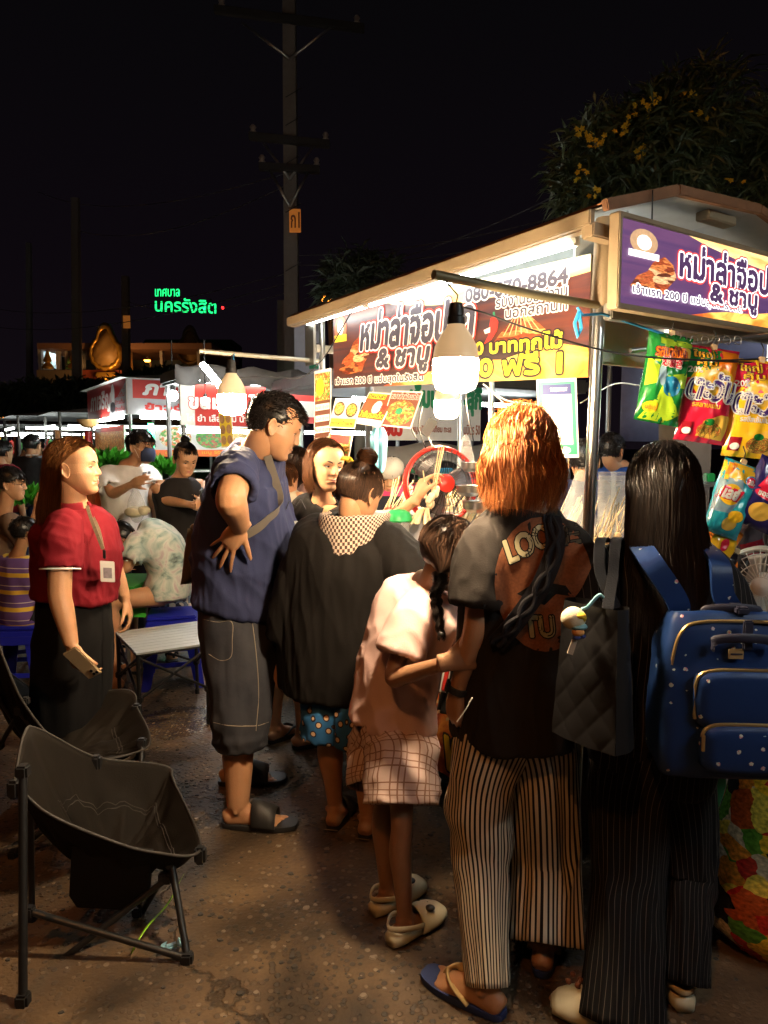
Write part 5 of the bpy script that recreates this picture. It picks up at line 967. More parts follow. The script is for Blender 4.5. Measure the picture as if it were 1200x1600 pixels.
# rows of far tents at the left
tent = mat('tent_cloth', (.14, .14, .15), .8, var=.3)
for i, (px, D, w, m_) in enumerate(((30, 11, 2.2, tent), (95, 10., 1.4, tent), (10, 15, 3, tent), (80, 16, 2.6, tent), (150, 15, 2.6, tent), (40, 21, 4, tent), (120, 22, 4, tent), (-40, 17, 3, tent))):
    c = far(px, 700, D); t, o, q = stall(['open stall with a dark canopy at the far left', 'narrow stall with hanging scoops behind the woman in red', 'dim canopy at the left edge', 'small white lit canopy far left', 'far canopy behind the corner stall', 'distant wide canopy on the left', 'distant canopy beyond the corner stall', 'canopy cut by the left edge'][i], c, w, 1.3, 1.86, 2.0, 2.12 if D < 20 else 2.5, None, mat('stall_dim%d' % (i % 3), ((.3, .3, .3), (.25, .1, .08), (.1, .2, .28))[i % 3], .6), roof='hip', roofm=m_, group='far stalls with lamps', lampm=emis('dim_lamp_glow', (.92, 1, .90), 7.))
    r = random.Random(i)
    for k in range(5):
        col = r.choice(((.8, .5, .05), (.6, .05, .04), (.75, .75, .7), (.1, .4, .1), (.7, .35, .1))); one('goods', mat('goods_%d_%d_%d' % tuple(int(x * 100) for x in col), col, .5, var=.4, vs=12), t, lambda m: m.box(q(r.uniform(0, w), -.05, r.uniform(1.0, 1.7)), (r.uniform(.1, .35), .06, r.uniform(.1, .3)), Uv, Vv, Zu, .02))
one('scoop_basket', mat('basket', (.5, .28, .10), .6, bump=.5), None, lambda m: m.lathe(far(138, 658, 8.8), [(.0, -.09), (.08, -.07), (.13, 0), (.14, .02), (.11, 0), (0, -.05)], n=18), label='brown basket hanging by the red pole at left', cat='basket')
for i, (x, y, rr) in enumerate(((325, 575, -.45), (340, 585, -.45))):
    pass
t = thing('spiral_lamp', 'bright slanted white lamp beside the left bulb', 'lamp', far(330, 590, 5.2)); one('tube', emis('spiral_glow', (1, .98, .92), 120.), t, lambda m: (m.tube([far(315, 568, 5.2), far(344, 604, 5.2)], .020, n=10), m.tube([far(321, 572, 5.25), far(349, 606, 5.25)], .016, n=10))); one('base', black, t, lambda m: m.ball(far(350, 608, 5.2), .03))
def round_bulb(px, py, D, r_, label): 
    c = far(px, py, D); t = thing('round_bulb', label, 'light bulb', c - Zu * r_, 'round bulbs under the far signs'); one('glass_bulb', FARL, t, lambda m: m.ball(c, r_)); one('socket', black, t, lambda m: m.tube([c + Zu * r_ * .8, c + Zu * r_ * 1.8], r_ * .45)); one('cord', wire, t, lambda m: m.tube([c + Zu * r_ * 1.7, c + Zu * .5], .006))
round_bulb(270, 618, 6.6, .05, 'round bulb in front of the corner stall sign'); round_bulb(321, 627, 5.9, .034, 'round bulb before the red noodle sign')
# ---------------------------------------------------------------- trees
def leaf_tree(label, base, blobs, nl, lm, fl=(), fm=None, Ls=(.10, .2), W=.016, seed=5, trunk=True):
    t = thing('flowering_tree', label, 'tree', base * V(1, 1, 0)); r = random.Random(seed); mb = MB(); c0 = np.array(blobs[0][0], float)
    if trunk:
        tp = lerp(base * V(1, 1, 0), c0 * V(1, 1, 0), .4); tp[2] = c0[2] * .7; one('trunk', mat('bark', (.10, .075, .05), .9, bump=.5), t, lambda m: m.tube(catmull([base * V(1, 1, 0), tp, c0], 4), [.09 - .05 * i / 8 for i in range(9)], n=10))
        for c, rad in blobs: one('limb', MAT['bark'], t, lambda m: m.tube(catmull([tp, lerp(tp, c, .5) + V(.05, 0, .1), np.array(c)], 3), [.04 - .028 * i / 6 for i in range(7)], n=7))
    tot = sum(np.prod(b[1]) ** .67 for b in blobs)
    for c, rad in blobs:
        n = int(nl * np.prod(rad) ** .67 / tot)
        for _ in range(n // 7):
            d = unit(V(r.gauss(0, 1), r.gauss(0, 1), r.gauss(0, 1))); tw = c + d * np.array(rad) * r.uniform(.45, 1.08) ** .7
            ax = unit(d + V(r.gauss(0, .4), r.gauss(0, .4), .35 + r.gauss(0, .3)))
            for k in range(7):
                ld = unit(ax * .55 + unit(V(r.gauss(0, 1), r.gauss(0, 1), r.gauss(0, .8))) * .8); L_ = r.uniform(*Ls); sd = unit(np.cross(ld, V(r.gauss(0, 1), r.gauss(0, 1), 1))); w = W * r.uniform(.7, 1.3); p0 = tw + ax * k * .02; mid = p0 + ld * L_ * .5; tip = p0 + ld * L_ - Zu * L_ * .25; mb.m = r.choice((0, 0, 1))
                mb.add([p0, mid + sd * w * .5, tip, mid - sd * w * .5], [(0, 1, 2, 3)])
    obj('crown', mb, lm, t, smooth=False, kind='stuff')
    for p in fl:
        m2 = MB()
        for _ in range(r.randint(3, 6)):
            c = p + V(r.gauss(0, .03), r.gauss(0, .03), r.gauss(0, .02)); ax = unit(V(r.gauss(0, .5), -1, r.gauss(0, .6))); X = unit(np.cross(ax, Zu)); Y = np.cross(ax, X)
            for k in range(5):
                a = k * 1.2566; o1 = X * math.cos(a) + Y * math.sin(a); o2 = X * math.cos(a + .6) + Y * math.sin(a + .6); o3 = X * math.cos(a - .6) + Y * math.sin(a - .6); m2.add([c, c + o2 * .012 + ax * .006, c + o1 * .019 + ax * .003, c + o3 * .012 + ax * .006], [(0, 1, 2, 3)])
        obj('flower_cluster', m2, fm, t, smooth=False, kind='stuff')
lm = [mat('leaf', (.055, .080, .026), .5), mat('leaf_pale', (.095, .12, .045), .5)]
D = 4.6; fl = [at(x, y, D - .35) for x, y in ((985, 185), (1000, 175), (1010, 165), (1020, 160), (970, 200), (1072, 152), (1080, 155), (1098, 180), (905, 210), (925, 213), (940, 212), (930, 222), (1000, 232), (990, 243), (912, 270), (928, 300), (1075, 298), (1098, 308))]
leaf_tree('small tree with long leaves and yellow trumpet flowers above the stall roof', at(1060, 800, 5.0), [(at(1000, 255, D), (.36, .35, .26)), (at(1085, 185, D), (.24, .3, .20)), (at(930, 260, D), (.18, .25, .24)), (at(1030, 215, D), (.26, .3, .2)), (at(950, 310, D), (.28, .3, .14))], 7000, lm, fl, mat('petal_yellow', (.75, .52, .02), .5))
leaf_tree('darker tree with long leaves at the right edge behind the stall roof', at(1230, 800, 5.0), [(at(1180, 280, 4.9), (.36, .3, .24)), (at(1230, 230, 5.2), (.3, .3, .3)), (at(1120, 310, 4.9), (.24, .3, .12))], 4200, lm, [at(1145, 285, 4.5)], MAT['petal_yellow'], seed=9)
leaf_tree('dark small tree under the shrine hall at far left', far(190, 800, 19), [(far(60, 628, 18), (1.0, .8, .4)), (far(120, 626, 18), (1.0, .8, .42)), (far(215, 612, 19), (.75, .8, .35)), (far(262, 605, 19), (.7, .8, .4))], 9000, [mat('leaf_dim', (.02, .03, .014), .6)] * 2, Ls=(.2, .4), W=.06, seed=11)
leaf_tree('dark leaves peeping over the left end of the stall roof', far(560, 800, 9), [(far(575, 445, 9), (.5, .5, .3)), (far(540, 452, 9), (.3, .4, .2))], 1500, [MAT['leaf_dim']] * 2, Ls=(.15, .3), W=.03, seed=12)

# a street lamp stands behind the photographer: the pole, the trees and the backs catch its weak warm light
t = thing('street_lamp', 'street lamp on a tall post behind the photographer', 'street lamp', V(-2.6, -4.5, 0)); one('lamp_post', galv, t, lambda m: m.tube([V(-2.6, -4.5, 0), V(-2.6, -4.5, 7.2), V(-2.5, -4.2, 7.5), V(-2.2, -3.4, 7.6)], .06, n=10)); one('lamp_head', MAT['lamp_shell'], t, lambda m: m.box(V(-2.1, -3.2, 7.62), (.26, .6, .10), bev=.03)); one('lamp_glass', emis('sodium_glass', (1., .38, .10), 235.), t, lambda m: m.box(V(-2.1, -3.2, 7.55), (.20, .50, .03), bev=.01))

# the stall across the lane, right of the photographer: its tube lamp lights the backpack
t = thing('lane_lamp', 'white tube lamp on a steel post right of the photographer', 'lamp', V(2.3, .2, 0)); one('post', galv, t, lambda m: m.tube([V(2.3, .2, 0), V(2.3, .2, 2.45)], .02, n=10)); one('tray', offw, t, lambda m: m.box(V(2.0, .45, 2.44), (.06, 1.2, .03), V(.75, -.6, 0), V(.6, .75, 0), Zu, .004)); one('tube', emis('lane_tube', (.90, 1., .98), 65.), t, lambda m: m.tube([V(1.66, 0.0, 2.41), V(2.36, .88, 2.41)], .014, n=10))
# ================================================================ things on and round the stall
stick = mat('skewer_stick', (.70, .52, .28), .6, var=.1)
foods = [mat('skewer_meat', (.50, .17, .08), .4, var=.5, vs=60), mat('skewer_tofu', (.72, .52, .26), .45, var=.3, vs=60), mat('skewer_mushroom', (.74, .62, .42), .5, var=.2, vs=60), mat('skewer_ball', (.66, .40, .24), .4, var=.3, vs=60), mat('skewer_sausage', (.52, .10, .06), .35, var=.2), mat('skewer_greens', (.12, .28, .05), .5, var=.4, vs=60)]
SK_M = []
for k in range(6):
    mb = MB(); mb.m = 0; mb.tube([V(0, 0, 0), V(0, 0, .27)], .0021, n=5); mb.m = 1; r = random.Random(k)
    if k == 2:
        for j in range(5): a = j * 1.3; mb.ball(V(.010 * math.cos(a), .010 * math.sin(a), .02 + .016 * j), (.013, .011, .018), n=7, m=5)
    else:
        for j in range(4): mb.ball(V(r.gauss(0, .002), r.gauss(0, .002), .012 + .026 * j), (.015 + r.uniform(-.003, .003), .012 + r.uniform(-.002, .003), .0135), n=7, m=5)
    v, f = mb.data(); me = bpy.data.meshes.new('skewer'); me.from_pydata(v.tolist(), [], f); me.materials.append(stick); me.materials.append(foods[k]); me.polygons.foreach_set('material_index', mb.mi); me.polygons.foreach_set('use_smooth', [True] * len(f)); SK_M.append(me)
KIND = ['meat', 'golden tofu', 'pale mushroom', 'fish ball', 'red sausage', 'green leaf']
def put_skewer(p, d, k, group, label, roll=0.):
    o = bpy.data.objects.new('skewer', SK_M[k]); COL.objects.link(o); o.rotation_mode = 'QUATERNION'; o.rotation_quaternion = Vector(unit(d)).to_track_quat('Z', 'Y'); o.location = p; BASE[o.name] = np.array(p); setp(o, label, 'skewer', group); return o
r = random.Random(21); tray_m = mat('tray_steel', (.60, .59, .57), .3, metal=1)
trays = [(.16, .34, 1, 'nearest the corner post'), (.42, .30, 3, 'behind the woman with orange hair'), (.68, .30, 0, 'in front of the girl with the braid'), (.94, .30, 2, 'at the middle of the counter'), (1.20, .30, 1, 'beside the woman in the hood'), (1.48, .30, 4, 'at the far end of the counter')]
for i, (u, v, k0, where) in enumerate(trays):
    t = thing('serving_tray', 'steel tray piled with skewers ' + where, 'tray', S(u, v, .876), 'steel trays of skewers'); one('pan', tray_m, t, lambda m: (sbox(m, (u - .12, u + .12), (v - .26, v + .16), (.876, .884), .003), sbox(m, (u - .122, u - .115), (v - .26, v + .16), (.876, .915), .002), sbox(m, (u + .115, u + .122), (v - .26, v + .16), (.876, .915), .002), sbox(m, (u - .115, u + .115), (v - .266, v - .26), (.876, .915), .002)))
    one('riser', mat('foam_white', (.70, .68, .62), .7), t, lambda m: sbox(m, (u - .115, u + .115), (v - .20, v + .15), (.886, .96), .006))
    for n in range(46):
        k = (k0 + (n % 3 if n % 4 == 0 else 0)) % 6; lay = n // 12; x = u + r.uniform(-.10, .10); q = r.random()
        p = S(x, v - .19 + .10 * q + r.gauss(0, .01), .975 + .022 * lay + r.uniform(0, .012) + .07 * q); d = Vv * (.75 - .3 * q) + Zu * (.62 + .4 * q + r.gauss(0, .13)) + Uv * r.gauss(0, .22); put_skewer(p, d, k, 'skewers heaped on the tray ' + where, '%s skewer heaped on the tray %s' % (KIND[k], where))
# a mound of cheese coloured rice rolls in front
for i, (u, c) in enumerate(((.62, (.72, .50, .30)), (.80, (.70, .36, .26)), (1.0, (.78, .66, .48)), (.45, (.60, .22, .12)))):
    m_ = mat('snack_%d' % i, c, .45, var=.35, vs=50); t = thing('snack_basket', ('basket of pale meat rolls', 'basket of pink sausage pieces', 'basket of cream coloured rolls', 'basket of red marinated meat')[i] + ' at the front edge of the counter', 'basket', S(u, .09, .876)); one('basket', clear, t, lambda m: m.lathe(S(u, .09, .876), [(.06, 0), (.075, .005), (.09, .06), (.088, .06)], n=20))
    for j in range(26):
        a, rr = r.uniform(0, 6.28), .075 * math.sqrt(r.random()); one('piece', m_, t, lambda m: m.ball(S(u + rr * math.cos(a), .09 + rr * math.sin(a), .90 + (.085 - rr) * r.uniform(.2, .8)), (.016, .012, .012), rot(V(1, 0, 0), Zu, a), n=8, m=6))
# fans
def fan(label, c, F, R, ringm, bladem, cagem, n=40, stand=None):
    F = unit(F); X = unit(np.cross(F, Zu)); Y = np.cross(X, F); t = thing('fan', label, 'fan', c - Zu * (R + .2)); an = np.linspace(0, 2 * math.pi, 49)
    ring = lambda rr, d: [c + (X * math.cos(a) + Y * math.sin(a)) * rr + F * d for a in an]
    one('rim', ringm, t, lambda m: (m.tube(ring(R, .0), .011, n=8), m.tube(ring(R * .99, .03), .005, n=6)))
    def cage(m):
        for k in range(n):
            a = 2 * math.pi * k / n; e_ = X * math.cos(a) + Y * math.sin(a); m.tube([c + F * .075 + e_ * R * .25, c + F * .07 + e_ * R * .6, c + F * .03 + e_ * R], .0016, n=4)
        for q_, d in ((.25, .075), (.6, .07), (.85, .05)): m.tube(ring(R * q_, d), .002, n=5)
    one('cage', cagem, t, cage, kind='stuff'); one('badge', ringm, t, lambda m: m.lathe(c + F * .074, [(0, .012), (R * .20, .008), (R * .26, 0), (R * .2, -.006)], F, n=20)); one('motor', cagem, t, lambda m: m.lathe(c - F * .02, [(0, -.10), (R * .28, -.09), (R * .35, -.02), (R * .2, .03), (0, .04)], F, n=18))
    for k in range(3):
        a0 = 2.09 * k; G = np.array([[c + F * (.015 + .03 * (s_ - .5)) + (X * math.cos(a0 + s_ * 1.15 + q_ * .5) + Y * math.sin(a0 + s_ * 1.15 + q_ * .5)) * R * (.15 + .72 * q_) for s_ in np.linspace(0, 1, 7)] for q_ in np.linspace(0, 1, 7)]); one('blade', bladem, t, lambda m: grid_surface(m, G), solid=.003)
    one('stand', ringm if stand is None else stand, t, lambda m: (m.tube([c - F * .08, c - F * .09 - Y * (R + .10)], .016, n=10), m.lathe(c - F * .07 - Y * (R + .20), [(0, 0), (.11, .0), (.11, .02), (.03, .05), (.018, .12), (0, .12)], n=24)))
fan('red desk fan with dark blades inside the stall', at(688, 757, 3.15), V(.25, -.9, .12), .165, mat('fan_red', (.62, .03, .02), .35), mat('fan_smoke', (.06, .05, .06), .3), black); fan('white wire fan at the right edge by the steel post', at(1192, 915, 2.35), V(-.5, -.8, .1), .125, offw, mat('fan_pale', (.6, .6, .55), .4), offw, 34)
# bowls, bags, cups
for i, (px, py, D, rr) in enumerate(((733, 765, 3.0, .055), (738, 728, 3.05, .05), (745, 790, 2.95, .06))):
    one('steel_bowl', steel, None, lambda m: (m.lathe(at(px, py, D), [(rr * .6, -rr * .5), (rr * .95, -rr * .2), (rr, rr * .3), (rr * 1.06, rr * .32), (rr * .93, rr * .25), (rr * .5, -rr * .4), (0, -rr * .42)], n=24, cap=(1, 0)),), label=('steel pot', 'upper steel mug', 'lower steel pot')[i] + ' beside the red fan', cat='pot', group='steel pots beside the fan')
def plastic_bag(label, c, w, h, m_=None, seed=1):
    G = []
    for i, q_ in enumerate(np.linspace(0, 1, 16)):
        rr = w * (.12 + .95 * math.sin(math.pi * min(1, q_ * .72 + .28)) ** .6 * (q_ ** .7)) if q_ > .02 else w * .10; rr *= 1
        G.append([c + V(math.cos(a) * rr * (1 + .22 * nz((math.cos(a) * 2, math.sin(a) * 2 + seed, q_ * 3))), math.sin(a) * rr * .55 * (1 + .2 * nz((math.cos(a) * 2 + 5, math.sin(a) * 2, q_ * 3))), h * (.5 - q_)) for a in np.linspace(0, 2 * math.pi, 32, endpoint=False)])
    mb = MB(); grid_surface(mb, np.array(G), closed_u=True); obj('plastic_bag', mb, m_ or frost, label=label, cat='plastic bag')
plastic_bag('translucent white plastic bag hanging left of the steel corner post', at(906, 795, 2.55), .085, .28); plastic_bag('white plastic bag hanging behind the red fan', at(728, 730, 3.25), .06, .30, seed=4)
plastic_bag('white tote with wooden skewers, by the hooded woman', at(462, 845, 2.98), .10, .17, offw, seed=6)
one('wire_hook', wire, None, lambda m: m.tube([at(445, 800, 2.9), at(452, 783, 2.9), at(463, 790, 2.9), at(470, 780, 2.9), at(478, 796, 2.9)], .002, n=5), label='thin wire loops above the white tote', cat='wire')
t = thing('cup_stack', 'tall stack of clear plastic cups right of the corner post', 'cups', at(957, 850, 2.6))
for j, px in enumerate((946, 966)):
    for k in range(16): one('cup', frost, t, lambda m: m.lathe(at(px, 842, 2.6) + Zu * k * .0145, [(.028, 0), (.0335, .03), (.034, .031), (.032, .028)], n=16, cap=(0, 0)))
for i, (px, py, D) in enumerate(((618, 815, 2.85), (608, 822, 2.9))):
    pass
c = at(622, 812, 2.95); t = thing('lidded_cup', 'clear tub with a crumpled green lid inside the stall', 'tub', c - Zu * .09); one('tub', frost, t, lambda m: m.lathe(c - Zu * .08, [(.045, 0), (.055, .08)], n=18, cap=(1, 0))); one('lid', green, t, lambda m: m.lathe(c, [(.06, -.005), (.062, .0), (.056, .015), (.05, .03), (.03, .042), (0, .045)], n=18)); 
one('grey_cooler', mat('cooler_grey', (.32, .33, .35), .5), None, lambda m: m.box(at(640, 850, 3.2), (.34, .30, .30), unit(Vv), unit(-Uv), Zu, .02), label='grey cooler box behind the counter', cat='cooler')
c = at(600, 745, 3.9)
# hung snack bags
def snack(label, px, py, D, wpx, hpx, tilt, yaw, base, puff=.035, seed=0):
    c = at(px, py, D); k = D / FPX; Fv = rot(unit(V(0, -1, 0)), Zu, math.radians(yaw)); X = np.cross(Zu, Fv); X = rot(X, Fv, math.radians(tilt)); Y = np.cross(Fv, X)
    s = Soft(c, X, Y, wpx * k, hpx * k, puff, seed); t = thing('snack_bag', label, 'snack bag', c - Zu * hpx * k / 2, 'snack bags hung on the gable end'); mb = MB()
    for sd in (1, -1):
        u, v = np.meshgrid(np.linspace(0, 1, 26), np.linspace(0, 1, 30)); grid_surface(mb, s.pv(u.ravel(), v.ravel(), 0, sd).reshape(30, 26, 3) if sd == 1 else s.pv(u.ravel(), v.ravel(), 0, sd).reshape(30, 26, 3)[:, ::-1])
    obj('packet', mb, base, t)
    mb = MB(); mb.box(s.p(.5, .985, 0), (.022, .012, .035), X, Fv, Y, .003); obj('clip', mb, wood, t, smooth=40)
    mb = MB(); top = s.p(.5, 1.02, 0); mb.tube([top, top + Zu * .03 + X * .006, top + Zu * .05 - X * .004], .0018, n=5); obj('hook', mb, wire, t); return t, s
gl = dict(rough=.24, var=.04, coat=.5)
sn = {k: mat('snack_' + k, c, **gl) for k, c in dict(green=(.012, .20, .035), lime=(.40, .62, .03), red=(.62, .015, .05), yel=(.86, .52, .02), blue=(.02, .22, .42), teal=(.02, .38, .50), navy=(.015, .012, .10), orange=(.85, .22, .01), white=(.80, .78, .74), maroon=(.28, .01, .02), ltblue=(.25, .40, .50), purple=(.05, .02, .16), crisp=(.80, .50, .08), brown=(.10, .035, .015)).items()}
t, s = snack('bright green snack bag with lime shapes, leftmost of the hanging bags', 1037, 592, 2.30, 78, 138, -9, 12, sn['green'], seed=1)
s.shape(t, 'poly', None, sn['lime'], pts=[(.05, .02), (.62, .02), (.9, .12), (.35, .45), (.30, .30)]); s.shape(t, 'poly', None, sn['lime'], pts=[(.02, .38), (.20, .42), (.26, .62), (.02, .70)]); s.shape(t, 'poly', None, sn['lime'], pts=[(.45, .52), (.97, .60), (.97, .42), (.66, .40)]); s.shape(t, 'poly', None, sn['lime'], pts=[(.2, .93), (.98, .93), (.98, .88), (.6, .84), (.2, .86)])
s.shape(t, 'poly', None, sn['lime'], pts=[(.12, .66), (.30, .86), (.42, .86), (.24, .66)]); s.shape(t, 'ellipse', (.06, .10, .38, .22), sn['yel'], h=.0018); s.shape(t, 'ellipse', (.62, .72, 1.0, .86), sn['crisp'], h=.0014); s.shape(t, 'ellipse', (.34, .30, .76, .52), sn['blue'], h=.002); s.shape(t, 'ellipse', (.24, .40, .40, .64), sn['ltblue'], h=.0024)
s.text(t, 'รสบาร์บีคิว', (.12, .72, .82, .85), sn['orange'], .0016, ((.0035, sn['maroon']),), h=.003); s.text(t, '恐龍爸', (.28, .62, .72, .73), sn['red'], .001, ((.003, sn['white']),), h=.003); s.text(t, 'รสดั้งเดิม', (.10, .13, .34, .18), sn['red'], 0, h=.003)
def tawan(label, px, py, D, w, h, tilt, yaw, top, mid, low, seed, flav):
    t, s = snack(label, px, py, D, w, h, tilt, yaw, low, seed=seed)
    s.shape(t, 'poly', None, top, pts=[(.0, .64), (.5, .66), (.62, .97), (.0, .97)], h=.001); s.shape(t, 'poly', None, mid, pts=[(.44, .62), (1.0, .60), (1.0, .97), (.62, .97)], h=.001); s.shape(t, 'ellipse', (.06, .45, .92, .80), sn['yel'], h=.0014); s.shape(t, 'ellipse', (.2, .52, .75, .76), sn['crisp'], h=.0018)
    s.text(t, 'ตะวัน', (.03, .44, .97, .72), sn['purple'], .0035, ((.0075, sn['white']),), h=.0035, shear=.15); s.text(t, 'ใหญ่', (.08, .86, .46, .95), sn['yel'], .0012, ((.003, sn['brown']),), h=.003); s.text(t, 'คุ้ม', (.14, .77, .50, .86), sn['yel'], .0012, ((.003, sn['brown']),), h=.003); s.text(t, '20%', (.02, .71, .24, .77), sn['white'], .0008, h=.003)
    s.text(t, flav, (.14, .36, .66, .42), sn['yel'] if low is not sn['yel'] else sn['white'], .0007, h=.003)
    s.shape(t, 'poly', None, sn['crisp'], pts=[(.34, .06), (.86, .04), (.98, .30), (.72, .30), (.40, .22)], h=.0016); s.shape(t, 'ellipse', (.32, .05, .80, .22), food('snack_print', [(.45, .12, .03), (.7, .4, .08), (.25, .06, .02), (.1, .25, .04)], 26, rough=.25), h=.0022); s.shape(t, 'rect', (.05, .06, .24, .20), sn['maroon'], h=.002); s.shape(t, 'ellipse', (.07, .07, .22, .14), sn['white'], h=.0026); s.shape(t, 'ellipse', (.42, .18, .62, .25), sn['green'], h=.0028)
tawan('red snack bag with a yellow sun and dark Thai lettering', 1104, 618, 2.34, 88, 146, -7, 8, sn['green'], sn['orange'], sn['red'], 3, 'รสลาบแซ่บ'); tawan('yellow snack bag with a red top, right of the red one', 1180, 640, 2.36, 92, 150, -5, 4, sn['red'], sn['orange'], sn['yel'], 6, 'รสชีสเข้มข้น')
t, s = snack('blue and yellow crisp bag hanging askew under the yellow one', 1142, 780, 2.30, 66, 118, -18, 10, sn['teal'], seed=9)
s.shape(t, 'poly', None, sn['yel'], pts=[(0, .70), (.55, .74), (1, .62), (1, .97), (0, .97)]); s.shape(t, 'poly', None, sn['ltblue'], pts=[(.0, .28), (.42, .30), (.62, .56), (.46, .76), (.0, .74)], h=.0014); s.shape(t, 'ellipse', (.02, .40, .56, .68), sn['yel'], h=.002); s.shape(t, 'poly', None, sn['red'], pts=[(.0, .46), (.5, .46), (.58, .62), (.08, .64)], h=.0028); s.text(t, 'เลย์', (.08, .48, .50, .63), sn['white'], .0026, h=.0036, shear=.15); s.shape(t, 'ellipse', (.56, .68, .92, .86), sn['blue'], h=.002); s.shape(t, 'ellipse', (.60, .70, .86, .84), sn['red'], h=.0026); s.text(t, '20.-', (.63, .735, .84, .80), sn['white'], .001, h=.0034); s.shape(t, 'poly', None, sn['orange'], pts=[(.04, .78), (.16, .80), (.30, .95), (.12, .95)], h=.002); s.shape(t, 'ellipse', (.30, .08, .72, .26), sn['crisp'], h=.002); s.shape(t, 'ellipse', (.40, .20, .78, .36), sn['yel'], h=.0024)
t, s = snack('dark blue snack bag with a red label cut by the right edge', 1200, 775, 2.30, 78, 110, -24, 5, sn['navy'], seed=12); s.shape(t, 'poly', None, sn['red'], pts=[(.1, .55), (.3, .95), (.55, .95), (.35, .5)]); s.shape(t, 'ellipse', (.08, .40, .80, .56), sn['red'], h=.0018); s.text(t, 'ซอสหม่าล่า', (.14, .44, .74, .53), sn['white'], .001, h=.003); s.shape(t, 'ellipse', (.12, .10, .62, .36), sn['crisp'], h=.002)
t, s = snack('small yellow and orange snack bag low behind the black hair', 1122, 850, 2.34, 60, 70, -32, 10, sn['orange'], seed=15); s.shape(t, 'ellipse', (.1, .2, .9, .8), sn['yel']); s.shape(t, 'ellipse', (.35, .35, .6, .65), sn['red'], h=.002)
t, s = snack('black snack bag with orange flames beside the backpack strap', 1135, 905, 2.36, 60, 90, -20, 10, mat('snack_black', (.012, .011, .013), **gl), seed=17); s.shape(t, 'poly', None, sn['orange'], pts=[(.1, .1), (.4, .3), (.3, .6), (.45, .85), (.55, .55), (.75, .3), (.7, .08)]); s.shape(t, 'ellipse', (.3, .15, .55, .35), sn['yel'], h=.002)
t, s = snack('dull red and grey packet behind the blue crisp bag', 1165, 830, 2.45, 60, 100, 12, 14, mat('snack_grey', (.10, .08, .09), **gl), seed=19); s.shape(t, 'rect', (.1, .1, .9, .35), sn['maroon'])
for k in range(9): cable('curly_hook', [at(1010 + k * 17, 533, 2.30), at(1014 + k * 17, 525, 2.30), at(1022 + k * 17, 528, 2.31), at(1020 + k * 17, 538, 2.31), at(1012 + k * 17, 536, 2.30)], m=galv, r=.0016, label='curled wire hook on the rail above the snack bags', cat='hook', group='curled wire hooks')
one('hanging_rail', steel, None, lambda m: m.tube([at(985, 548, 2.28), at(1240, 520, 2.45)], .008, n=10), label='steel rail under the light box holding the snack bags', cat='rail')
# big printed bag at the lower right edge
VEG = food('veg_print', [(.85, .55, .03), (.60, .03, .02), (.10, .30, .03), (.85, .30, .03), (.02, .015, .01), (.75, .62, .40), (.55, .10, .02), (.9, .72, .1)], 8, rough=.16, sq=(2.4, 1.7, 1)); c = V(1.225, 2.02, 0)
def cb(m):
    G = []
    for q_ in np.linspace(0, 1, 22):
        w = np.interp(q_, [0, .12, .4, 1], [.17, .245, .235, .165]); row = []
        for a in np.linspace(0, 2 * math.pi, 49): row.append(c + V(math.cos(a) * w * (1 + .05 * nz((math.cos(a) * 3, math.sin(a) * 3, q_ * 4))), math.sin(a) * w * .75 * (1 + .06 * nz((math.cos(a) * 3 + 7, math.sin(a) * 3, q_ * 4))), .005 + q_ * .60))
        G.append(row)
    grid_surface(m, np.array(G))
t = thing('shopping_bag', 'large glossy bag printed with colourful vegetables at the lower right edge', 'bag', c); one('bag', VEG, t, cb); one('binding', black, t, lambda m: m.tube([c + V(math.cos(a) * .215, math.sin(a) * .165, .05 + .02 * math.sin(a * 2)) for a in np.linspace(0, 2 * math.pi, 40)], .008, n=6)); one('handle', black, t, lambda m: m.tube(catmull([c + V(-.1, -.1, .58), c + V(-.06, -.08, .80), c + V(.06, -.08, .8), c + V(.1, -.1, .58)], 5), .012, n=8))
one('green_stool', mat('green_dull', (.02, .16, .06), .45), None, lambda m: (m.box(at(1150, 1222, 2.75) * V(1, 1, 0) + V(.1, 0, .30), (.28, .28, .03), bev=.01), m.box(at(1150, 1222, 2.75) * V(1, 1, 0) + V(-.02, -.1, .145), (.04, .04, .29)), m.box(at(1150, 1222, 2.75) * V(1, 1, 0) + V(.22, -.1, .145), (.04, .04, .29)), m.box(at(1150, 1222, 2.75) * V(1, 1, 0) + V(-.02, .1, .145), (.04, .04, .29)), m.box(at(1150, 1222, 2.75) * V(1, 1, 0) + V(.22, .1, .145), (.04, .04, .29))), label='low green plastic stool behind the printed bag', cat='stool')
c = at(908, 1195, 2.62); t = thing('wrapped_bottle', 'pale rolled packet with blue print and a green tie hanging at the counter end', 'packet', c - Zu * .1); one('wrapper', mat('wrap_pale', (.50, .46, .36), .5, var=.2), t, lambda m: m.lathe(c, [(.0, -.085), (.03, -.08), (.024, -.05), (.03, .0), (.032, .1), (.0, .11)], n=14)); one('blue_print', blue, t, lambda m: m.lathe(c, [(.0325, .05), (.033, .085)], n=14, cap=(0, 0))); one('tie', GRN if False else mat('neon_green', (.08, .60, .10), .4), t, lambda m: m.lathe(c, [(.031, -.052), (.034, -.045), (.031, -.038)], n=14, cap=(0, 0)))
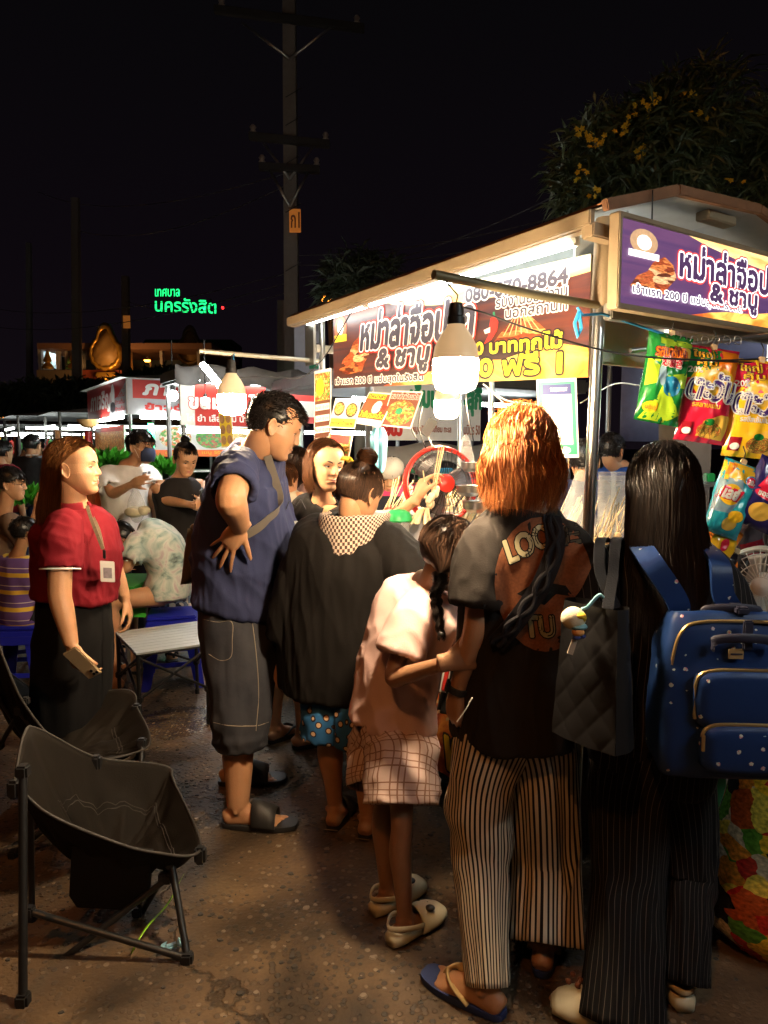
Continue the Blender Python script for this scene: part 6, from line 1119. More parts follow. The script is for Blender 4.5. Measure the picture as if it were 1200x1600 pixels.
# ---------------------------------------------------------------- furniture in front
alu = mat('slat_grey', (.52, .55, .58), .42, metal=.35, var=.1, stretch=(3, 40, 3)); fr = mat('frame_black', (.009, .009, .0095), .4, spec=.6); joint = mat('joint_black', (.010, .010, .011), .55)
q = [gnd(180, 987, .45), gnd(213, 1021, .45), gnd(327, 1005, .45), gnd(308, 970, .45)]; t = thing('folding_table', 'small folding camping table with a grey slatted top', 'table', np.mean(q, 0) * V(1, 1, 0))
E1 = lambda a, b_, x, y: lerp(lerp(q[0], q[3], x), lerp(q[1], q[2], x), y)
for k in range(9):
    y0, y1 = k / 9 + .006, (k + 1) / 9 - .006; P4 = [lerp(lerp(q[0], q[1], y0), lerp(q[3], q[2], y0), x) for x in (0, 1)] + [lerp(lerp(q[0], q[1], y1), lerp(q[3], q[2], y1), x) for x in (1, 0)]
    mb = MB(); mb.add(P4 + [p - Zu * .010 for p in P4], [(0, 1, 2, 3), (7, 6, 5, 4), (0, 4, 5, 1), (1, 5, 6, 2), (2, 6, 7, 3), (3, 7, 4, 0)]); obj('slat', mb, alu, t, smooth=False)
legs = []
for p in q:
    c = lerp(p, np.mean(q, 0), .05); legs.append(c); one('leg', fr, t, lambda m: m.tube([c - Zu * .012, V(c[0], c[1], .012)], .011, n=10)); one('foot', joint, t, lambda m: m.tube([V(c[0], c[1], .03), V(c[0], c[1], .001)], .014, n=10)); one('joint', joint, t, lambda m: m.box(V(c[0], c[1], .20), (.035, .035, .035), bev=.005))
for i in range(4):
    a, b_ = legs[i], legs[(i + 1) % 4]; one('brace', fr, t, lambda m: m.tube([V(a[0], a[1], .42), V(b_[0], b_[1], .20)], .0075, n=8)); one('brace', fr, t, lambda m: m.tube([V(a[0], a[1], .20), V(b_[0], b_[1], .42)], .0075, n=8)); one('rail', fr, t, lambda m: m.tube([a - Zu * .015, b_ - Zu * .015], .009, n=8))
def bowl_chair(label, rim, cen, m_, legs_, tip):
    P = np.array([at(*p) for p in rim]); n = 72; C = catmull(np.vstack([P, P[:1]]), 12); C = C[:-1]; m = len(C); c = at(*cen); G = []
    for q_ in np.linspace(0, 1, 30):
        row = []
        for i, p in enumerate(C):
            w = lerp(p, c, q_); w[2] = p[2] + (c[2] - p[2]) * (1 - (1 - q_) ** 2.2); w[2] += (.022 * nz((i * .16, q_ * 2, 2)) + .012 * nz((i * .45, q_ * 4, 5)) + .006 * nz((i * .9, q_ * 9, 5))) * math.sin(math.pi * min(1, q_ * 1.3)) * 1.5; row.append(w)
        G.append(row)
    t = thing('camp_chair', label, 'camping chair', c * V(1, 1, 0)); mb = MB(); grid_surface(mb, np.array(G), closed_u=True); obj('seat', mb, m_, t, solid=.005); mb = MB(); mb.tube(np.vstack([C, C[:1]]), .0045, n=7); obj('rim', mb, mat('piping', (.030, .025, .021), .7), t)
    for q_ in (9, 10): mb = MB(); mb.tube(np.array(G[q_])[m // 8:m * 5 // 8] + Zu * .004, .0018, n=5); obj('seam', mb, MAT['piping'], t)
    for p_ in (C[0], C[m * 6 // 10], C[m * 3 // 10]): one('corner_sleeve', joint, t, lambda m: m.box(p_ - Zu * .02, (.035, .035, .055), bev=.008))
    for a, b_, rr in legs_:
        one('frame_tube', fr, t, lambda m: m.tube([np.asarray(a), np.asarray(b_)], rr, n=10)); 
        for e_ in (a, b_): one('joint', joint, t, lambda m: m.box(e_, (rr * 2.9, rr * 2.9, rr * 3.2), bev=rr * .5))
    return t, np.array(G)
cf = mat('chair_canvas', (.010, .0074, .0052), .75, var=.25, bump=.25, bs=220, spec=.14)
g_ = lambda px, py: gnd(px, py, .012)
t, G = bowl_chair('near black folding camp chair with sagging canvas seat at lower left', [(22, 1222, 1.98), (38, 1146, 2.10), (62, 1140, 2.20), (150, 1183, 2.34), (255, 1196, 2.46), (272, 1222, 2.40), (313, 1326, 2.08), (235, 1331, 2.00), (150, 1305, 1.96), (70, 1268, 1.95)], (185, 1345, 2.18), cf,
   [(at(36, 1205, 1.94), g_(36, 1562), .012), (at(48, 1270, 2.2), g_(50, 1432), .010), (at(268, 1348, 2.07), g_(293, 1497), .011), (at(258, 1250, 2.40), g_(215, 1425), .010), (at(46, 1424, 1.96), g_(290, 1497), .010), (at(262, 1372, 2.07), at(44, 1540, 1.93), .010), (at(255, 1370, 2.07), at(205, 1455, 2.2), .009), (at(50, 1420, 2.25), at(215, 1330, 2.4), .008)], None)
pk = [at(112, 1322, 2.0), at(235, 1335, 2.03), at(230, 1400, 2.05), at(196, 1422, 2.05), at(120, 1418, 2.03), at(108, 1400, 2.02)]; mb = MB(); mb.add(pk + [p + V(0, .03, 0) for p in pk], [tuple(range(6)), tuple(range(11, 5, -1))] + [(i, 6 + i, 6 + (i + 1) % 6, (i + 1) % 6) for i in range(6)]); obj('pocket', mb, cf, t, smooth=30)
s_ = at(44, 1192, 2.06); one('tag', pwhite, t, lambda m: m.box(s_ + V(-.005, -.03, 0), (.022, .003, .012), rot(V(1, 0, 0), V(0, 1, 0), .4), V(0, 1, 0), V(0, 0, 1)))
bowl_chair('second black camp chair with a high back standing behind the near one', [(-18, 960, 2.35), (10, 1040, 2.32), (38, 1100, 2.36), (85, 1156, 2.42), (150, 1186, 2.48), (222, 1172, 2.60), (234, 1150, 2.66), (215, 1108, 2.85), (196, 1078, 2.96), (75, 1088, 3.05), (-30, 1010, 2.85), (-60, 950, 2.6)], (95, 1180, 2.70), cf,
   [(at(222, 1160, 2.62), g_(212, 1345), .011), (at(205, 1140, 2.85), g_(120, 1330), .010), (at(-20, 1010, 2.4), g_(-25, 1350), .011), (at(30, 1110, 2.4), g_(200, 1330), .010), (at(220, 1180, 2.62), g_(20, 1335), .010), (at(-2, 1090, 2.5), at(38, 1150, 2.6), .009), (at(40, 1095, 2.5), at(0, 1165, 2.6), .009)], None)
one('plastic_strip', mat('strip_green', (.30, .62, .03), .4), None, lambda m: grid_surface(m, np.array([[lerp(gnd(205, 1490, .02), at(288, 1368, 2.2), q_) + (V(.010, 0, .004) * s_) * math.sin(math.pi * min(1, q_ + .1)) + V(0, 0, .012 * math.sin(q_ * 7)) for s_ in (-.6, .6)] for q_ in np.linspace(0, 1, 16)])), label='lime green plastic strip hanging from the near camp chair to the ground', cat='strip', solid=.001)
c = gnd(268, 1478, .02); one('candy_wrapper', mat('wrapper_blue', (.25, .50, .65), .3, var=.6, vs=90), None, lambda m: (m.box(c, (.036, .02, .012), rot(V(1, 0, 0), Zu, .5), rot(V(0, 1, 0), Zu, .5), Zu, .004), m.box(c + V(-.024, -.006, .004), (.018, .026, .003), rot(V(1, 0, .4), Zu, .3), V(0, 1, 0)), m.box(c + V(.022, .008, .006), (.016, .024, .003), V(1, 0, -.5), V(0, 1, .2))), label='crumpled blue and white sweet wrapper on the ground', cat='wrapper')
one('yellow_mark', mat('road_yellow', (.45, .26, .02), .7, var=.5, vs=40), None, lambda m: m.add([gnd(*p, .004) for p in ((1095, 1340), (1140, 1330), (1160, 1340), (1110, 1352))], [(0, 1, 2, 3)]), label='worn yellow paint patch on the asphalt', cat='road marking', smooth=False, kind='structure')
# blue stools
stl = mat('stool_blue', (.012, .018, .36), .36, var=.06)
def stool(base, k=1., yaw=.3, label=''):
    t = thing('stool', label, 'stool', base, 'blue plastic stools'); X, Y = rot(V(1, 0, 0), Zu, yaw), rot(V(0, 1, 0), Zu, yaw); H = .44 * k; a = .145 * k; w = .185 * k
    one('top', stl, t, lambda m: (m.box(base + Zu * (H - .012), (a * 2, a * 2, .024), X, Y, Zu, .008), m.box(base + Zu * (H - .045), (a * 2.06, a * 2.06, .04), X, Y, Zu, .006)))
    for sx_ in (-1, 1):
        for sy in (-1, 1): 
            def L(m):
                tp, bt = base + X * sx_ * a * .93 + Y * sy * a * .93 + Zu * (H - .05), base + X * sx_ * w + Y * sy * w
                for D_, E_ in ((X * -sx_, Y * -sy), (Y * -sy, X * -sx_)):
                    b1, t1 = .055 * k, .075 * k; m.add([bt, bt + D_ * b1, tp + D_ * t1, tp, bt + E_ * .006, bt + D_ * b1 + E_ * .006, tp + D_ * t1 + E_ * .006, tp + E_ * .006], [(0, 1, 2, 3), (7, 6, 5, 4), (0, 4, 5, 1), (1, 5, 6, 2), (2, 6, 7, 3), (3, 7, 4, 0)])
            one('leg', stl, t, L, smooth=False)
    for D_, E_ in ((X, Y), (Y, X)):
        for sg_ in (-1, 1): one('rung', stl, t, lambda m: m.box(base + E_ * sg_ * .170 * k + Zu * .15 * k, (.27 * k, .008, .028 * k), D_, E_, Zu)); one('apron', stl, t, lambda m: m.box(base + E_ * sg_ * .150 * k + Zu * (H - .085), (.27 * k, .006, .05 * k), D_, E_, Zu))
    return t
stool(V(-1.36, 4.45, 0), 1.03, .25, 'blue plastic stool under the crouched person in tie dye'); stool(V(-2.23, 4.25, 0), 1.0, .1, 'small blue plastic stool under the child in stripes'); stool(V(-2.55, 4.7, 0), 1., .5, 'blue plastic stool at the left edge'); stool(V(-1.72, 5.3, 0), 1., .1, 'blue plastic stool beyond the slatted table')
# ================================================================ the people
SKL = skin('skin_light', (.51, .27, .145), (.42, .13, .11)); SKM = skin('skin_mid', (.42, .215, .112), (.33, .10, .08)); SKD = skin('skin_dark', (.30, .155, .085), (.22, .07, .055))
HB = hair_mat('hair_black', (.008, .007, .007), (.040, .030, .026), .36); HBR = hair_mat('hair_brown', (.030, .012, .006), (.14, .055, .022)); HO = hair_mat('hair_orange', (.15, .038, .009), (.46, .150, .034), .52); HR = hair_mat('hair_auburn', (.075, .026, .010), (.40, .16, .045), .36); HD = hair_mat('hair_dark', (.016, .010, .008), (.085, .045, .028), .36)
BROW = mat('brow', (.02, .014, .011), .7)
def cloth(name, col, **k): return mat(name, col, .88, var=k.pop('var', .10), vs=k.pop('vs', 25), bump=.22, bs=k.pop('bs', 260), spec=.2, sheen=k.pop('sheen', .0), **k)
def spine_px(p, pts):
    p.spine = [at(*q) for q in pts]
    for sg, n in ((1, 'R'), (-1, 'L')):
        r = p.R * sg; H = p.H; s_ = p.S(.84) + r * .104 * H * p.w; p.j['sh' + n] = s_; p.j['el' + n] = s_ - Zu * .158 * H + r * .03 * H - p.F * .02; p.j['wr' + n] = p.j['el' + n] - Zu * .145 * H + p.F * .06; p.j['hip' + n] = p.S(-.02) + r * .055 * H * p.w
def gz(px, D, z): return V((px - 600) / FPX * (D * math.cos(PITCH) + (CAMZ - z) * math.sin(PITCH)), D, z)
def ank(px, py): return gnd(px, py) + Zu * .082
def ribbon(name, P, w, th, m, parent, side, kind=None):
    P = catmull(P, 8); mb = MB(); T = np.gradient(P, axis=0); rings = []
    for i, p in enumerate(P):
        t = unit(T[i]); s_ = unit(side - t * np.dot(side, t)); n = np.cross(t, s_); rings.append(np.array([p - s_ * w / 2 - n * th / 2, p + s_ * w / 2 - n * th / 2, p + s_ * w / 2 + n * th / 2, p - s_ * w / 2 + n * th / 2]))
    mb.ring_loft(rings); return obj(name, mb, m, parent, smooth=40)
# ---------------------------------------------------------------- man in navy
p = Person('man in a navy t-shirt and grey denim shorts, hand on hip', gz(378, 2.95, 0), 80, 1.72, SKM, 1.02, 1.06)
p.TS = [(-.14, .098, .082), (0., .108, .094), (.25, .108, .100), (.55, .112, .088), (.78, .116, .068), (.90, .088, .052), (1.0, .045, .045)]
spine_px(p, [(368, 1010, 2.95), (370, 955, 2.95), (376, 865, 2.95), (384, 775, 2.93), (404, 704, 2.90)])
J = p.j; J['shR'] = at(376, 722, 2.74); J['elR'] = at(360, 780, 2.50); J['wrR'] = at(376, 822, 2.66)
J['knR'] = at(380, 1110, 2.74); J['anR'] = ank(372, 1290); J['toeR'] = V(1, -.04, 0); J['hipR'] = at(374, 965, 2.86); J['hipL'] = at(366, 965, 3.05); J['knL'] = at(372, 1095, 2.98); J['anL'] = ank(364, 1224); J['toeL'] = V(1, .12, 0); J['shL'] = at(398, 722, 3.1); J['elL'] = at(425, 800, 3.15); J['wrL'] = at(440, 850, 3.1)
p.head(HF(at(431, 668, 2.84), 80, 24, 0, 1.06), fat=1.12, nr=.066, brow=BROW, gaze=(0, -.35), neck=p.S(.96))
p.arm('R', dict(d=at(345, 866, 2.70) - at(376, 822, 2.66), n=V(.25, 1, 0), t=V(.9, -.1, -.7), s=1.10, curl=(.10, .08, .10, .12), spread=.24, thumb=(.80, .10)), (1.28, 1.36, 1.40, 1.45)); p.arm('L', r=(1.15,) * 4); p.leg('R', (1.1, 1.15, 1.35)); p.leg('L', (1.1, 1.15, 1.35)); p.trunk(); p.finish()
NAVY = cloth('cloth_navy', (.028, .034, .085), var=.12)
dn = V(.3, 0, -1)
p.shirt(NAVY, h0=.03, infl=.016, sleeve=(.55, .74), sr=(.076, .080), belly=(.045, .22, .26), fold=[(.015, 5, 1.3, V(.8, .1, -.6), None), (.008, 12, 2.2, V(.7, .1, -.7), None), (.004, 26, 6, V(.2, 0, -1), None)], collar=.062)
JEAN = uvpattern('denim_grey', lambda N, L, uv, ob: (lambda nz_, w: mixc(N, L, w, (.013, .015, .024), (.050, .049, .056)))(0, (lambda n: (L.new(ob, n.inputs['Vector']), n.inputs['Scale'].__setattr__('default_value', 9), n.inputs['Detail'].__setattr__('default_value', 8), n.outputs['Fac'])[-1])(N.new('ShaderNodeTexNoise'))), bump=.3)
seam = mat('seam', (.20, .17, .13), .8)
for n, sd in (('R', 1), ('L', 4)):
    h, k_, a = J['hip' + n], J['kn' + n], J['an' + n]; o = p.R * (.02 if n == 'R' else -.02); b_ = lerp(k_, a, .36)
    GJ = p.tube_cloth(JEAN, [h + Zu * .15 - o * 3.2, h + Zu * .02 - o, lerp(h, k_, .5), k_ + Zu * .02, b_ + Zu * .05, b_], [(.115, .125), (.125, .140), (.112, .135), (.100, .114), (.094, .100), (.090, .094)], fold=.010, fl=(4, 4), seed=sd, name='denim_shorts', crease=((.75, 2., .06, .012, .04), (.86, 1., .04, .010, .05), (.35, 3., .08, .01, .1)))

    if n == 'R':
        m_, n_ = GJ.shape[:2]; bj = BVHTree.FromPolygons([tuple(q) for q in GJ.reshape(-1, 3)], [(i * n_ + q, i * n_ + q + 1, (i + 1) * n_ + q + 1, (i + 1) * n_ + q) for i in range(m_ - 1) for q in range(n_ - 1)])
        for pts, rr in (([(318, 968), (340, 972), (362, 972), (363, 1000), (361, 1026), (345, 1032), (326, 1022)], .0016), ([(390, 950), (396, 985), (402, 1040), (404, 1090), (400, 1142)], .0016), ([(386, 960), (398, 968), (412, 964), (426, 952)], .0018), ([(330, 1128), (360, 1134), (400, 1134), (420, 1128)], .0016)):
            Q = []
            for px, py in catmull(np.array([(x, y, 0.) for x, y in pts]), 8)[:, :2]:
                dr = Vector(unit(ray(px, py))); h = bj.ray_cast(Vector((0, 0, CAMZ)), dr)
                if h[0] is not None: Q.append(np.array(h[0]) - np.array(dr) * .002)
            if len(Q) > 3: one('seam', seam, p.root, lambda m: m.tube(Q, rr, n=5))
BLK = mat('rubber_black', (.018, .018, .019), .55, bump=.15, bs=120)
for n in 'RL': flipflop(p, n, BLK, BLK, 1.08, kind='slide')
cap_hair(p, HB, 2300, .026, .0036, front=.050, low=-.045, spike=.45, sweep=(0, .8, .35), tl=.25, rad=(.079, .107, .098))
ribbon('bag_strap', [at(418, 712, 2.80), at(438, 785, 2.80), at(418, 812, 2.735), at(392, 832, 2.715), at(350, 850, 2.73), at(322, 862, 2.80)], .032, .003, mat('strap_grey', (.10, .085, .07), .8), p.root, V(.3, 0, 1))
t = thing('shoulder_bag', 'brown grey bag hanging behind the back of the man in navy', 'bag', at(306, 915, 2.95)); s = Soft(at(307, 868, 2.95), V(.8, .6, 0), V(.15, 0, 1), .11, .24, .045, 3); mb = MB(); u, v = np.meshgrid(np.linspace(0, 1, 16), np.linspace(0, 1, 18))
for sd in (1, -1): G = s.pv(u.ravel(), v.ravel(), 0, sd).reshape(18, 16, 3); grid_surface(mb, G if sd == 1 else G[:, ::-1])
obj('bag', mb, cloth('bag_brown', (.085, .065, .045)), t); one('flap', mat('bag_flap', (.25, .17, .09), .6), t, lambda m: m.box(at(311, 822, 2.95), (.06, .07, .02), bev=.006))
# ---------------------------------------------------------------- girl turning round
p = Person('girl with chin length brown hair looking back at the camera while lifting skewers', gz(470, 3.5, 0), 52, 1.56, SKL, .95, .95)
spine_px(p, [(462, 990, 3.52), (464, 955, 3.52), (472, 895, 3.46), (488, 838, 3.38), (506, 782, 3.30)]); J = p.j
J['shR'] = at(540, 808, 3.14); J['elR'] = at(598, 822, 3.02); J['wrR'] = at(651, 779, 2.98); J['shL'] = at(462, 800, 3.45); J['elL'] = at(448, 870, 3.4); J['wrL'] = at(470, 900, 3.2); J['anR'] = ank(472, 1168); J['anL'] = ank(430, 1158); J['knR'] = J['anR'] + V(.02, -.02, .34); J['knL'] = J['anL'] + V(.02, -.02, .34)
p.head(HF(at(509, 729, 3.26), 147, 4, -5, .99), fat=.94, brow=BROW, gaze=(-.22, .0), nr=.047)
p.arm('R', dict(d=V(.35, .1, .95), n=V(.85, .3, -.35), t=V(-.25, -.2, .9), s=.95, curl=(.55, .8, .95, 1.0), thumb=(.55, .55)), (.80, .82, .86, .95)); p.arm('L'); p.leg('R'); p.leg('L'); p.trunk(); p.finish()
BT = cloth('cloth_black', (.016, .014, .014)); p.shirt(BT, infl=.012, sleeve=(.5, .42), sr=(.062, .062)); 
for n, sd in (('R', 1), ('L', 2)): p.tube_cloth(BT, [J['hip' + n] + Zu * .1, J['hip' + n] - Zu * .05, lerp(J['hip' + n], J['kn' + n], .75)], [.11, .105, .095], name='shorts', seed=sd)
for n in 'RL': flipflop(p, n, BLK, BLK, .95)
long_hair(p, HBR, 2200, 104, lambda a: .150 + .01 * math.cos(a), part=(-.03, .085), w=.0025, flare=lambda a, t: .008 * math.sin(t * 2.6) - .016 * t * t, wave=.004, lift=.05, seg=8, px=.010, seed=4)
bs = at(668, 788, 2.94)
for k in range(16):
    a = k * .39; put_skewer(bs + V(.016 * math.cos(a), .012 * math.sin(a), 0) - Zu * .02, V(.13 + .05 * math.cos(a), .05 * math.sin(a), .9), 2, 'skewers lifted in the hand of the turning girl', 'pale mushroom skewer lifted from the tray in the turning girl\'s hand') if k < 4 else None
t = thing('mushroom_bunch', 'pale bunch of enoki on skewers dangling from the lifted hand', 'food', bs - Zu * .08)
for k in range(22):
    a, rr = random.uniform(0, 6.28), .020 * random.random() ** .5; c0 = bs + V(rr * math.cos(a) - .01, rr * math.sin(a), -.015); one('mushroom', mat('enoki', (.74, .60, .36), .5, var=.15), t, lambda m: m.tube(catmull([c0, c0 + V(-.010 + rr * math.cos(a), 0, -.03), c0 + V(-.018 + rr * math.cos(a) * 2.2, rr * math.sin(a) * 2, -.065)], 3), [.0045, .0045, .004, .004, .004, .0045, .005], n=6))
one('lifted_skewer', stick, None, lambda m: m.tube([at(661, 735, 2.96), at(668, 790, 2.95)], .0022, n=6), label='thin bamboo stick pinched in the lifted hand', cat='skewer')
# ---------------------------------------------------------------- woman in the hooded jacket
p = Person('woman from behind in a black jacket with a chequered hood, hair in a bun', gz(538, 2.72, 0), 22, 1.55, SKM, 1.12, 1.15)
p.TS = [(-.14, .112, .092), (0., .118, .098), (.25, .116, .092), (.55, .116, .088), (.78, .116, .072), (.90, .086, .055), (1.0, .045, .045)]
spine_px(p, [(524, 1075, 2.74), (528, 1000, 2.74), (536, 930, 2.73), (545, 868, 2.71), (556, 812, 2.69)]); J = p.j
J['hipL'] = at(512, 1010, 2.74); J['hipR'] = at(560, 1010, 2.70); J['shL'] = at(490, 848, 2.76); J['elL'] = at(462, 945, 2.72); J['wrL'] = at(442, 1030, 2.74); J['shR'] = at(612, 850, 2.62); J['elR'] = at(648, 912, 2.56); J['wrR'] = at(690, 890, 2.78)
J['anL'] = ank(524, 1290); J['anR'] = ank(574, 1304); J['knL'] = J['anL'] + V(-.02, -.01, .31); J['knR'] = J['anR'] + V(-.02, -.01, .31); J['toeL'] = V(.25, 1, 0); J['toeR'] = V(.3, 1, 0)
p.head(HF(at(562, 772, 2.70), 42, 26, 4, .98), brow=BROW, nr=.05); p.arm('R', dict(n=V(0, 0, -1), t=V(-.5, .5, 0), curl=(.6, .7, .8, .8))); p.arm('L', dict(curl=(.5, .6, .6, .6))); p.leg('R', (.95, 1, 1)); p.leg('L', (.95, 1, 1)); p.trunk(); p.finish()
p.shirt(cloth('cloth_jacket', (.0065, .0052, .0048)), h0=-.14, infl=.030, sleeve=(1.62, 1.85), sr=(.098, .085), hs=[-.14, -.11, -.05, .10, .3, .55, .76, .88, .95, 1.0], fold=[(.014, 5, 1.0, V(.05, 0, -1), None), (.007, 12, 2, V(.2, 0, -1), None), (.003, 30, 6, V(0, 0, -1), None)], name='jacket', collar=.062)
CHK = uvpattern('hood_check', lambda N, L, uv, ob: (lambda c: (L.new(uv, c.inputs['Vector']), c.inputs['Scale'].__setattr__('default_value', 1.), c.inputs['Color1'].__setattr__('default_value', (.055, .030, .024, 1)), c.inputs['Color2'].__setattr__('default_value', (.48, .38, .31, 1)), c.outputs['Color'])[-1])(N.new('ShaderNodeTexChecker')), bump=.25)
G = []; nb = p.S(.985); bk = -p.F
for q_ in np.linspace(0, 1, 22):
    row = []
    for a in np.linspace(-1.75, 1.75, 49):
        out = bk * math.cos(a) + p.R * math.sin(a); bkw = max(0, math.cos(a)) ** 1.3
        if q_ < .45: t_ = q_ / .45; r_ = .082 + .050 * t_ + .010 * bkw; z = -.045 + .075 * math.sin(t_ * math.pi * .55) - .03 * bkw * (1 - t_)
        else: t_ = (q_ - .45) / .55; r_ = .132 + .010 * bkw - .022 * t_ ** 2; r_ += .028 * bkw * min(1, t_ * 1.6); z = .030 - (.055 + .165 * bkw ** 1.4) * t_ - .02 * t_ * t_
        w = .008 * nz((a * 2.2, q_ * 3, 1)); row.append(nb + out * (r_ + w) + Zu * (z + w))
    G.append(row)
mb = MB(); grid_surface(mb, np.array(G), uv=(60, 34)); obj('hood', mb, CHK, p.root, solid=.008)
PR = uvpattern('shorts_blue', lambda N, L, uv, ob: (lambda v: (L.new(ob, v.inputs['Vector']), v.inputs['Scale'].__setattr__('default_value', 27), (lambda r_: (L.new(v.outputs['Distance'], r_.inputs[0]), r_.outputs[0])[-1])(ramp(N, [(0, (.60, .42, .25)), (.20, (.60, .42, .25)), (.24, (.05, .03, .03)), (.32, (.02, .015, .02)), (.36, (.025, .12, .30)), (1, (.02, .10, .26))], 'CONSTANT')))[-1])(N.new('ShaderNodeTexVoronoi')))
for n, sd in (('R', 1), ('L', 2)): h, k_ = J['hip' + n], J['kn' + n]; p.tube_cloth(PR, [h + Zu * .06, h - Zu * .10, k_ + Zu * .07, k_ - Zu * .005], [(.115, .125), (.112, .12), (.105, .110), (.108, .110)], name='shorts', seed=sd, fold=.008)
for n in 'RL':
    a = V(J['an' + n][0], J['an' + n][1], 0); d = unit(J['toe' + n]); flipflop(p, n, BLK, BLK, 1.02, kind='slide'); one('sole_line', mat('sole_tan', (.30, .24, .15), .6), p.root, lambda m: m.loft([a - d * .058 + Zu * .013, a - d * .056 + Zu * .0135], [(.030, .0015), (.030, .0015)], p.R, n=8))
hf = p.hf; updo(p, HD, (.012, -.045, .140), 1300, bm=HBR, rb=.040)
for k in range(5): one('hair_claw', mat('claw_yellow', (.70, .48, .05), .3), p.root, lambda m: m.tube(catmull([hf.p(-.05 + .008 * k, -.075, .10), hf.p(-.048 + .008 * k, -.105, .108), hf.p(-.042 + .008 * k, -.118, .090)], 4), .0042, n=7))
# ---------------------------------------------------------------- girl with the braid
p = Person('girl in a pink t-shirt and checked shorts leaning on the arm of a woman', gz(612, 2.23, 0), 52, 1.30, SKD, .92, .92)
spine_px(p, [(610, 1185, 2.23), (612, 1140, 2.23), (622, 1055, 2.23), (644, 972, 2.21), (671, 912, 2.20)]); J = p.j
J['shR'] = at(650, 950, 2.10); J['elR'] = at(611, 1062, 2.03); J['wrR'] = at(700, 1034, 1.89); J['shL'] = at(690, 945, 2.28); J['elL'] = at(715, 1030, 2.26); J['wrL'] = at(730, 1010, 2.1)
J['anR'] = ank(632, 1466); J['anL'] = ank(604, 1420); J['knR'] = J['anR'] + V(-.01, .0, .29); J['knL'] = J['anL'] + V(-.01, 0, .29); J['toeR'] = V(.75, .66, 0); J['toeL'] = V(.75, .66, 0); J['hipR'] = at(628, 1150, 2.16); J['hipL'] = at(598, 1150, 2.3)
p.head(HF(at(701, 868, 2.14), 62, 20, 6, .94), brow=BROW, nr=.046); p.arm('R', dict(d=V(.95, -.10, .24), n=V(.15, 1, -.1), t=V(-.2, .1, 1), s=.92, curl=(.18, .2, .22, .25), spread=.16, thumb=(.7, .2)), (.82, .86, .9, .95)); p.arm('L', r=(.85,) * 4); p.leg('R', (.8, .82, .95)); p.leg('L', (.8, .82, .95)); p.trunk(); p.finish()
PINK = cloth('cloth_pink', (.68, .46, .43), var=.08); p.shirt(PINK, h0=.05, infl=.015, sleeve=(.66, .66), sr=(.082, .088), flare=.022, tab=[(-.14, .1, .075), (0, .112, .082), (.25, .108, .080), (.55, .108, .080), (.78, .110, .070), (.9, .08, .055), (1, .045, .045)], fold=[(.009, 7, 1.8, V(.3, 0, -1), None), (.005, 18, 4, V(.5, .2, -1), None)])
PLD = uvpattern('plaid', lambda N, L, uv, ob: (lambda sp: (L.new(uv, sp.inputs[0]), mixc(N, L, mth(N, L, 'MAXIMUM', mth(N, L, 'MAXIMUM', mth(N, L, 'LESS_THAN', mth(N, L, 'FRACT', mth(N, L, 'MULTIPLY', sp.outputs[0], 17)), .11), mth(N, L, 'LESS_THAN', mth(N, L, 'ABSOLUTE', mth(N, L, 'SUBTRACT', mth(N, L, 'FRACT', mth(N, L, 'MULTIPLY', sp.outputs[0], 8.5)), .25)), .03)), mth(N, L, 'MAXIMUM', mth(N, L, 'LESS_THAN', mth(N, L, 'FRACT', mth(N, L, 'MULTIPLY', sp.outputs[1], 8)), .10), mth(N, L, 'LESS_THAN', mth(N, L, 'ABSOLUTE', mth(N, L, 'SUBTRACT', mth(N, L, 'FRACT', mth(N, L, 'MULTIPLY', sp.outputs[1], 4)), .3)), .022))), (.56, .42, .38), (.26, .14, .10)))[-1])(N.new('ShaderNodeSeparateXYZ')), bump=.2)
for n, sd in (('R', 2), ('L', 5)): h, k_ = J['hip' + n], J['kn' + n]; p.tube_cloth(PLD, [p.S(.05) + (h - p.S(0)) * .25, h - Zu * .04, lerp(h, k_, .5), lerp(h, k_, .80)], [(.098, .112), (.104, .118), (.104, .114), (.105, .110)], name='checked_shorts', seed=sd, fold=.010, fl=(4, 3))
CROC = mat('clog_cream', (.60, .56, .40), .5, var=.05); HOLE = mat('clog_hole', (.05, .04, .03), .8)
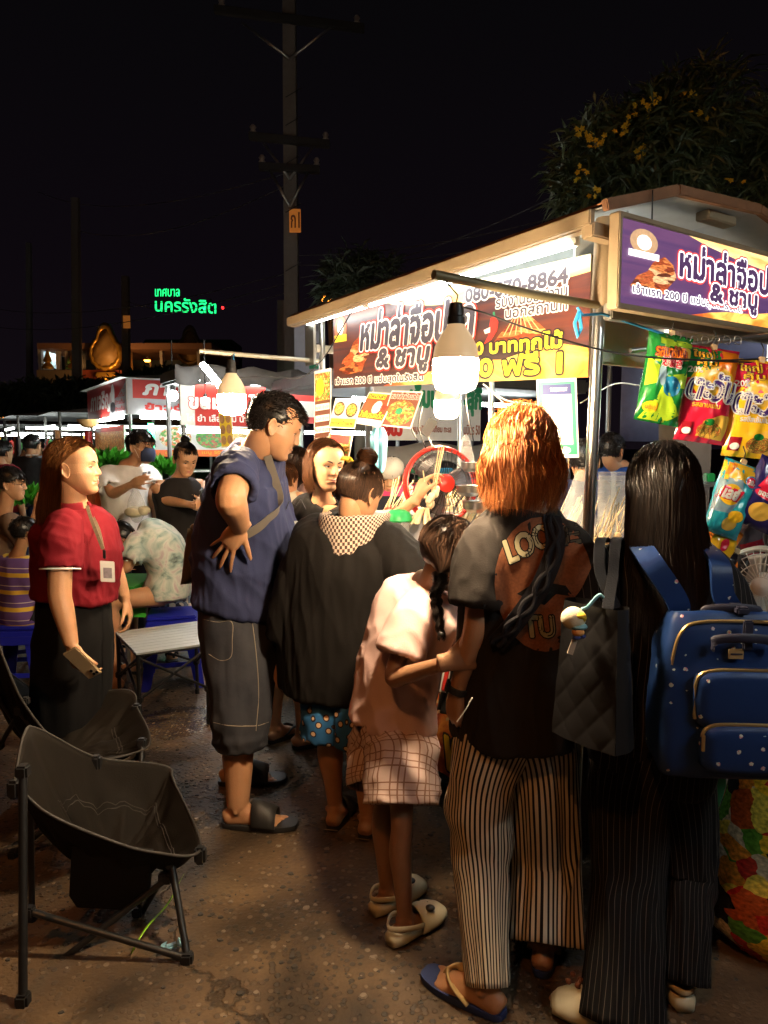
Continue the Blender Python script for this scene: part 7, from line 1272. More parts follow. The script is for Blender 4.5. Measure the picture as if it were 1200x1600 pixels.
def clog(p, n, k, m_=CROC, charm=True):
    a = V(p.j['an' + n][0], p.j['an' + n][1], 0); d = unit(p.j['toe' + n] * V(1, 1, 0)); r_ = np.cross(d, Zu); mb = MB()
    mb.loft([a - d * .065 * k + Zu * .022, a - d * .03 * k + Zu * .022, a + d * .05 * k + Zu * .022, a + d * .12 * k + Zu * .022, a + d * .175 * k + Zu * .022], [(.026 * k, .020), (.038 * k, .021), (.041 * k, .021), (.049 * k, .021), (.030 * k, .018)], r_, n=24, sub=4, ex=2.8); obj('sole', mb, m_, p.root)
    an = np.linspace(-.25, math.pi + .25, 25); G = np.array([[a + d * x * k + r_ * math.cos(t) * w * k + Zu * max(.012, .028 + hh * k * math.sin(t)) for t in an] for x, w, hh in ((.045, .044, .062), (.07, .047, .060), (.10, .051, .050), (.13, .050, .038), (.16, .040, .022), (.178, .018, .004))]); mb = MB(); grid_surface(mb, G); obj('upper', mb, m_, p.root, solid=.006)
    mb = MB(); mb.loft([a + d * .045 * k + r_ * .046 * k + Zu * .045, a - d * .02 * k + r_ * .045 * k + Zu * .062, a - d * .068 * k + Zu * .062, a - d * .02 * k - r_ * .045 * k + Zu * .062, a + d * .045 * k - r_ * .046 * k + Zu * .045], [(.009, .004)] * 5, Zu, n=8, sub=5); obj('heel_strap', mb, m_, p.root)
    for x, y, h in ((.085, .02, .084), (.085, -.02, .084), (.105, .0, .079), (.12, .022, .066), (.12, -.022, .066), (.14, 0, .058)): one('vent_hole', HOLE, p.root, lambda m: m.ball(a + d * x * k + r_ * y * k + Zu * (h * k + .0), (.0045, .0045, .003), n=8, m=6))
    if charm: one('charm', mat('charm_black', (.015, .014, .016), .35), p.root, lambda m: (m.ball(a + d * .09 * k + r_ * .03 * k + Zu * .082 * k, (.016, .014, .008), n=12, m=8)))
for n in 'RL': clog(p, n, .92)
B0 = p.hf.p(.066, -.052, -.060); long_hair(p, HD, 1100, (-140, 112), .06, part=(-.03, .09), w=.0032, wave=.001, lift=.02, el=-8, seg=5, seed=8, rad=(.081, .104, .099), gather=lambda t: B0)
bp_ = catmull([B0, B0 + V(-.002, -.03, -.03), at(681, 930, 1.985), at(690, 1000, 1.965)], 8)
paths = []
for i in range(3):
    for _ in range(70):
        o1 = V(random.gauss(0, .004), random.gauss(0, .004), random.gauss(0, .004)); pts = []
        for k, c in enumerate(np.array(bp_)):
            q = k / (len(bp_) - 1); a = q * 26 + i * 2.094; rr = .0165 * (1 - .5 * q); pts.append(c + V(math.cos(a) * rr, math.sin(2 * a) * rr * .5, 0) + o1 * (1 - .4 * q))
        paths.append(catmull(pts, 2))
strands('hair_braid', paths, .0036, HB, p.root); one('hair_tie', black, p.root, lambda m: m.ball(bp_[-2], .010))
# ---------------------------------------------------------------- woman with orange hair
p = Person('woman from behind with orange hair, charcoal t-shirt and striped trousers', gz(805, 1.97, 0), 14, 1.58, SKM, .88, .95)
spine_px(p, [(800, 1180, 1.98), (800, 1095, 1.98), (806, 1000, 1.97), (814, 900, 1.96), (820, 798, 1.95)]); J = p.j
J['shL'] = at(758, 842, 1.93); J['elL'] = at(744, 985, 1.88); J['wrL'] = at(714, 1082, 1.92); J['shR'] = at(886, 845, 1.88); J['elR'] = at(900, 985, 1.94); J['wrR'] = at(868, 980, 2.2)
J['anL'] = ank(760, 1578); J['toeL'] = V(-.145, .115, 0); J['anR'] = ank(848, 1510); J['toeR'] = V(.3, 1, 0); J['knL'] = at(752, 1330, 1.94); J['knR'] = at(850, 1310, 2.06); J['hipL'] = at(768, 1110, 1.99); J['hipR'] = at(840, 1110, 1.96)
p.head(HF(at(815, 712, 1.95), 12, 10, 0, 1.0), brow=BROW, nr=.05); p.arm('L', dict(d=V(-.08, .25, -.95), n=V(.9, .4, .1), t=V(-.2, .9, .2), s=.97, curl=(.5, .55, .6, .65)), (.92, .95, .98, 1)); p.arm('R'); p.leg('L', (.7, .62, .85)); p.leg('R', (.7, .62, .85)); p.trunk(); p.finish()
CHAR = cloth('cloth_charcoal', (.022, .018, .016), var=.12); p.shirt(CHAR, h0=-.085, infl=.017, sleeve=(.72, .75), sr=(.074, .080), tab=[(-.14, .104, .082), (0, .106, .084), (.25, .104, .078), (.55, .106, .078), (.78, .114, .068), (.9, .086, .055), (1, .045, .045)], flare=.006, fold=[(.012, 5.5, 1.0, V(.25, 0, -1), None), (.006, 13, 2.4, V(-.3, 0, -1), None), (.003, 30, 8, V(.2, 0, -1), None)], vox=.0065)
def stripes(N, L, uv, ob):
    sp = N.new('ShaderNodeSeparateXYZ'); L.new(uv, sp.inputs[0]); return mixc(N, L, mth(N, L, 'LESS_THAN', mth(N, L, 'FRACT', mth(N, L, 'MULTIPLY', sp.outputs[0], 46)), .42), (.62, .53, .40), (.016, .014, .015))
STR = uvpattern('stripes', stripes, bump=.15)
p.tube_cloth(STR, [at(795, 1085, 1.98), at(768, 1160, 1.98), at(752, 1230, 1.97), J['knL'], lerp(J['knL'], J['anL'], .5), J['anL'] + V(.004, 0, -.012)], [(.135, .11), (.108, .115), (.088, .110), (.080, .10), (.066, .080), (.050, .060)], n=120, sub=12, fold=.007, fl=(3, 3), name='trouser_leg', crease=((.52, 4.4, .05, .012, .05), (.60, 4.6, .04, -.010, .06), (.43, 4.2, .05, .010, -.04)), seed=3)
p.tube_cloth(STR, [at(812, 1085, 1.99), at(840, 1160, 2.00), at(848, 1240, 2.02), at(850, 1340, 2.05), J['anR'] + V(0, 0, -.015)], [(.135, .11), (.100, .11), (.096, .11), (.098, .11), (.102, .112)], n=120, sub=12, fold=.010, fl=(5, 2), name='trouser_leg', rip=(.010, 5), seed=9)
flipflop(p, 'L', mat('sole_navy', (.018, .035, .13), .6), mat('strap_straw', (.50, .36, .16), .5), 1.0); flipflop(p, 'R', MAT['sole_navy'], MAT['strap_straw'], 1.0)
long_hair(p, HO, 4200, 150, lambda a: .155 + .02 * math.cos(a), part=(-.05, .07), w=.0024, flare=lambda a, t: .016 * math.sin(t * 2.4), wave=.012, lift=.12, seg=10, px=.01, seed=3, Lvar=.36, messy=.007)
fly = []
for _ in range(90):
    a = random.uniform(-1.2, 1.2); d = unit(V(math.sin(a) * .8, random.uniform(-.6, .6), .9)); q0 = p.hf.p(*(d * V(.083, .105, .102) + V(0, -.012, .03))); fly.append(catmull([q0, q0 + d * .018 + V(random.gauss(0, .008), 0, .004), q0 + d * .022 + V(random.gauss(0, .025), random.gauss(0, .02), -.008)], 4))
strands('hair_flyaway', fly, .0011, HO, p.root)
# shirt print: part of a disc and letters, conforming to the back
W0 = at(850, 915, 1.60); dv = unit(ray(850, 915)); Xp = V(1, 0, 0); Yp = unit(np.cross(Xp, -dv) * -1); Yp = Yp if Yp[2] > 0 else -Yp
sc = 1.90 / FPX; cpos = at(850, 915, 1.72); sgn = Draped(cpos - Xp * 75 * sc - Yp * 105 * sc, Xp * 150 * sc, Yp * 210 * sc, p.shirt_vf, dv)
po = cloth('print_rust', (.24, .085, .038), var=.5, vs=140); pc = cloth('print_cream', (.56, .50, .30)); pk_ = cloth('print_black', (.012, .011, .011))
shirt_o = [c for c in p.root.children if c.name.startswith('shirt')][0]
sgn.shape(shirt_o, 'ellipse', (.0, .02, 1.0, 1.0), po, .0012, 'shirt_print', n=16)
class Tilt(Sign):
    def __init__(s, b, o, X, Y): s.b, s.o, s.x, s.y = b, V(*o), V(*X), V(*Y); s.X, s.Y, s.Nn = b.X, b.Y, -b.d
    def pv(s, u, v, h): q = s.o + np.outer(u, s.x) + np.outer(v, s.y); return s.b.pv(q[:, 0], q[:, 1], h)
T1 = Tilt(sgn, (.165, .66), (.44, .135), (-.07, .16)); T1.text(shirt_o, 'LOO', (0, 0, 1, 1), pc, .0030, ((.006, pk_),), h=.0022, name='shirt_lettering')
T2 = Tilt(sgn, (.72, .79), (.16, .02), (-.02, .14)); T2.text(shirt_o, 'E', (0, 0, 1, 1), cloth('print_dim', (.08, .07, .05)), .002, ((.005, pk_),), h=.0022, name='shirt_lettering')
T3 = Tilt(sgn, (.30, .13), (.30, .0), (-.02, .15)); T3.text(shirt_o, 'TU', (0, 0, 1, 1), cloth('print_dull', (.30, .26, .15)), .0028, ((.006, pk_),), h=.0022, name='shirt_lettering')
sgn.shape(shirt_o, 'poly', None, pk_, .0020, 'shirt_print', pts=[(.22, .44), (.50, .36), (.62, .44), (.80, .42), (.72, .50), (.55, .52), (.36, .50)])
# braided strap
sp_ = Draped(V(0, 0, 0), V(1, 0, 0), V(0, 0, 1), p.shirt_vf, dv); P0 = np.array([at(862, 800, 1.75), at(868, 850, 1.75), at(850, 905, 1.75), at(825, 945, 1.75), at(795, 985, 1.75), at(770, 1012, 1.75)]); P0 = catmull(P0, 8); Pd = Draped(V(0, 0, 0), V(1, 0, 0), V(0, 0, 1), p.shirt_vf, dv); on = []
for q in P0:
    h = Pd.bv.ray_cast(Vector(q - dv * .3), Vector(dv)); on.append(np.array(h[0]) - dv * .012 if h[0] is not None else q + dv * .15)
t = thing('braided_strap', 'thick twisted black strap slung across the back of the charcoal t-shirt', 'strap', on[-1])
ribbon('webbing', on, .050, .010, cloth('strap_black', (.013, .012, .015)), t, np.cross(dv, unit(on[-1] - on[0])))
for i in range(2): one('piping', MAT['strap_black'], t, lambda m: m.tube(catmull([q + np.cross(dv, unit(on[-1] - on[0])) * (.012 * math.sin(k * .45 + i * 3.14)) - dv * .006 for k, q in enumerate(on)], 2), .0075, n=8))
# watch and cable
w_ = lerp(J['elL'], J['wrL'], .93); ax = unit(J['wrL'] - J['elL']); t = thing('wrist_watch', 'black watch on the left wrist of the woman with orange hair', 'watch', w_); one('band', BLK, t, lambda m: m.lathe(w_, [(.0285, -.011), (.031, -.009), (.031, .009), (.0285, .011)], ax, n=24, cap=(0, 0))); one('face', mat('watch_glass', (.01, .012, .016), .08), t, lambda m: m.box(w_ + unit(np.cross(ax, V(0, 1, 0))) * .031 * -1, (.032, .010, .036), V(0, 1, 0), unit(np.cross(ax, V(0, 1, 0))), ax, .003))
one('drawstring', offw, None, lambda m: m.tube(catmull([at(738, 1090, 1.80), at(728, 1108, 1.80), at(714, 1128, 1.81)], 4), .0018, n=6), label='thin pale string by the watch hand', cat='string')
c = at(697, 1065, 2.05); t = thing('bottle_bag', 'black pouch with a red and white stripe between the girl and the woman', 'pouch', c); one('pouch', BLK, t, lambda m: m.box(c + V(.012, .0, -.02), (.05, .03, .16), rot(V(1, 0, 0), V(0, 1, 0), .2), V(0, 1, 0), rot(Zu, V(0, 1, 0), .2), .01)); one('stripe', pwhite, t, lambda m: m.box(c + V(-.004, -.018, .015), (.024, .004, .085), rot(V(1, 0, 0), V(0, 1, 0), .2), V(0, 1, 0), rot(Zu, V(0, 1, 0), .2), .002)); one('stripe', pred, t, lambda m: m.box(c + V(-.004, -.021, .015), (.013, .004, .072), rot(V(1, 0, 0), V(0, 1, 0), .2), V(0, 1, 0), rot(Zu, V(0, 1, 0), .2), .002))
# ---------------------------------------------------------------- woman with long black hair
p = Person('woman from behind with long black hair in a dark pinstripe suit', gz(1022, 1.90, 0), 8, 1.50, SKL, 1.08, 1.0)
spine_px(p, [(1018, 1235, 1.90), (1020, 1140, 1.90), (1026, 1045, 1.89), (1030, 950, 1.88), (1034, 852, 1.87)]); J = p.j
J['shL'] = at(952, 878, 1.86); J['shR'] = at(1112, 880, 1.84); J['elL'] = at(912, 1000, 1.84); J['wrL'] = at(935, 1040, 2.08); J['elR'] = at(1150, 1000, 1.84); J['wrR'] = at(1130, 1000, 2.1)
J['anL'] = ank(968, 1600); J['toeL'] = V(-.9, .25, 0); J['anR'] = ank(1058, 1556); J['toeR'] = V(.1, 1, 0); J['knL'] = at(980, 1360, 1.87); J['knR'] = at(1068, 1350, 1.95)
p.head(HF(at(1034, 768, 1.87), 6, 4, 0, 1.0), nr=.048, brow=BROW); p.arm('L'); p.arm('R'); p.leg('L', (.7, .6, .8)); p.leg('R', (.7, .6, .8)); p.trunk(); p.finish()
def pins(sc, ax): 
    def f(N, L, uv, ob):
        sp = N.new('ShaderNodeSeparateXYZ'); L.new(uv if ax == 'uv' else ob, sp.inputs[0]); return mixc(N, L, mth(N, L, 'LESS_THAN', mth(N, L, 'FRACT', mth(N, L, 'MULTIPLY', sp.outputs[0], sc)), .085), (.0050, .0047, .0058), (.10, .088, .08))
    return f
PIN = uvpattern('pinstripe', pins(44, 'uv'), bump=.15); PIN2 = uvpattern('pinstripe_jacket', pins(58, 'obj'), bump=.15)
p.shirt(PIN2, h0=-.12, infl=.018, sleeve=(1.6, 1.6), sr=(.070, .060), name='jacket', fold=[(.008, 8, 1.5, V(.2, 0, -1), None), (.004, 20, 4, V(-.3, 0, -1), None)])
p.tube_cloth(PIN, [at(1005, 1150, 1.90), at(985, 1235, 1.90), J['knL'], lerp(J['knL'], J['anL'], .55), J['anL'] + V(.0, 0, -.06)], [(.125, .115), (.105, .115), (.090, .105), (.088, .098), (.096, .11)], n=110, sub=8, name='trouser_leg', seed=2, fold=.010, rip=(.008, 3))
p.tube_cloth(PIN, [at(1035, 1150, 1.91), at(1058, 1235, 1.93), J['knR'], lerp(J['knR'], J['anR'], .5), J['anR'] + V(0, 0, -.03)], [(.125, .115), (.098, .115), (.080, .10), (.072, .09), (.070, .088)], n=110, sub=8, name='trouser_leg', seed=5, fold=.009, crease=((.55, 4, .05, .012, .04), (.65, 4.5, .04, .01, -.04)))
clog(p, 'R', .98, charm=False); clog(p, 'L', .98, charm=False); a = V(J['anL'][0], J['anL'][1], 0); one('charm', mat('charm_brown', (.16, .05, .02), .5, var=.6, vs=90), p.root, lambda m: [m.ball(a + unit(J['toeL']) * .10 + V(random.gauss(0, .014), random.gauss(0, .014), .088), .008, n=8, m=6) for _ in range(7)])
long_hair(p, HB, 3600, 150, lambda a: .33 + .05 * math.cos(a), part=(-.05, .08), w=.0022, flare=lambda a, t: (.040 if abs(a) < 1.2 else -.010) * t, wave=.006, lift=.06, seg=13, px=.0, seed=6, Lvar=.25)
# backpack
NB = uvpattern('pack_print', lambda N, L, uv, ob: (lambda v, n: (L.new(ob, v.inputs['Vector']), v.inputs['Scale'].__setattr__('default_value', 30), v.inputs['Randomness'].__setattr__('default_value', .55), L.new(ob, n.inputs['Vector']), n.inputs['Scale'].__setattr__('default_value', 190), mixc(N, L, mth(N, L, 'LESS_THAN', mth(N, L, 'ADD', v.outputs['Distance'], mth(N, L, 'MULTIPLY', n.outputs['Fac'], .18)), .235), (.011, .034, .130), mixc(N, L, mth(N, L, 'GREATER_THAN', n.outputs['Fac'], .52), (.50, .60, .55), (.55, .22, .26))))[-1])(N.new('ShaderNodeTexVoronoi'), N.new('ShaderNodeTexNoise')), rough=.42, bump=.12)
gold2 = mat('zip_gold', (.62, .46, .20), .3, metal=.8, var=.1); navy_web = mat('web_navy', (.012, .014, .035), .6)
F_ = Fdir(4); Rb = np.cross(F_, Zu); cb_ = at(1132, 1072, 1.68); Wd, Hh, Dp = .345, .375, .15
B = lambda x, y, z: cb_ + Rb * x - F_ * y + Zu * z           # y outwards to the camera
t = thing('backpack', 'blue backpack with tiny flower print and gold zips worn by the black haired woman', 'backpack', cb_ - Zu * Hh / 2)
def pack(m):
    P = [B(0, 0, -Hh / 2), B(0, .004, -Hh / 2 + .03), B(0, .006, -.02), B(0, 0, .10), B(0, -.01, .165), B(0, -.014, .185)]; m.loft(P, [(Wd / 2 * .94, Dp / 2 * .92), (Wd / 2, Dp / 2 * 1.05), (Wd / 2, Dp / 2 * 1.02), (Wd / 2 * .95, Dp / 2 * .94), (Wd / 2 * .84, Dp / 2 * .82), (Wd / 2 * .78, Dp / 2 * .70)], Rb, n=64, sub=6, ex=6)
mb = MB(); pack(mb); v = mb.data()[0]; w_ = np.array([.007 * nz(q * 9) + .004 * nz(q * 22) for q in v]); mb.v = [v + (v - cb_) / np.linalg.norm(v - cb_, axis=1)[:, None] * w_[:, None]]; obj('main_body', mb, NB, t)
def pocket(x0, x1, z0, z1, y, d, nm):
    mb = MB(); n = 40; an = np.arange(n) * 2 * math.pi / n; cx, cz, rx, rz = (x0 + x1) / 2, (z0 + z1) / 2, (x1 - x0) / 2, (z1 - z0) / 2; sq = lambda c: np.sign(c) * abs(c) ** (2 / 5.)
    rings = [np.array([B(cx + sq(math.cos(a)) * rx * k, y + dd, cz + sq(math.sin(a)) * rz * k) for a in an]) for k, dd in ((1.02, -.02), (1.0, d * .6), (.95, d), (.7, d * 1.15), (.3, d * 1.2))]; mb.ring_loft(rings, 0, 1); obj(nm, mb, NB, t); return [B(cx + sq(math.cos(a)) * rx * 1.0, y + d * .75, cz + sq(math.sin(a)) * rz * 1.0) for a in an]
e1 = pocket(-.105, .125, -.075, .070, .072, .030, 'front_pocket'); e2 = pocket(-.090, .120, -.175, -.055, .085, .030, 'lower_pocket')
one('zip', gold2, t, lambda m: m.tube([e1[i] for i in range(-2, 23)], .0042, n=6)); one('zip', gold2, t, lambda m: m.tube([e2[i] + Zu * .0 for i in range(1, 20)], .0046, n=6)); one('zip_pull', gold2, t, lambda m: m.box(e2[18] - Zu * .022 - F_ * .006, (.010, .004, .04), Rb, F_, Zu, .002))
one('zip', gold2, t, lambda m: m.tube(catmull([B(-.150, .06, .02), B(-.145, .062, .10), B(-.128, .060, .150), B(-.09, .058, .172), B(.02, .058, .176), B(.15, .056, .170)], 4), .0042, n=6)); one('patch', mat('patch_gold', (.35, .26, .12), .5), t, lambda m: m.box(B(-.012, .083, .105), (.034, .004, .024), Rb, F_, Zu, .001))
Sp = Sign(B(-.029, .0862, .095), Rb * .034, Zu * .020); Sp.panel(t, (.1, .42, .9, .62), navy_web, .001)
for y_ in (.086, .02): one('handle', navy_web, t, lambda m: m.loft(catmull([B(-.065, y_ - .002, .115 + (0 if y_ > .05 else .055)), B(-.060, y_ + .006, .140 + (0 if y_ > .05 else .055)), B(0, y_ + .018, .148 + (0 if y_ > .05 else .055)), B(.060, y_ + .006, .140 + (0 if y_ > .05 else .055)), B(.065, y_ - .002, .115 + (0 if y_ > .05 else .055))], 4), [(.011, .004)] * 17, Zu, n=10, sub=1))
one('buckle_strap', navy_web, t, lambda m: (m.box(B(.012, .085, .15), (.022, .010, .07), Rb, F_, Zu, .003), m.box(B(.012, .03, .20), (.03, .06, .018), Rb, F_, Zu, .004)))
ribbon('shoulder_strap', [B(-.105, -.02, .17), at(1056, 935, 1.70), at(1018, 878, 1.715), at(998, 850, 1.80), at(990, 842, 1.88)], .052, .010, NB, t, V(1, 0, .5)); ribbon('shoulder_strap', [B(.03, -.02, .17), at(1130, 930, 1.69), at(1124, 880, 1.71), at(1098, 850, 1.82), at(1090, 846, 1.9)], .052, .010, NB, t, V(1, 0, -.2))
# quilted tote and plush charm
QU = mat('quilt_black', (.0085, .008, .009), .48, bump=.10, bs=60, spec=.5); Xq = unit(V(.62, -.78, 0)); Nq = unit(np.cross(Xq, Zu)); cq_ = at(928, 1050, 1.70); t = thing('tote_bag', 'black quilted tote hanging from the left shoulder of the black haired woman', 'bag', cq_ - Zu * .18)
def quilt(m):
    wv, hv, dq = .185, .345, .075
    for sd in (1, -1):
        G = np.array([[cq_ + Xq * (wv * (u - .5) * (1 - .18 * v) + .0) + rot(Zu, Nq, -.06 * 0) * hv * (v - .5) + Nq * sd * (dq * (.5 + .12 * math.sin(math.pi * u)) * (1.05 - .45 * v) + .0030 * (abs(math.sin((u + v * 1.6) * 8)) * abs(math.sin((u - v * 1.6) * 8))) ** .35 + .006 * nz((u * 3, v * 3, sd))) for u in np.linspace(0, 1, 56)] for v in np.linspace(0, 1, 72)]); grid_surface(m, G if sd == 1 else G[:, ::-1])
    for u in (0, 1):
        G = np.array([[cq_ + Xq * (wv * (u - .5) * (1 - .18 * v) + (u - .5) * .02 * math.sin(math.pi * s_)) + Zu * hv * (v - .5) + Nq * (dq * (.5) * (1.05 - .45 * v)) * (2 * s_ - 1) for s_ in np.linspace(0, 1, 8)] for v in np.linspace(0, 1, 30)]); grid_surface(m, G if u else G[:, ::-1])
    m.quad(*[cq_ + Xq * wv * .5 * a - Zu * hv * .5 + Nq * dq * .53 * b_ for a, b_ in ((-1, -1), (1, -1), (1, 1), (-1, 1))])
one('body', QU, t, quilt); sh_ = J['shL'] + V(.01, -.03, .055)
for k in (-1, 1): ribbon('handle', [cq_ + Xq * .045 * 1 + Zu * .165 + Nq * .02 * k, at(948 + 9 * k, 900, 1.72), at(948 + 12 * k, 862, 1.755), at(952 + 12 * k, 842, 1.80), at(958 + 10 * k, 846, 1.87)], .026, .006, cloth('strap_slate', (.012, .013, .017)), t, V(1, 0, 0))
c = at(896, 966, 1.66); cream = cloth('plush_cream', (.62, .56, .40)); t = thing('plush_charm', 'small cream plush charm with a yellow ear patch hanging from the quilted tote', 'toy', c - Zu * .06)
one('head', cream, t, lambda m: m.ball(c, (.030, .026, .028), n=20, m=14)); one('patch', cloth('plush_yellow', (.72, .46, .05)), t, lambda m: (m.ball(c + V(.012, -.016, .010), (.014, .012, .008)), m.ball(c + V(.020, -.012, .004), (.008, .010, .010)))); one('band', cloth('plush_blue', (.20, .42, .50)), t, lambda m: m.ball(c + V(.010, -.006, -.018), (.022, .022, .009))); one('muzzle', cloth('plush_orange', (.70, .34, .12)), t, lambda m: m.ball(c + V(.008, -.014, -.030), (.015, .014, .011))); one('bow', cloth('plush_navy', (.05, .07, .22)), t, lambda m: (m.ball(c + V(.004, -.018, -.042), (.010, .007, .006)), m.ball(c + V(.018, -.014, -.040), (.009, .007, .006)))); one('tag', cloth('plush_tag', (.42, .36, .28)), t, lambda m: m.box(c + V(-.004, -.010, -.068), (.014, .003, .036), rot(V(1, 0, 0), V(0, 1, 0), .3), V(0, 1, 0), rot(Zu, V(0, 1, 0), .3))); one('loop', MAT['plush_blue'], t, lambda m: m.tube(catmull([c + V(.018, 0, .022), at(918, 948, 1.66), at(935, 930, 1.66), at(943, 934, 1.66)], 4), .0042, n=7))
# ---------------------------------------------------------------- woman in the red polo
p = Person('woman in a dark red polo shirt and black skirt holding a phone', gz(116, 3.0, 0), 112, 1.58, SKL, .98, 1.02)
p.TS = [(-.14, .100, .085), (0., .108, .092), (.25, .100, .088), (.45, .100, .096), (.60, .104, .100), (.78, .112, .074), (.90, .086, .055), (1.0, .043, .043)]
spine_px(p, [(112, 1020, 3.0), (116, 958, 3.0), (120, 905, 3.0), (119, 850, 3.0), (116, 792, 2.98)]); J = p.j
J['shR'] = at(96, 822, 2.82); J['elR'] = at(93, 930, 2.77); J['wrR'] = at(112, 1008, 2.74); J['shL'] = at(152, 822, 3.2); J['elL'] = at(180, 895, 3.24); J['wrL'] = at(196, 938, 3.22)
p.head(HF(at(118, 732, 2.96), 86, -2, 0, 1.0), fat=1.10, brow=BROW, gaze=(.1, 0), nr=.056)
p.arm('R', dict(d=V(.28, -.1, -.9), n=V(.65, .8, .0), t=V(.9, -.2, .2), s=1.0, curl=(.6, .65, .7, .7), thumb=(.55, .4)), (1.12, 1.2, 1.22, 1.2)); p.arm('L', dict(d=V(.25, 0, -.95), n=V(-.9, -.2, 0), t=V(.5, -.8, 0), curl=(.5, .55, .6, .6)), (1.15, 1.12, 1.1, 1.1)); p.leg('R', (.72, .8, 1)); p.leg('L', (.72, .8, 1)); p.trunk(); p.finish()
RED = cloth('cloth_red', (.175, .008, .016), var=.10, bs=500); p.shirt(RED, h0=.15, infl=.013, sleeve=(.62, .60), sr=(.080, .080), fold=[(.008, 7, 2, V(.8, 0, -.6), None), (.005, 16, 3, V(.9, 0, -.3), None), (.003, 26, 6, V(.2, 0, -1), None)], name='polo_shirt')
e_ = lerp(J['shR'], J['elR'], .62); ax = unit(J['elR'] - J['shR']); one('sleeve_trim', pwhite, p.root, lambda m: m.lathe(e_, [(.0770, -.003), (.0780, .0), (.0770, .003)], ax, n=40, cap=(0, 0)))
def collar(m):
    G = []
    for q_ in np.linspace(0, 1, 5): G.append([p.S(1.0) + (p.F * math.cos(a) + p.R * math.sin(a)) * (.060 + .028 * q_) + Zu * (.022 - .045 * q_ * (1 + .8 * max(0, math.cos(a)))) for a in np.linspace(.22, 2 * math.pi - .22, 40)])
    grid_surface(m, np.array(G))
one('collar', RED, p.root, collar, solid=.004); 0 and one('placket', RED, p.root, lambda m: m.box(p.S(.80) + p.F * .128, (.03, .006, .13), p.R, p.F, Zu, .002))
p.tube_cloth(cloth('cloth_skirt', (.006, .0055, .006)), [at(119, 895, 3.0), at(116, 965, 3.0), at(114, 1030, 3.0), at(112, 1120, 3.0), at(112, 1190, 3.0)], [(.128, .128), (.150, .148), (.160, .155), (.155, .15), (.15, .15)], name='skirt', fold=.010, rip=(.006, 6))
for n in 'RL': flipflop(p, n, BLK, BLK, .95)
def back(q): return q
long_hair(p, HR, 3200, (-120, 84), lambda a: .31 - .02 * math.sin(a), part=(-.04, .115), w=.0024, flare=lambda a, t: .012 * math.sin(t * 1.6) + (.030 * t if a > .3 else .018 * t), wave=.006, lift=.05, seg=12, seed=7, Lvar=.25, px=.005, down=(.04, -.04, -1))
# lanyard, badge, phone
lan = mat('lanyard', (.30, .24, .16), .6, var=.5, vs=120); ch = p.S(.62) + p.F * .17
t = thing('id_badge', 'white name badge on a lanyard over the red polo', 'badge', at(167, 905, 2.86)); ribbon('lanyard', [at(136, 790, 2.90), at(143, 812, 2.85), at(152, 835, 2.82), at(161, 858, 2.80)], .014, .002, lan, t, V(1, 0, .2)); ribbon('lanyard', [at(128, 785, 3.04), at(140, 800, 2.97), at(153, 825, 2.90), at(161, 858, 2.81)], .014, .002, lan, t, V(1, 0, .2)); one('clip', black, t, lambda m: m.box(at(163, 866, 2.80), (.012, .006, .035), bev=.002)); bx = rot(V(.85, .5, 0), V(0, 1, 0), .0); cB = at(168, 893, 2.81); one('card', pwhite, t, lambda m: m.box(cB, (.055, .004, .085), unit(V(.9, .35, -.12)), unit(V(-.35, .9, 0)), Zu, .002)); one('photo', mat('badge_photo', (.30, .26, .30), .4, var=.5, vs=70), t, lambda m: m.box(cB + V(.002, -.004, -.005), (.032, .003, .042), unit(V(.9, .35, -.12)), unit(V(-.35, .9, 0)), Zu))
cP = at(129, 1036, 2.70); Xh = unit(V(.62, -.2, .36)); Yh = unit(V(.30, .35, -.85)); Yh = unit(Yh - Xh * np.dot(Xh, Yh)); Zh = np.cross(Xh, Yh); Zh = Zh if Zh[1] < 0 else -Zh
t = thing('phone', 'gold coloured phone held low in the hand of the woman in red', 'phone', cP); one('body', mat('phone_gold', (.66, .50, .30), .25, metal=.4), t, lambda m: m.box(cP, (.074, .150, .009), Xh, Yh, Zh, .004)); one('camera_plate', mat('phone_plate', (.70, .55, .36), .15, metal=.3), t, lambda m: m.box(cP + Xh * .016 + Yh * .052 * (1 if (Yh[2] < 0) else -1) + Zh * .0052, (.034, .036, .003), Xh, Yh, Zh, .001))
for dx, dy in ((.008, .060), (.024, .060), (.008, .044)): one('lens', mat('lens_black', (.008, .008, .01), .1), t, lambda m: m.lathe(cP + Xh * dx + Yh * dy + Zh * .006, [(0, .003), (.006, .003), (.007, .0), (.007, -.002)], Zh, n=14))
t = thing('waist_pouch', 'small grey pouch at the far side of the woman in red', 'pouch', at(180, 890, 3.15)); one('pouch', cloth('pouch_grey', (.07, .06, .055)), t, lambda m: m.box(at(179, 868, 3.15), (.045, .05, .12), bev=.012))
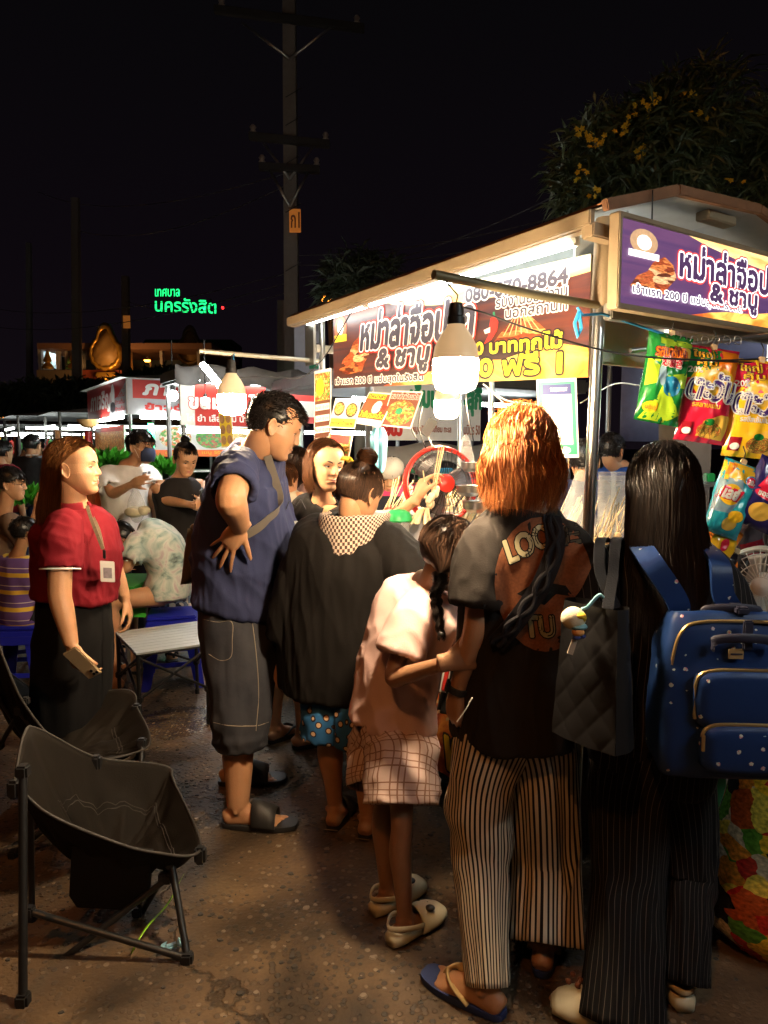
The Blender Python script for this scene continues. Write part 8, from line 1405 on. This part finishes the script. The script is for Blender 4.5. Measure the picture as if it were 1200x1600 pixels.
# ---------------------------------------------------------------- people further off
def bg(label, px, D, yaw, H, shirt, legs, head=None, skin_=SKL, hair='short', hairm=HB, w=1., d=1., sleeve=.6, hy=None, pitch=5, arms=True, group=None, pose=None, seat=None, brow=BROW, hfy=None, hp=None, **k):
    p = Person(label, gz(px, D, 0), yaw, H, skin_, w, d, group, vox=2.4)
    if seat is not None:   # seated: drop everything
        dz = .52 * H - seat; p.spine = [q - Zu * dz for q in p.spine]
        if 'lean' in k:
            L_ = k['lean']; b0 = p.spine[1].copy(); p.spine = [b0 + rot(q - b0, p.R, -math.radians(L_) * min(1, max(0, (q[2] - b0[2]) / (.3 * H)))) for q in p.spine]
        for sg, n in ((1, 'R'), (-1, 'L')):
            r_ = p.R * sg; p.j['hip' + n] = p.spine[1] + r_ * .055 * H; p.j['kn' + n] = p.j['hip' + n] + p.F * .235 * H + Zu * .02; p.j['an' + n] = V(p.j['kn' + n][0], p.j['kn' + n][1], .075) + p.F * .02
            p.j['sh' + n] = p.S(.84) + r_ * .104 * H * w; p.j['el' + n] = p.j['sh' + n] - Zu * .15 * H + p.F * .05; p.j['wr' + n] = p.j['el' + n] + p.F * .12 * H
    if pose: pose(p)
    hc = hp if hp is not None else p.S(1.0) + Zu * .105 * H / 1.6 + p.F * .015
    p.head(HF(hc, yaw if hfy is None else hfy, pitch, 0, H / 1.62), vox=.006, brow=brow, nr=.05)
    p.arm('R'); p.arm('L'); p.leg('R', toes=False); p.leg('L', toes=False); p.trunk(); p.finish()
    p.shirt(shirt, sleeve=(sleeve, sleeve), **{q: v for q, v in k.items() if q in ('h0', 'sr', 'infl', 'fold')})
    if legs is not None:
        for n, sd in (('R', 1), ('L', 2)): J = p.j; cut = k.get('cut', .95); Q = [J['hip' + n] + Zu * .06, lerp(J['hip' + n], J['kn' + n], .5), J['kn' + n]] + ([lerp(J['kn' + n], J['an' + n], cut)] if cut > 0 else []); p.tube_cloth(legs, Q, [.105, .088, .072, .066][:len(Q)], name='trousers', n=28, sub=4, seed=sd)
    for n in 'RL': flipflop(p, n, BLK, BLK)
    if hair == 'short': cap_hair(p, hairm, 700, .022, .0050, front=.06, spike=.25, sweep=(0, .5, -.2), tl=.25)
    elif hair == 'fringe': cap_hair(p, hairm, 900, .034, .0048, front=.035, low=-.04, spike=.12, sweep=(.1, .6, -.5), tl=.25)
    elif hair == 'long': long_hair(p, hairm, 420, 120, k.get('hl', .28), w=.007, lift=.04, seg=8, flare=lambda a, t: .02 * t)
    elif hair == 'bun':
        updo(p, hairm, (0, -.055, .135), 420, .0055, rb=.032)
    return p
def posem(p): J = p.j; J['elR'] = at(176, 772, 5.02); J['wrR'] = at(206, 757, 4.92); J['elL'] = at(238, 775, 5.2)
DK = cloth('cloth_dark', (.020, .022, .030)); p = bg('young man in a white t-shirt and navy face mask carrying a plastic bag', 207, 5.2, 128, 1.66, cloth('cloth_white', (.70, .68, .66)), DK, hair='fringe', pose=posem, hp=at(221, 699, 5.14), hfy=112, sleeve=.72, sr=(.085, .095), infl=.024)
mk = mat('mask_navy', (.016, .028, .075), .8); mbk = MB(); G = np.array([[p.hf.p(math.sin(a) * (.068 - .012 * abs(v)), .020 + math.cos(a) * (.082 + .010 * (1 - v * v)), -.045 + .048 * v - .01 * abs(a) * 0) for a in np.linspace(-1.25, 1.25, 18)] for v in np.linspace(-1, 1, 10)]); grid_surface(mbk, G); obj('face_mask', mbk, mk, p.root, solid=.003)
for sg in (-1, 1): one('ear_loop', pwhite, p.root, lambda m: m.tube([p.hf.p(sg * .066, .04, -.01), p.hf.p(sg * .074, -.01, .01), p.hf.p(sg * .066, .04, -.07)], .0016, n=5))
s = Draped(at(222, 743, 4.7), at(236, 741, 4.7) - at(222, 743, 4.7), at(222, 737, 4.7) - at(222, 743, 4.7), p.shirt_vf, unit(ray(228, 740))); [s.shape([c for c in p.root.children if c.name.startswith('shirt')][0], 'rect', q, ink, .002, 'shirt_print', n=4) for q in ((0, .1, .55, .9), (.62, .1, 1, .9))]
plastic_bag('translucent carrier bag of takeaway food held by the masked young man', at(213, 790, 4.85), .085, .24, seed=9); one('takeaway_food', mat('pale_food', (.55, .50, .34), .5, var=.4, vs=30), None, lambda m: (m.ball(at(210, 800, 4.85), (.07, .045, .04)), m.ball(at(224, 798, 4.85), (.05, .04, .035))), label='pale takeaway packs inside the carrier bag', cat='food')
def poseb(p): J = p.j; J['elR'] = at(259, 782, 4.88); J['wrR'] = at(300, 789, 4.72); J['elL'] = at(318, 778, 4.98); J['wrL'] = at(312, 785, 4.74)
PAT = uvpattern('skirt_pattern', lambda N, L, uv, ob: (lambda b_: (L.new(uv, b_.inputs['Vector']), b_.inputs['Scale'].__setattr__('default_value', 26), (lambda s_: (L.new(b_.outputs['Color'], s_.inputs[0]), (lambda r_: (L.new(s_.outputs[0], r_.inputs[0]), r_.outputs[0])[-1])(ramp(N, [(0, (.02, .022, .05)), (.35, (.12, .16, .26)), (.55, (.55, .52, .48)), (.8, (.05, .05, .08))], 'CONSTANT')))[-1])(N.new('ShaderNodeSeparateXYZ')))[-1])((lambda v: (setattr(v, 'distance', 'CHEBYCHEV'), v)[-1])(N.new('ShaderNodeTexVoronoi'))))
p = bg('woman in a sleeveless black top and patterned skirt looking down at a phone', 288, 5.0, 150, 1.56, BT, None, hair='bun', pose=poseb, pitch=24, hp=at(290, 718, 4.93), hfy=142, sleeve=0, sr=(.055, .055)); J = p.j
p.tube_cloth(PAT, [p.S(.2), p.S(0), p.S(-.1) - Zu * .12, p.base + Zu * .32], [(.13, .10), (.155, .125), (.165, .14), (.18, .15)], name='skirt', n=40)
one('phone', BLK, None, lambda m: m.box(at(316, 779, 4.70), (.012, .07, .14), V(1, .2, 0), V(0, 1, .3), V(0, -.3, 1), .003), label='dark phone in the hands of the woman in the black top', cat='phone')
TD = uvpattern('tie_dye', lambda N, L, uv, ob: (lambda n: (L.new(ob, n.inputs['Vector']), n.inputs['Scale'].__setattr__('default_value', 9), n.inputs['Detail'].__setattr__('default_value', 5), n.inputs['Distortion'].__setattr__('default_value', 1.2), (lambda r_: (L.new(n.outputs['Fac'], r_.inputs[0]), r_.outputs[0])[-1])(ramp(N, [(.30, (.06, .07, .07)), (.42, (.32, .42, .38)), (.55, (.58, .60, .54)), (.68, (.45, .33, .36))])))[-1])(N.new('ShaderNodeTexNoise')), bump=.2)
def poset(p):
    p.spine = [at(266, 945, 4.45), at(262, 925, 4.45), at(264, 880, 4.45), at(244, 848, 4.42), at(212, 838, 4.38)]; J = p.j
    for sg, n in ((1, 'R'), (-1, 'L')): r_ = p.R * sg; J['sh' + n] = p.S(.86) + r_ * .15; J['el' + n] = J['sh' + n] + V(-.06, -.02, -.16); J['wr' + n] = J['el' + n] + V(-.18, .02, -.02); J['hip' + n] = p.spine[1] + r_ * .08; J['kn' + n] = J['hip' + n] + V(-.30, -.12 if n == 'L' else .06, -.02); J['an' + n] = V(J['kn' + n][0] + .02, J['kn' + n][1], .08)
p = bg('person in a tie dye t-shirt slumped over a low table on a blue stool', 258, 4.45, -95, 1.50, TD, None, seat=.46, pose=poset, pitch=65, hp=at(192, 845, 4.36), hair='fringe', sleeve=.75, sr=(.08, .085), cut=0, infl=.025)
t = thing('low_table', 'low table under a green cloth where people sit', 'table', gz(165, 4.6, 0)); one('cloth', mat('cloth_green', (.05, .42, .04), .6), t, lambda m: (m.box(gz(165, 4.6, .62), (.55, .5, .02), bev=.005), m.box(gz(165, 4.35, .53), (.5, .004, .18)), m.box(gz(165, 4.6, .53) + V(.272, 0, 0), (.004, .46, .18)))); [one('leg', galv, t, lambda m: m.tube([gz(165, 4.6, .6) + V(a, b_, 0), gz(165, 4.6, .6) * V(1, 1, 0) + V(a, b_, 0)], .015, n=8)) for a in (-.2, .2) for b_ in (-.18, .18)]
KS = uvpattern('kid_stripes', lambda N, L, uv, ob: (lambda sp: (L.new(ob, sp.inputs[0]), (lambda f_: (lambda r_: (L.new(f_, r_.inputs[0]), r_.outputs[0])[-1])(ramp(N, [(0, (.62, .40, .05)), (.24, (.13, .07, .24)), (.48, (.60, .52, .46)), (.52, (.13, .07, .24))], 'CONSTANT')))(mth(N, L, 'FRACT', mth(N, L, 'MULTIPLY', sp.outputs[2], 9.5))))[-1])(N.new('ShaderNodeSeparateXYZ')), bump=.2)
bg('child in a purple and yellow striped t-shirt sitting on a stool, seen from behind', 36, 4.25, 35, 1.22, KS, DK, seat=.47, hair='fringe', skin_=SKM, w=1.12, hp=at(40, 832, 4.22), sleeve=.7, sr=(.1, .1), infl=.02, h0=-.1)
p = bg('boy in glasses and brown shirt sitting at the left edge, hand raised', 12, 4.9, 78, 1.55, cloth('cloth_brown', (.16, .10, .065)), DK, seat=.45, hair='fringe', hp=at(18, 757, 4.85), pitch=4, sleeve=.95, sr=(.08, .08), pose=lambda p: (p.j.__setitem__('elR', at(42, 850, 4.75)), p.j.__setitem__('wrR', at(58, 795, 4.75)), p.j.__setitem__('shR', at(15, 810, 4.78))))
for sg in (-1, 1): one('glasses', wire, p.root, lambda m: m.tube([p.hf.p(sg * (.032 + .022 * math.cos(a)), .094 - .012 * abs(math.cos(a)), .004 + .019 * math.sin(a)) for a in np.linspace(0, 6.283, 20)] + [p.hf.p(sg * .072, .02, .01)], .0016, n=5))
p = bg('man in a black t-shirt and jeans walking away far left', 50, 8.0, 5, 1.70, BT, cloth('jeans_blue', (.04, .06, .14)), w=1.15, hp=at(51, 697, 7.95)); s = Draped(at(40, 714, 7.6), at(60, 714, 7.6) - at(40, 714, 7.6), at(40, 709, 7.6) - at(40, 714, 7.6), p.shirt_vf, unit(ray(50, 711))); [s.shape([c for c in p.root.children if c.name.startswith('shirt')][0], 'rect', q, pwhite, .003, 'shirt_print', n=4) for q in ((0, .2, .4, .8), (.48, .2, 1, .8))]
bg('woman with long black hair sitting behind the woman in red', 155, 5.3, 100, 1.5, cloth('cloth_pale', (.5, .48, .5)), DK, seat=.45, hair='long', hp=at(158, 757, 5.25), hl=.34)
bg('person in dark red far left near the market stalls', 14, 7.0, 20, 1.62, RED, DK, hair='short', group=None); bg('person in pale clothes among the far left stalls', 108, 9.5, 200, 1.6, cloth('cloth_sand', (.4, .34, .26)), DK, hair='long')
bg('person in grey far down the market lane', 66, 12.0, 190, 1.66, cloth('cloth_grey', (.2, .2, .22)), DK); bg('woman with a pale scrunchie behind the man in navy', 446, 4.4, 30, 1.50, cloth('cloth_cream', (.5, .45, .36)), DK, hair='bun', hairm=HBR, hp=at(446, 752, 4.35)); bg('dark haired woman half hidden between the man in navy and the turning girl', 468, 4.9, 60, 1.55, cloth('cloth_rose', (.4, .25, .25)), DK, hair='long', hairm=HD, hp=at(467, 726, 4.85), hl=.2)
p = bg('vendor in a pink shirt and dark apron with a pale cap behind the glass case', 615, 4.55, 190, 1.55, cloth('cloth_magenta', (.55, .05, .14)), DK, hp=at(611, 745, 4.5), pitch=18, pose=lambda p: (p.j.__setitem__('elR', at(590, 815, 4.4)), p.j.__setitem__('wrR', at(640, 828, 4.3)), p.j.__setitem__('elL', at(650, 800, 4.5)), p.j.__setitem__('wrL', at(655, 830, 4.3)))); one('cap', cloth('cap_pale', (.6, .56, .5)), p.root, lambda m: m.ball(p.hf.p(0, -.005, .055), (.088, .105, .075), p.hf.X, p.hf.Y, p.hf.Z)); one('apron', DK, p.root, lambda m: m.box(p.S(.4) + p.F * .14, (.26, .01, .40), p.R, p.F, Zu, .004))
bg('man in a navy t-shirt behind the corner post, seen from behind', 905, 3.9, 15, 1.60, cloth('cloth_navy2', (.02, .025, .06)), DK, hp=at(912, 722, 3.88), w=1.15); p = bg('man in a bright blue shirt and dark cap behind the steel post', 962, 4.9, 40, 1.66, cloth('cloth_blue', (.012, .05, .26)), DK, hp=at(955, 706, 4.85), w=1.2); one('cap', DK, p.root, lambda m: (m.ball(p.hf.p(0, -.005, .058), (.088, .108, .07), p.hf.X, p.hf.Y, p.hf.Z), m.loft([p.hf.p(0, .06, .06), p.hf.p(0, .15, .045)], [(.06, .006), (.05, .004)], p.hf.X, n=12)))
bg('woman in a pale apron serving at the corner stall', 262, 6.2, 200, 1.56, cloth('cloth_teal', (.2, .5, .45)), DK, hair='bun', hp=at(252, 712, 6.2)) if False else None
# greens heaped on the stall behind the masked young man
for i, (px, py, D, n) in enumerate(((168, 728, 6.0, 260), (42, 785, 5.6, 200), (255, 740, 5.9, 240))):
    c = at(px, py, D); t = thing('vegetable_heap', ('leafy greens heaped behind the young man in the mask', 'leafy greens on the table by the boy in glasses', 'bunches of greens between the young man and the woman with a phone')[i], 'vegetables', c - Zu * .1); r_ = random.Random(i); mb = MB()
    for _ in range(n): d = unit(V(r_.gauss(0, 1), r_.gauss(0, 1), abs(r_.gauss(0, 1)))); q0 = c + d * V(.2, .12, .09) * r_.random(); sd = unit(np.cross(d, V(r_.gauss(0, 1), 1, 0))); mb.add([q0, q0 + d * .05 + sd * .02, q0 + d * .10, q0 + d * .05 - sd * .02], [(0, 1, 2, 3)])
    obj('leaves', mb, mat('fresh_leaf', (.05, .30, .02), .45, var=.4, vs=40), t, smooth=False, kind='stuff')
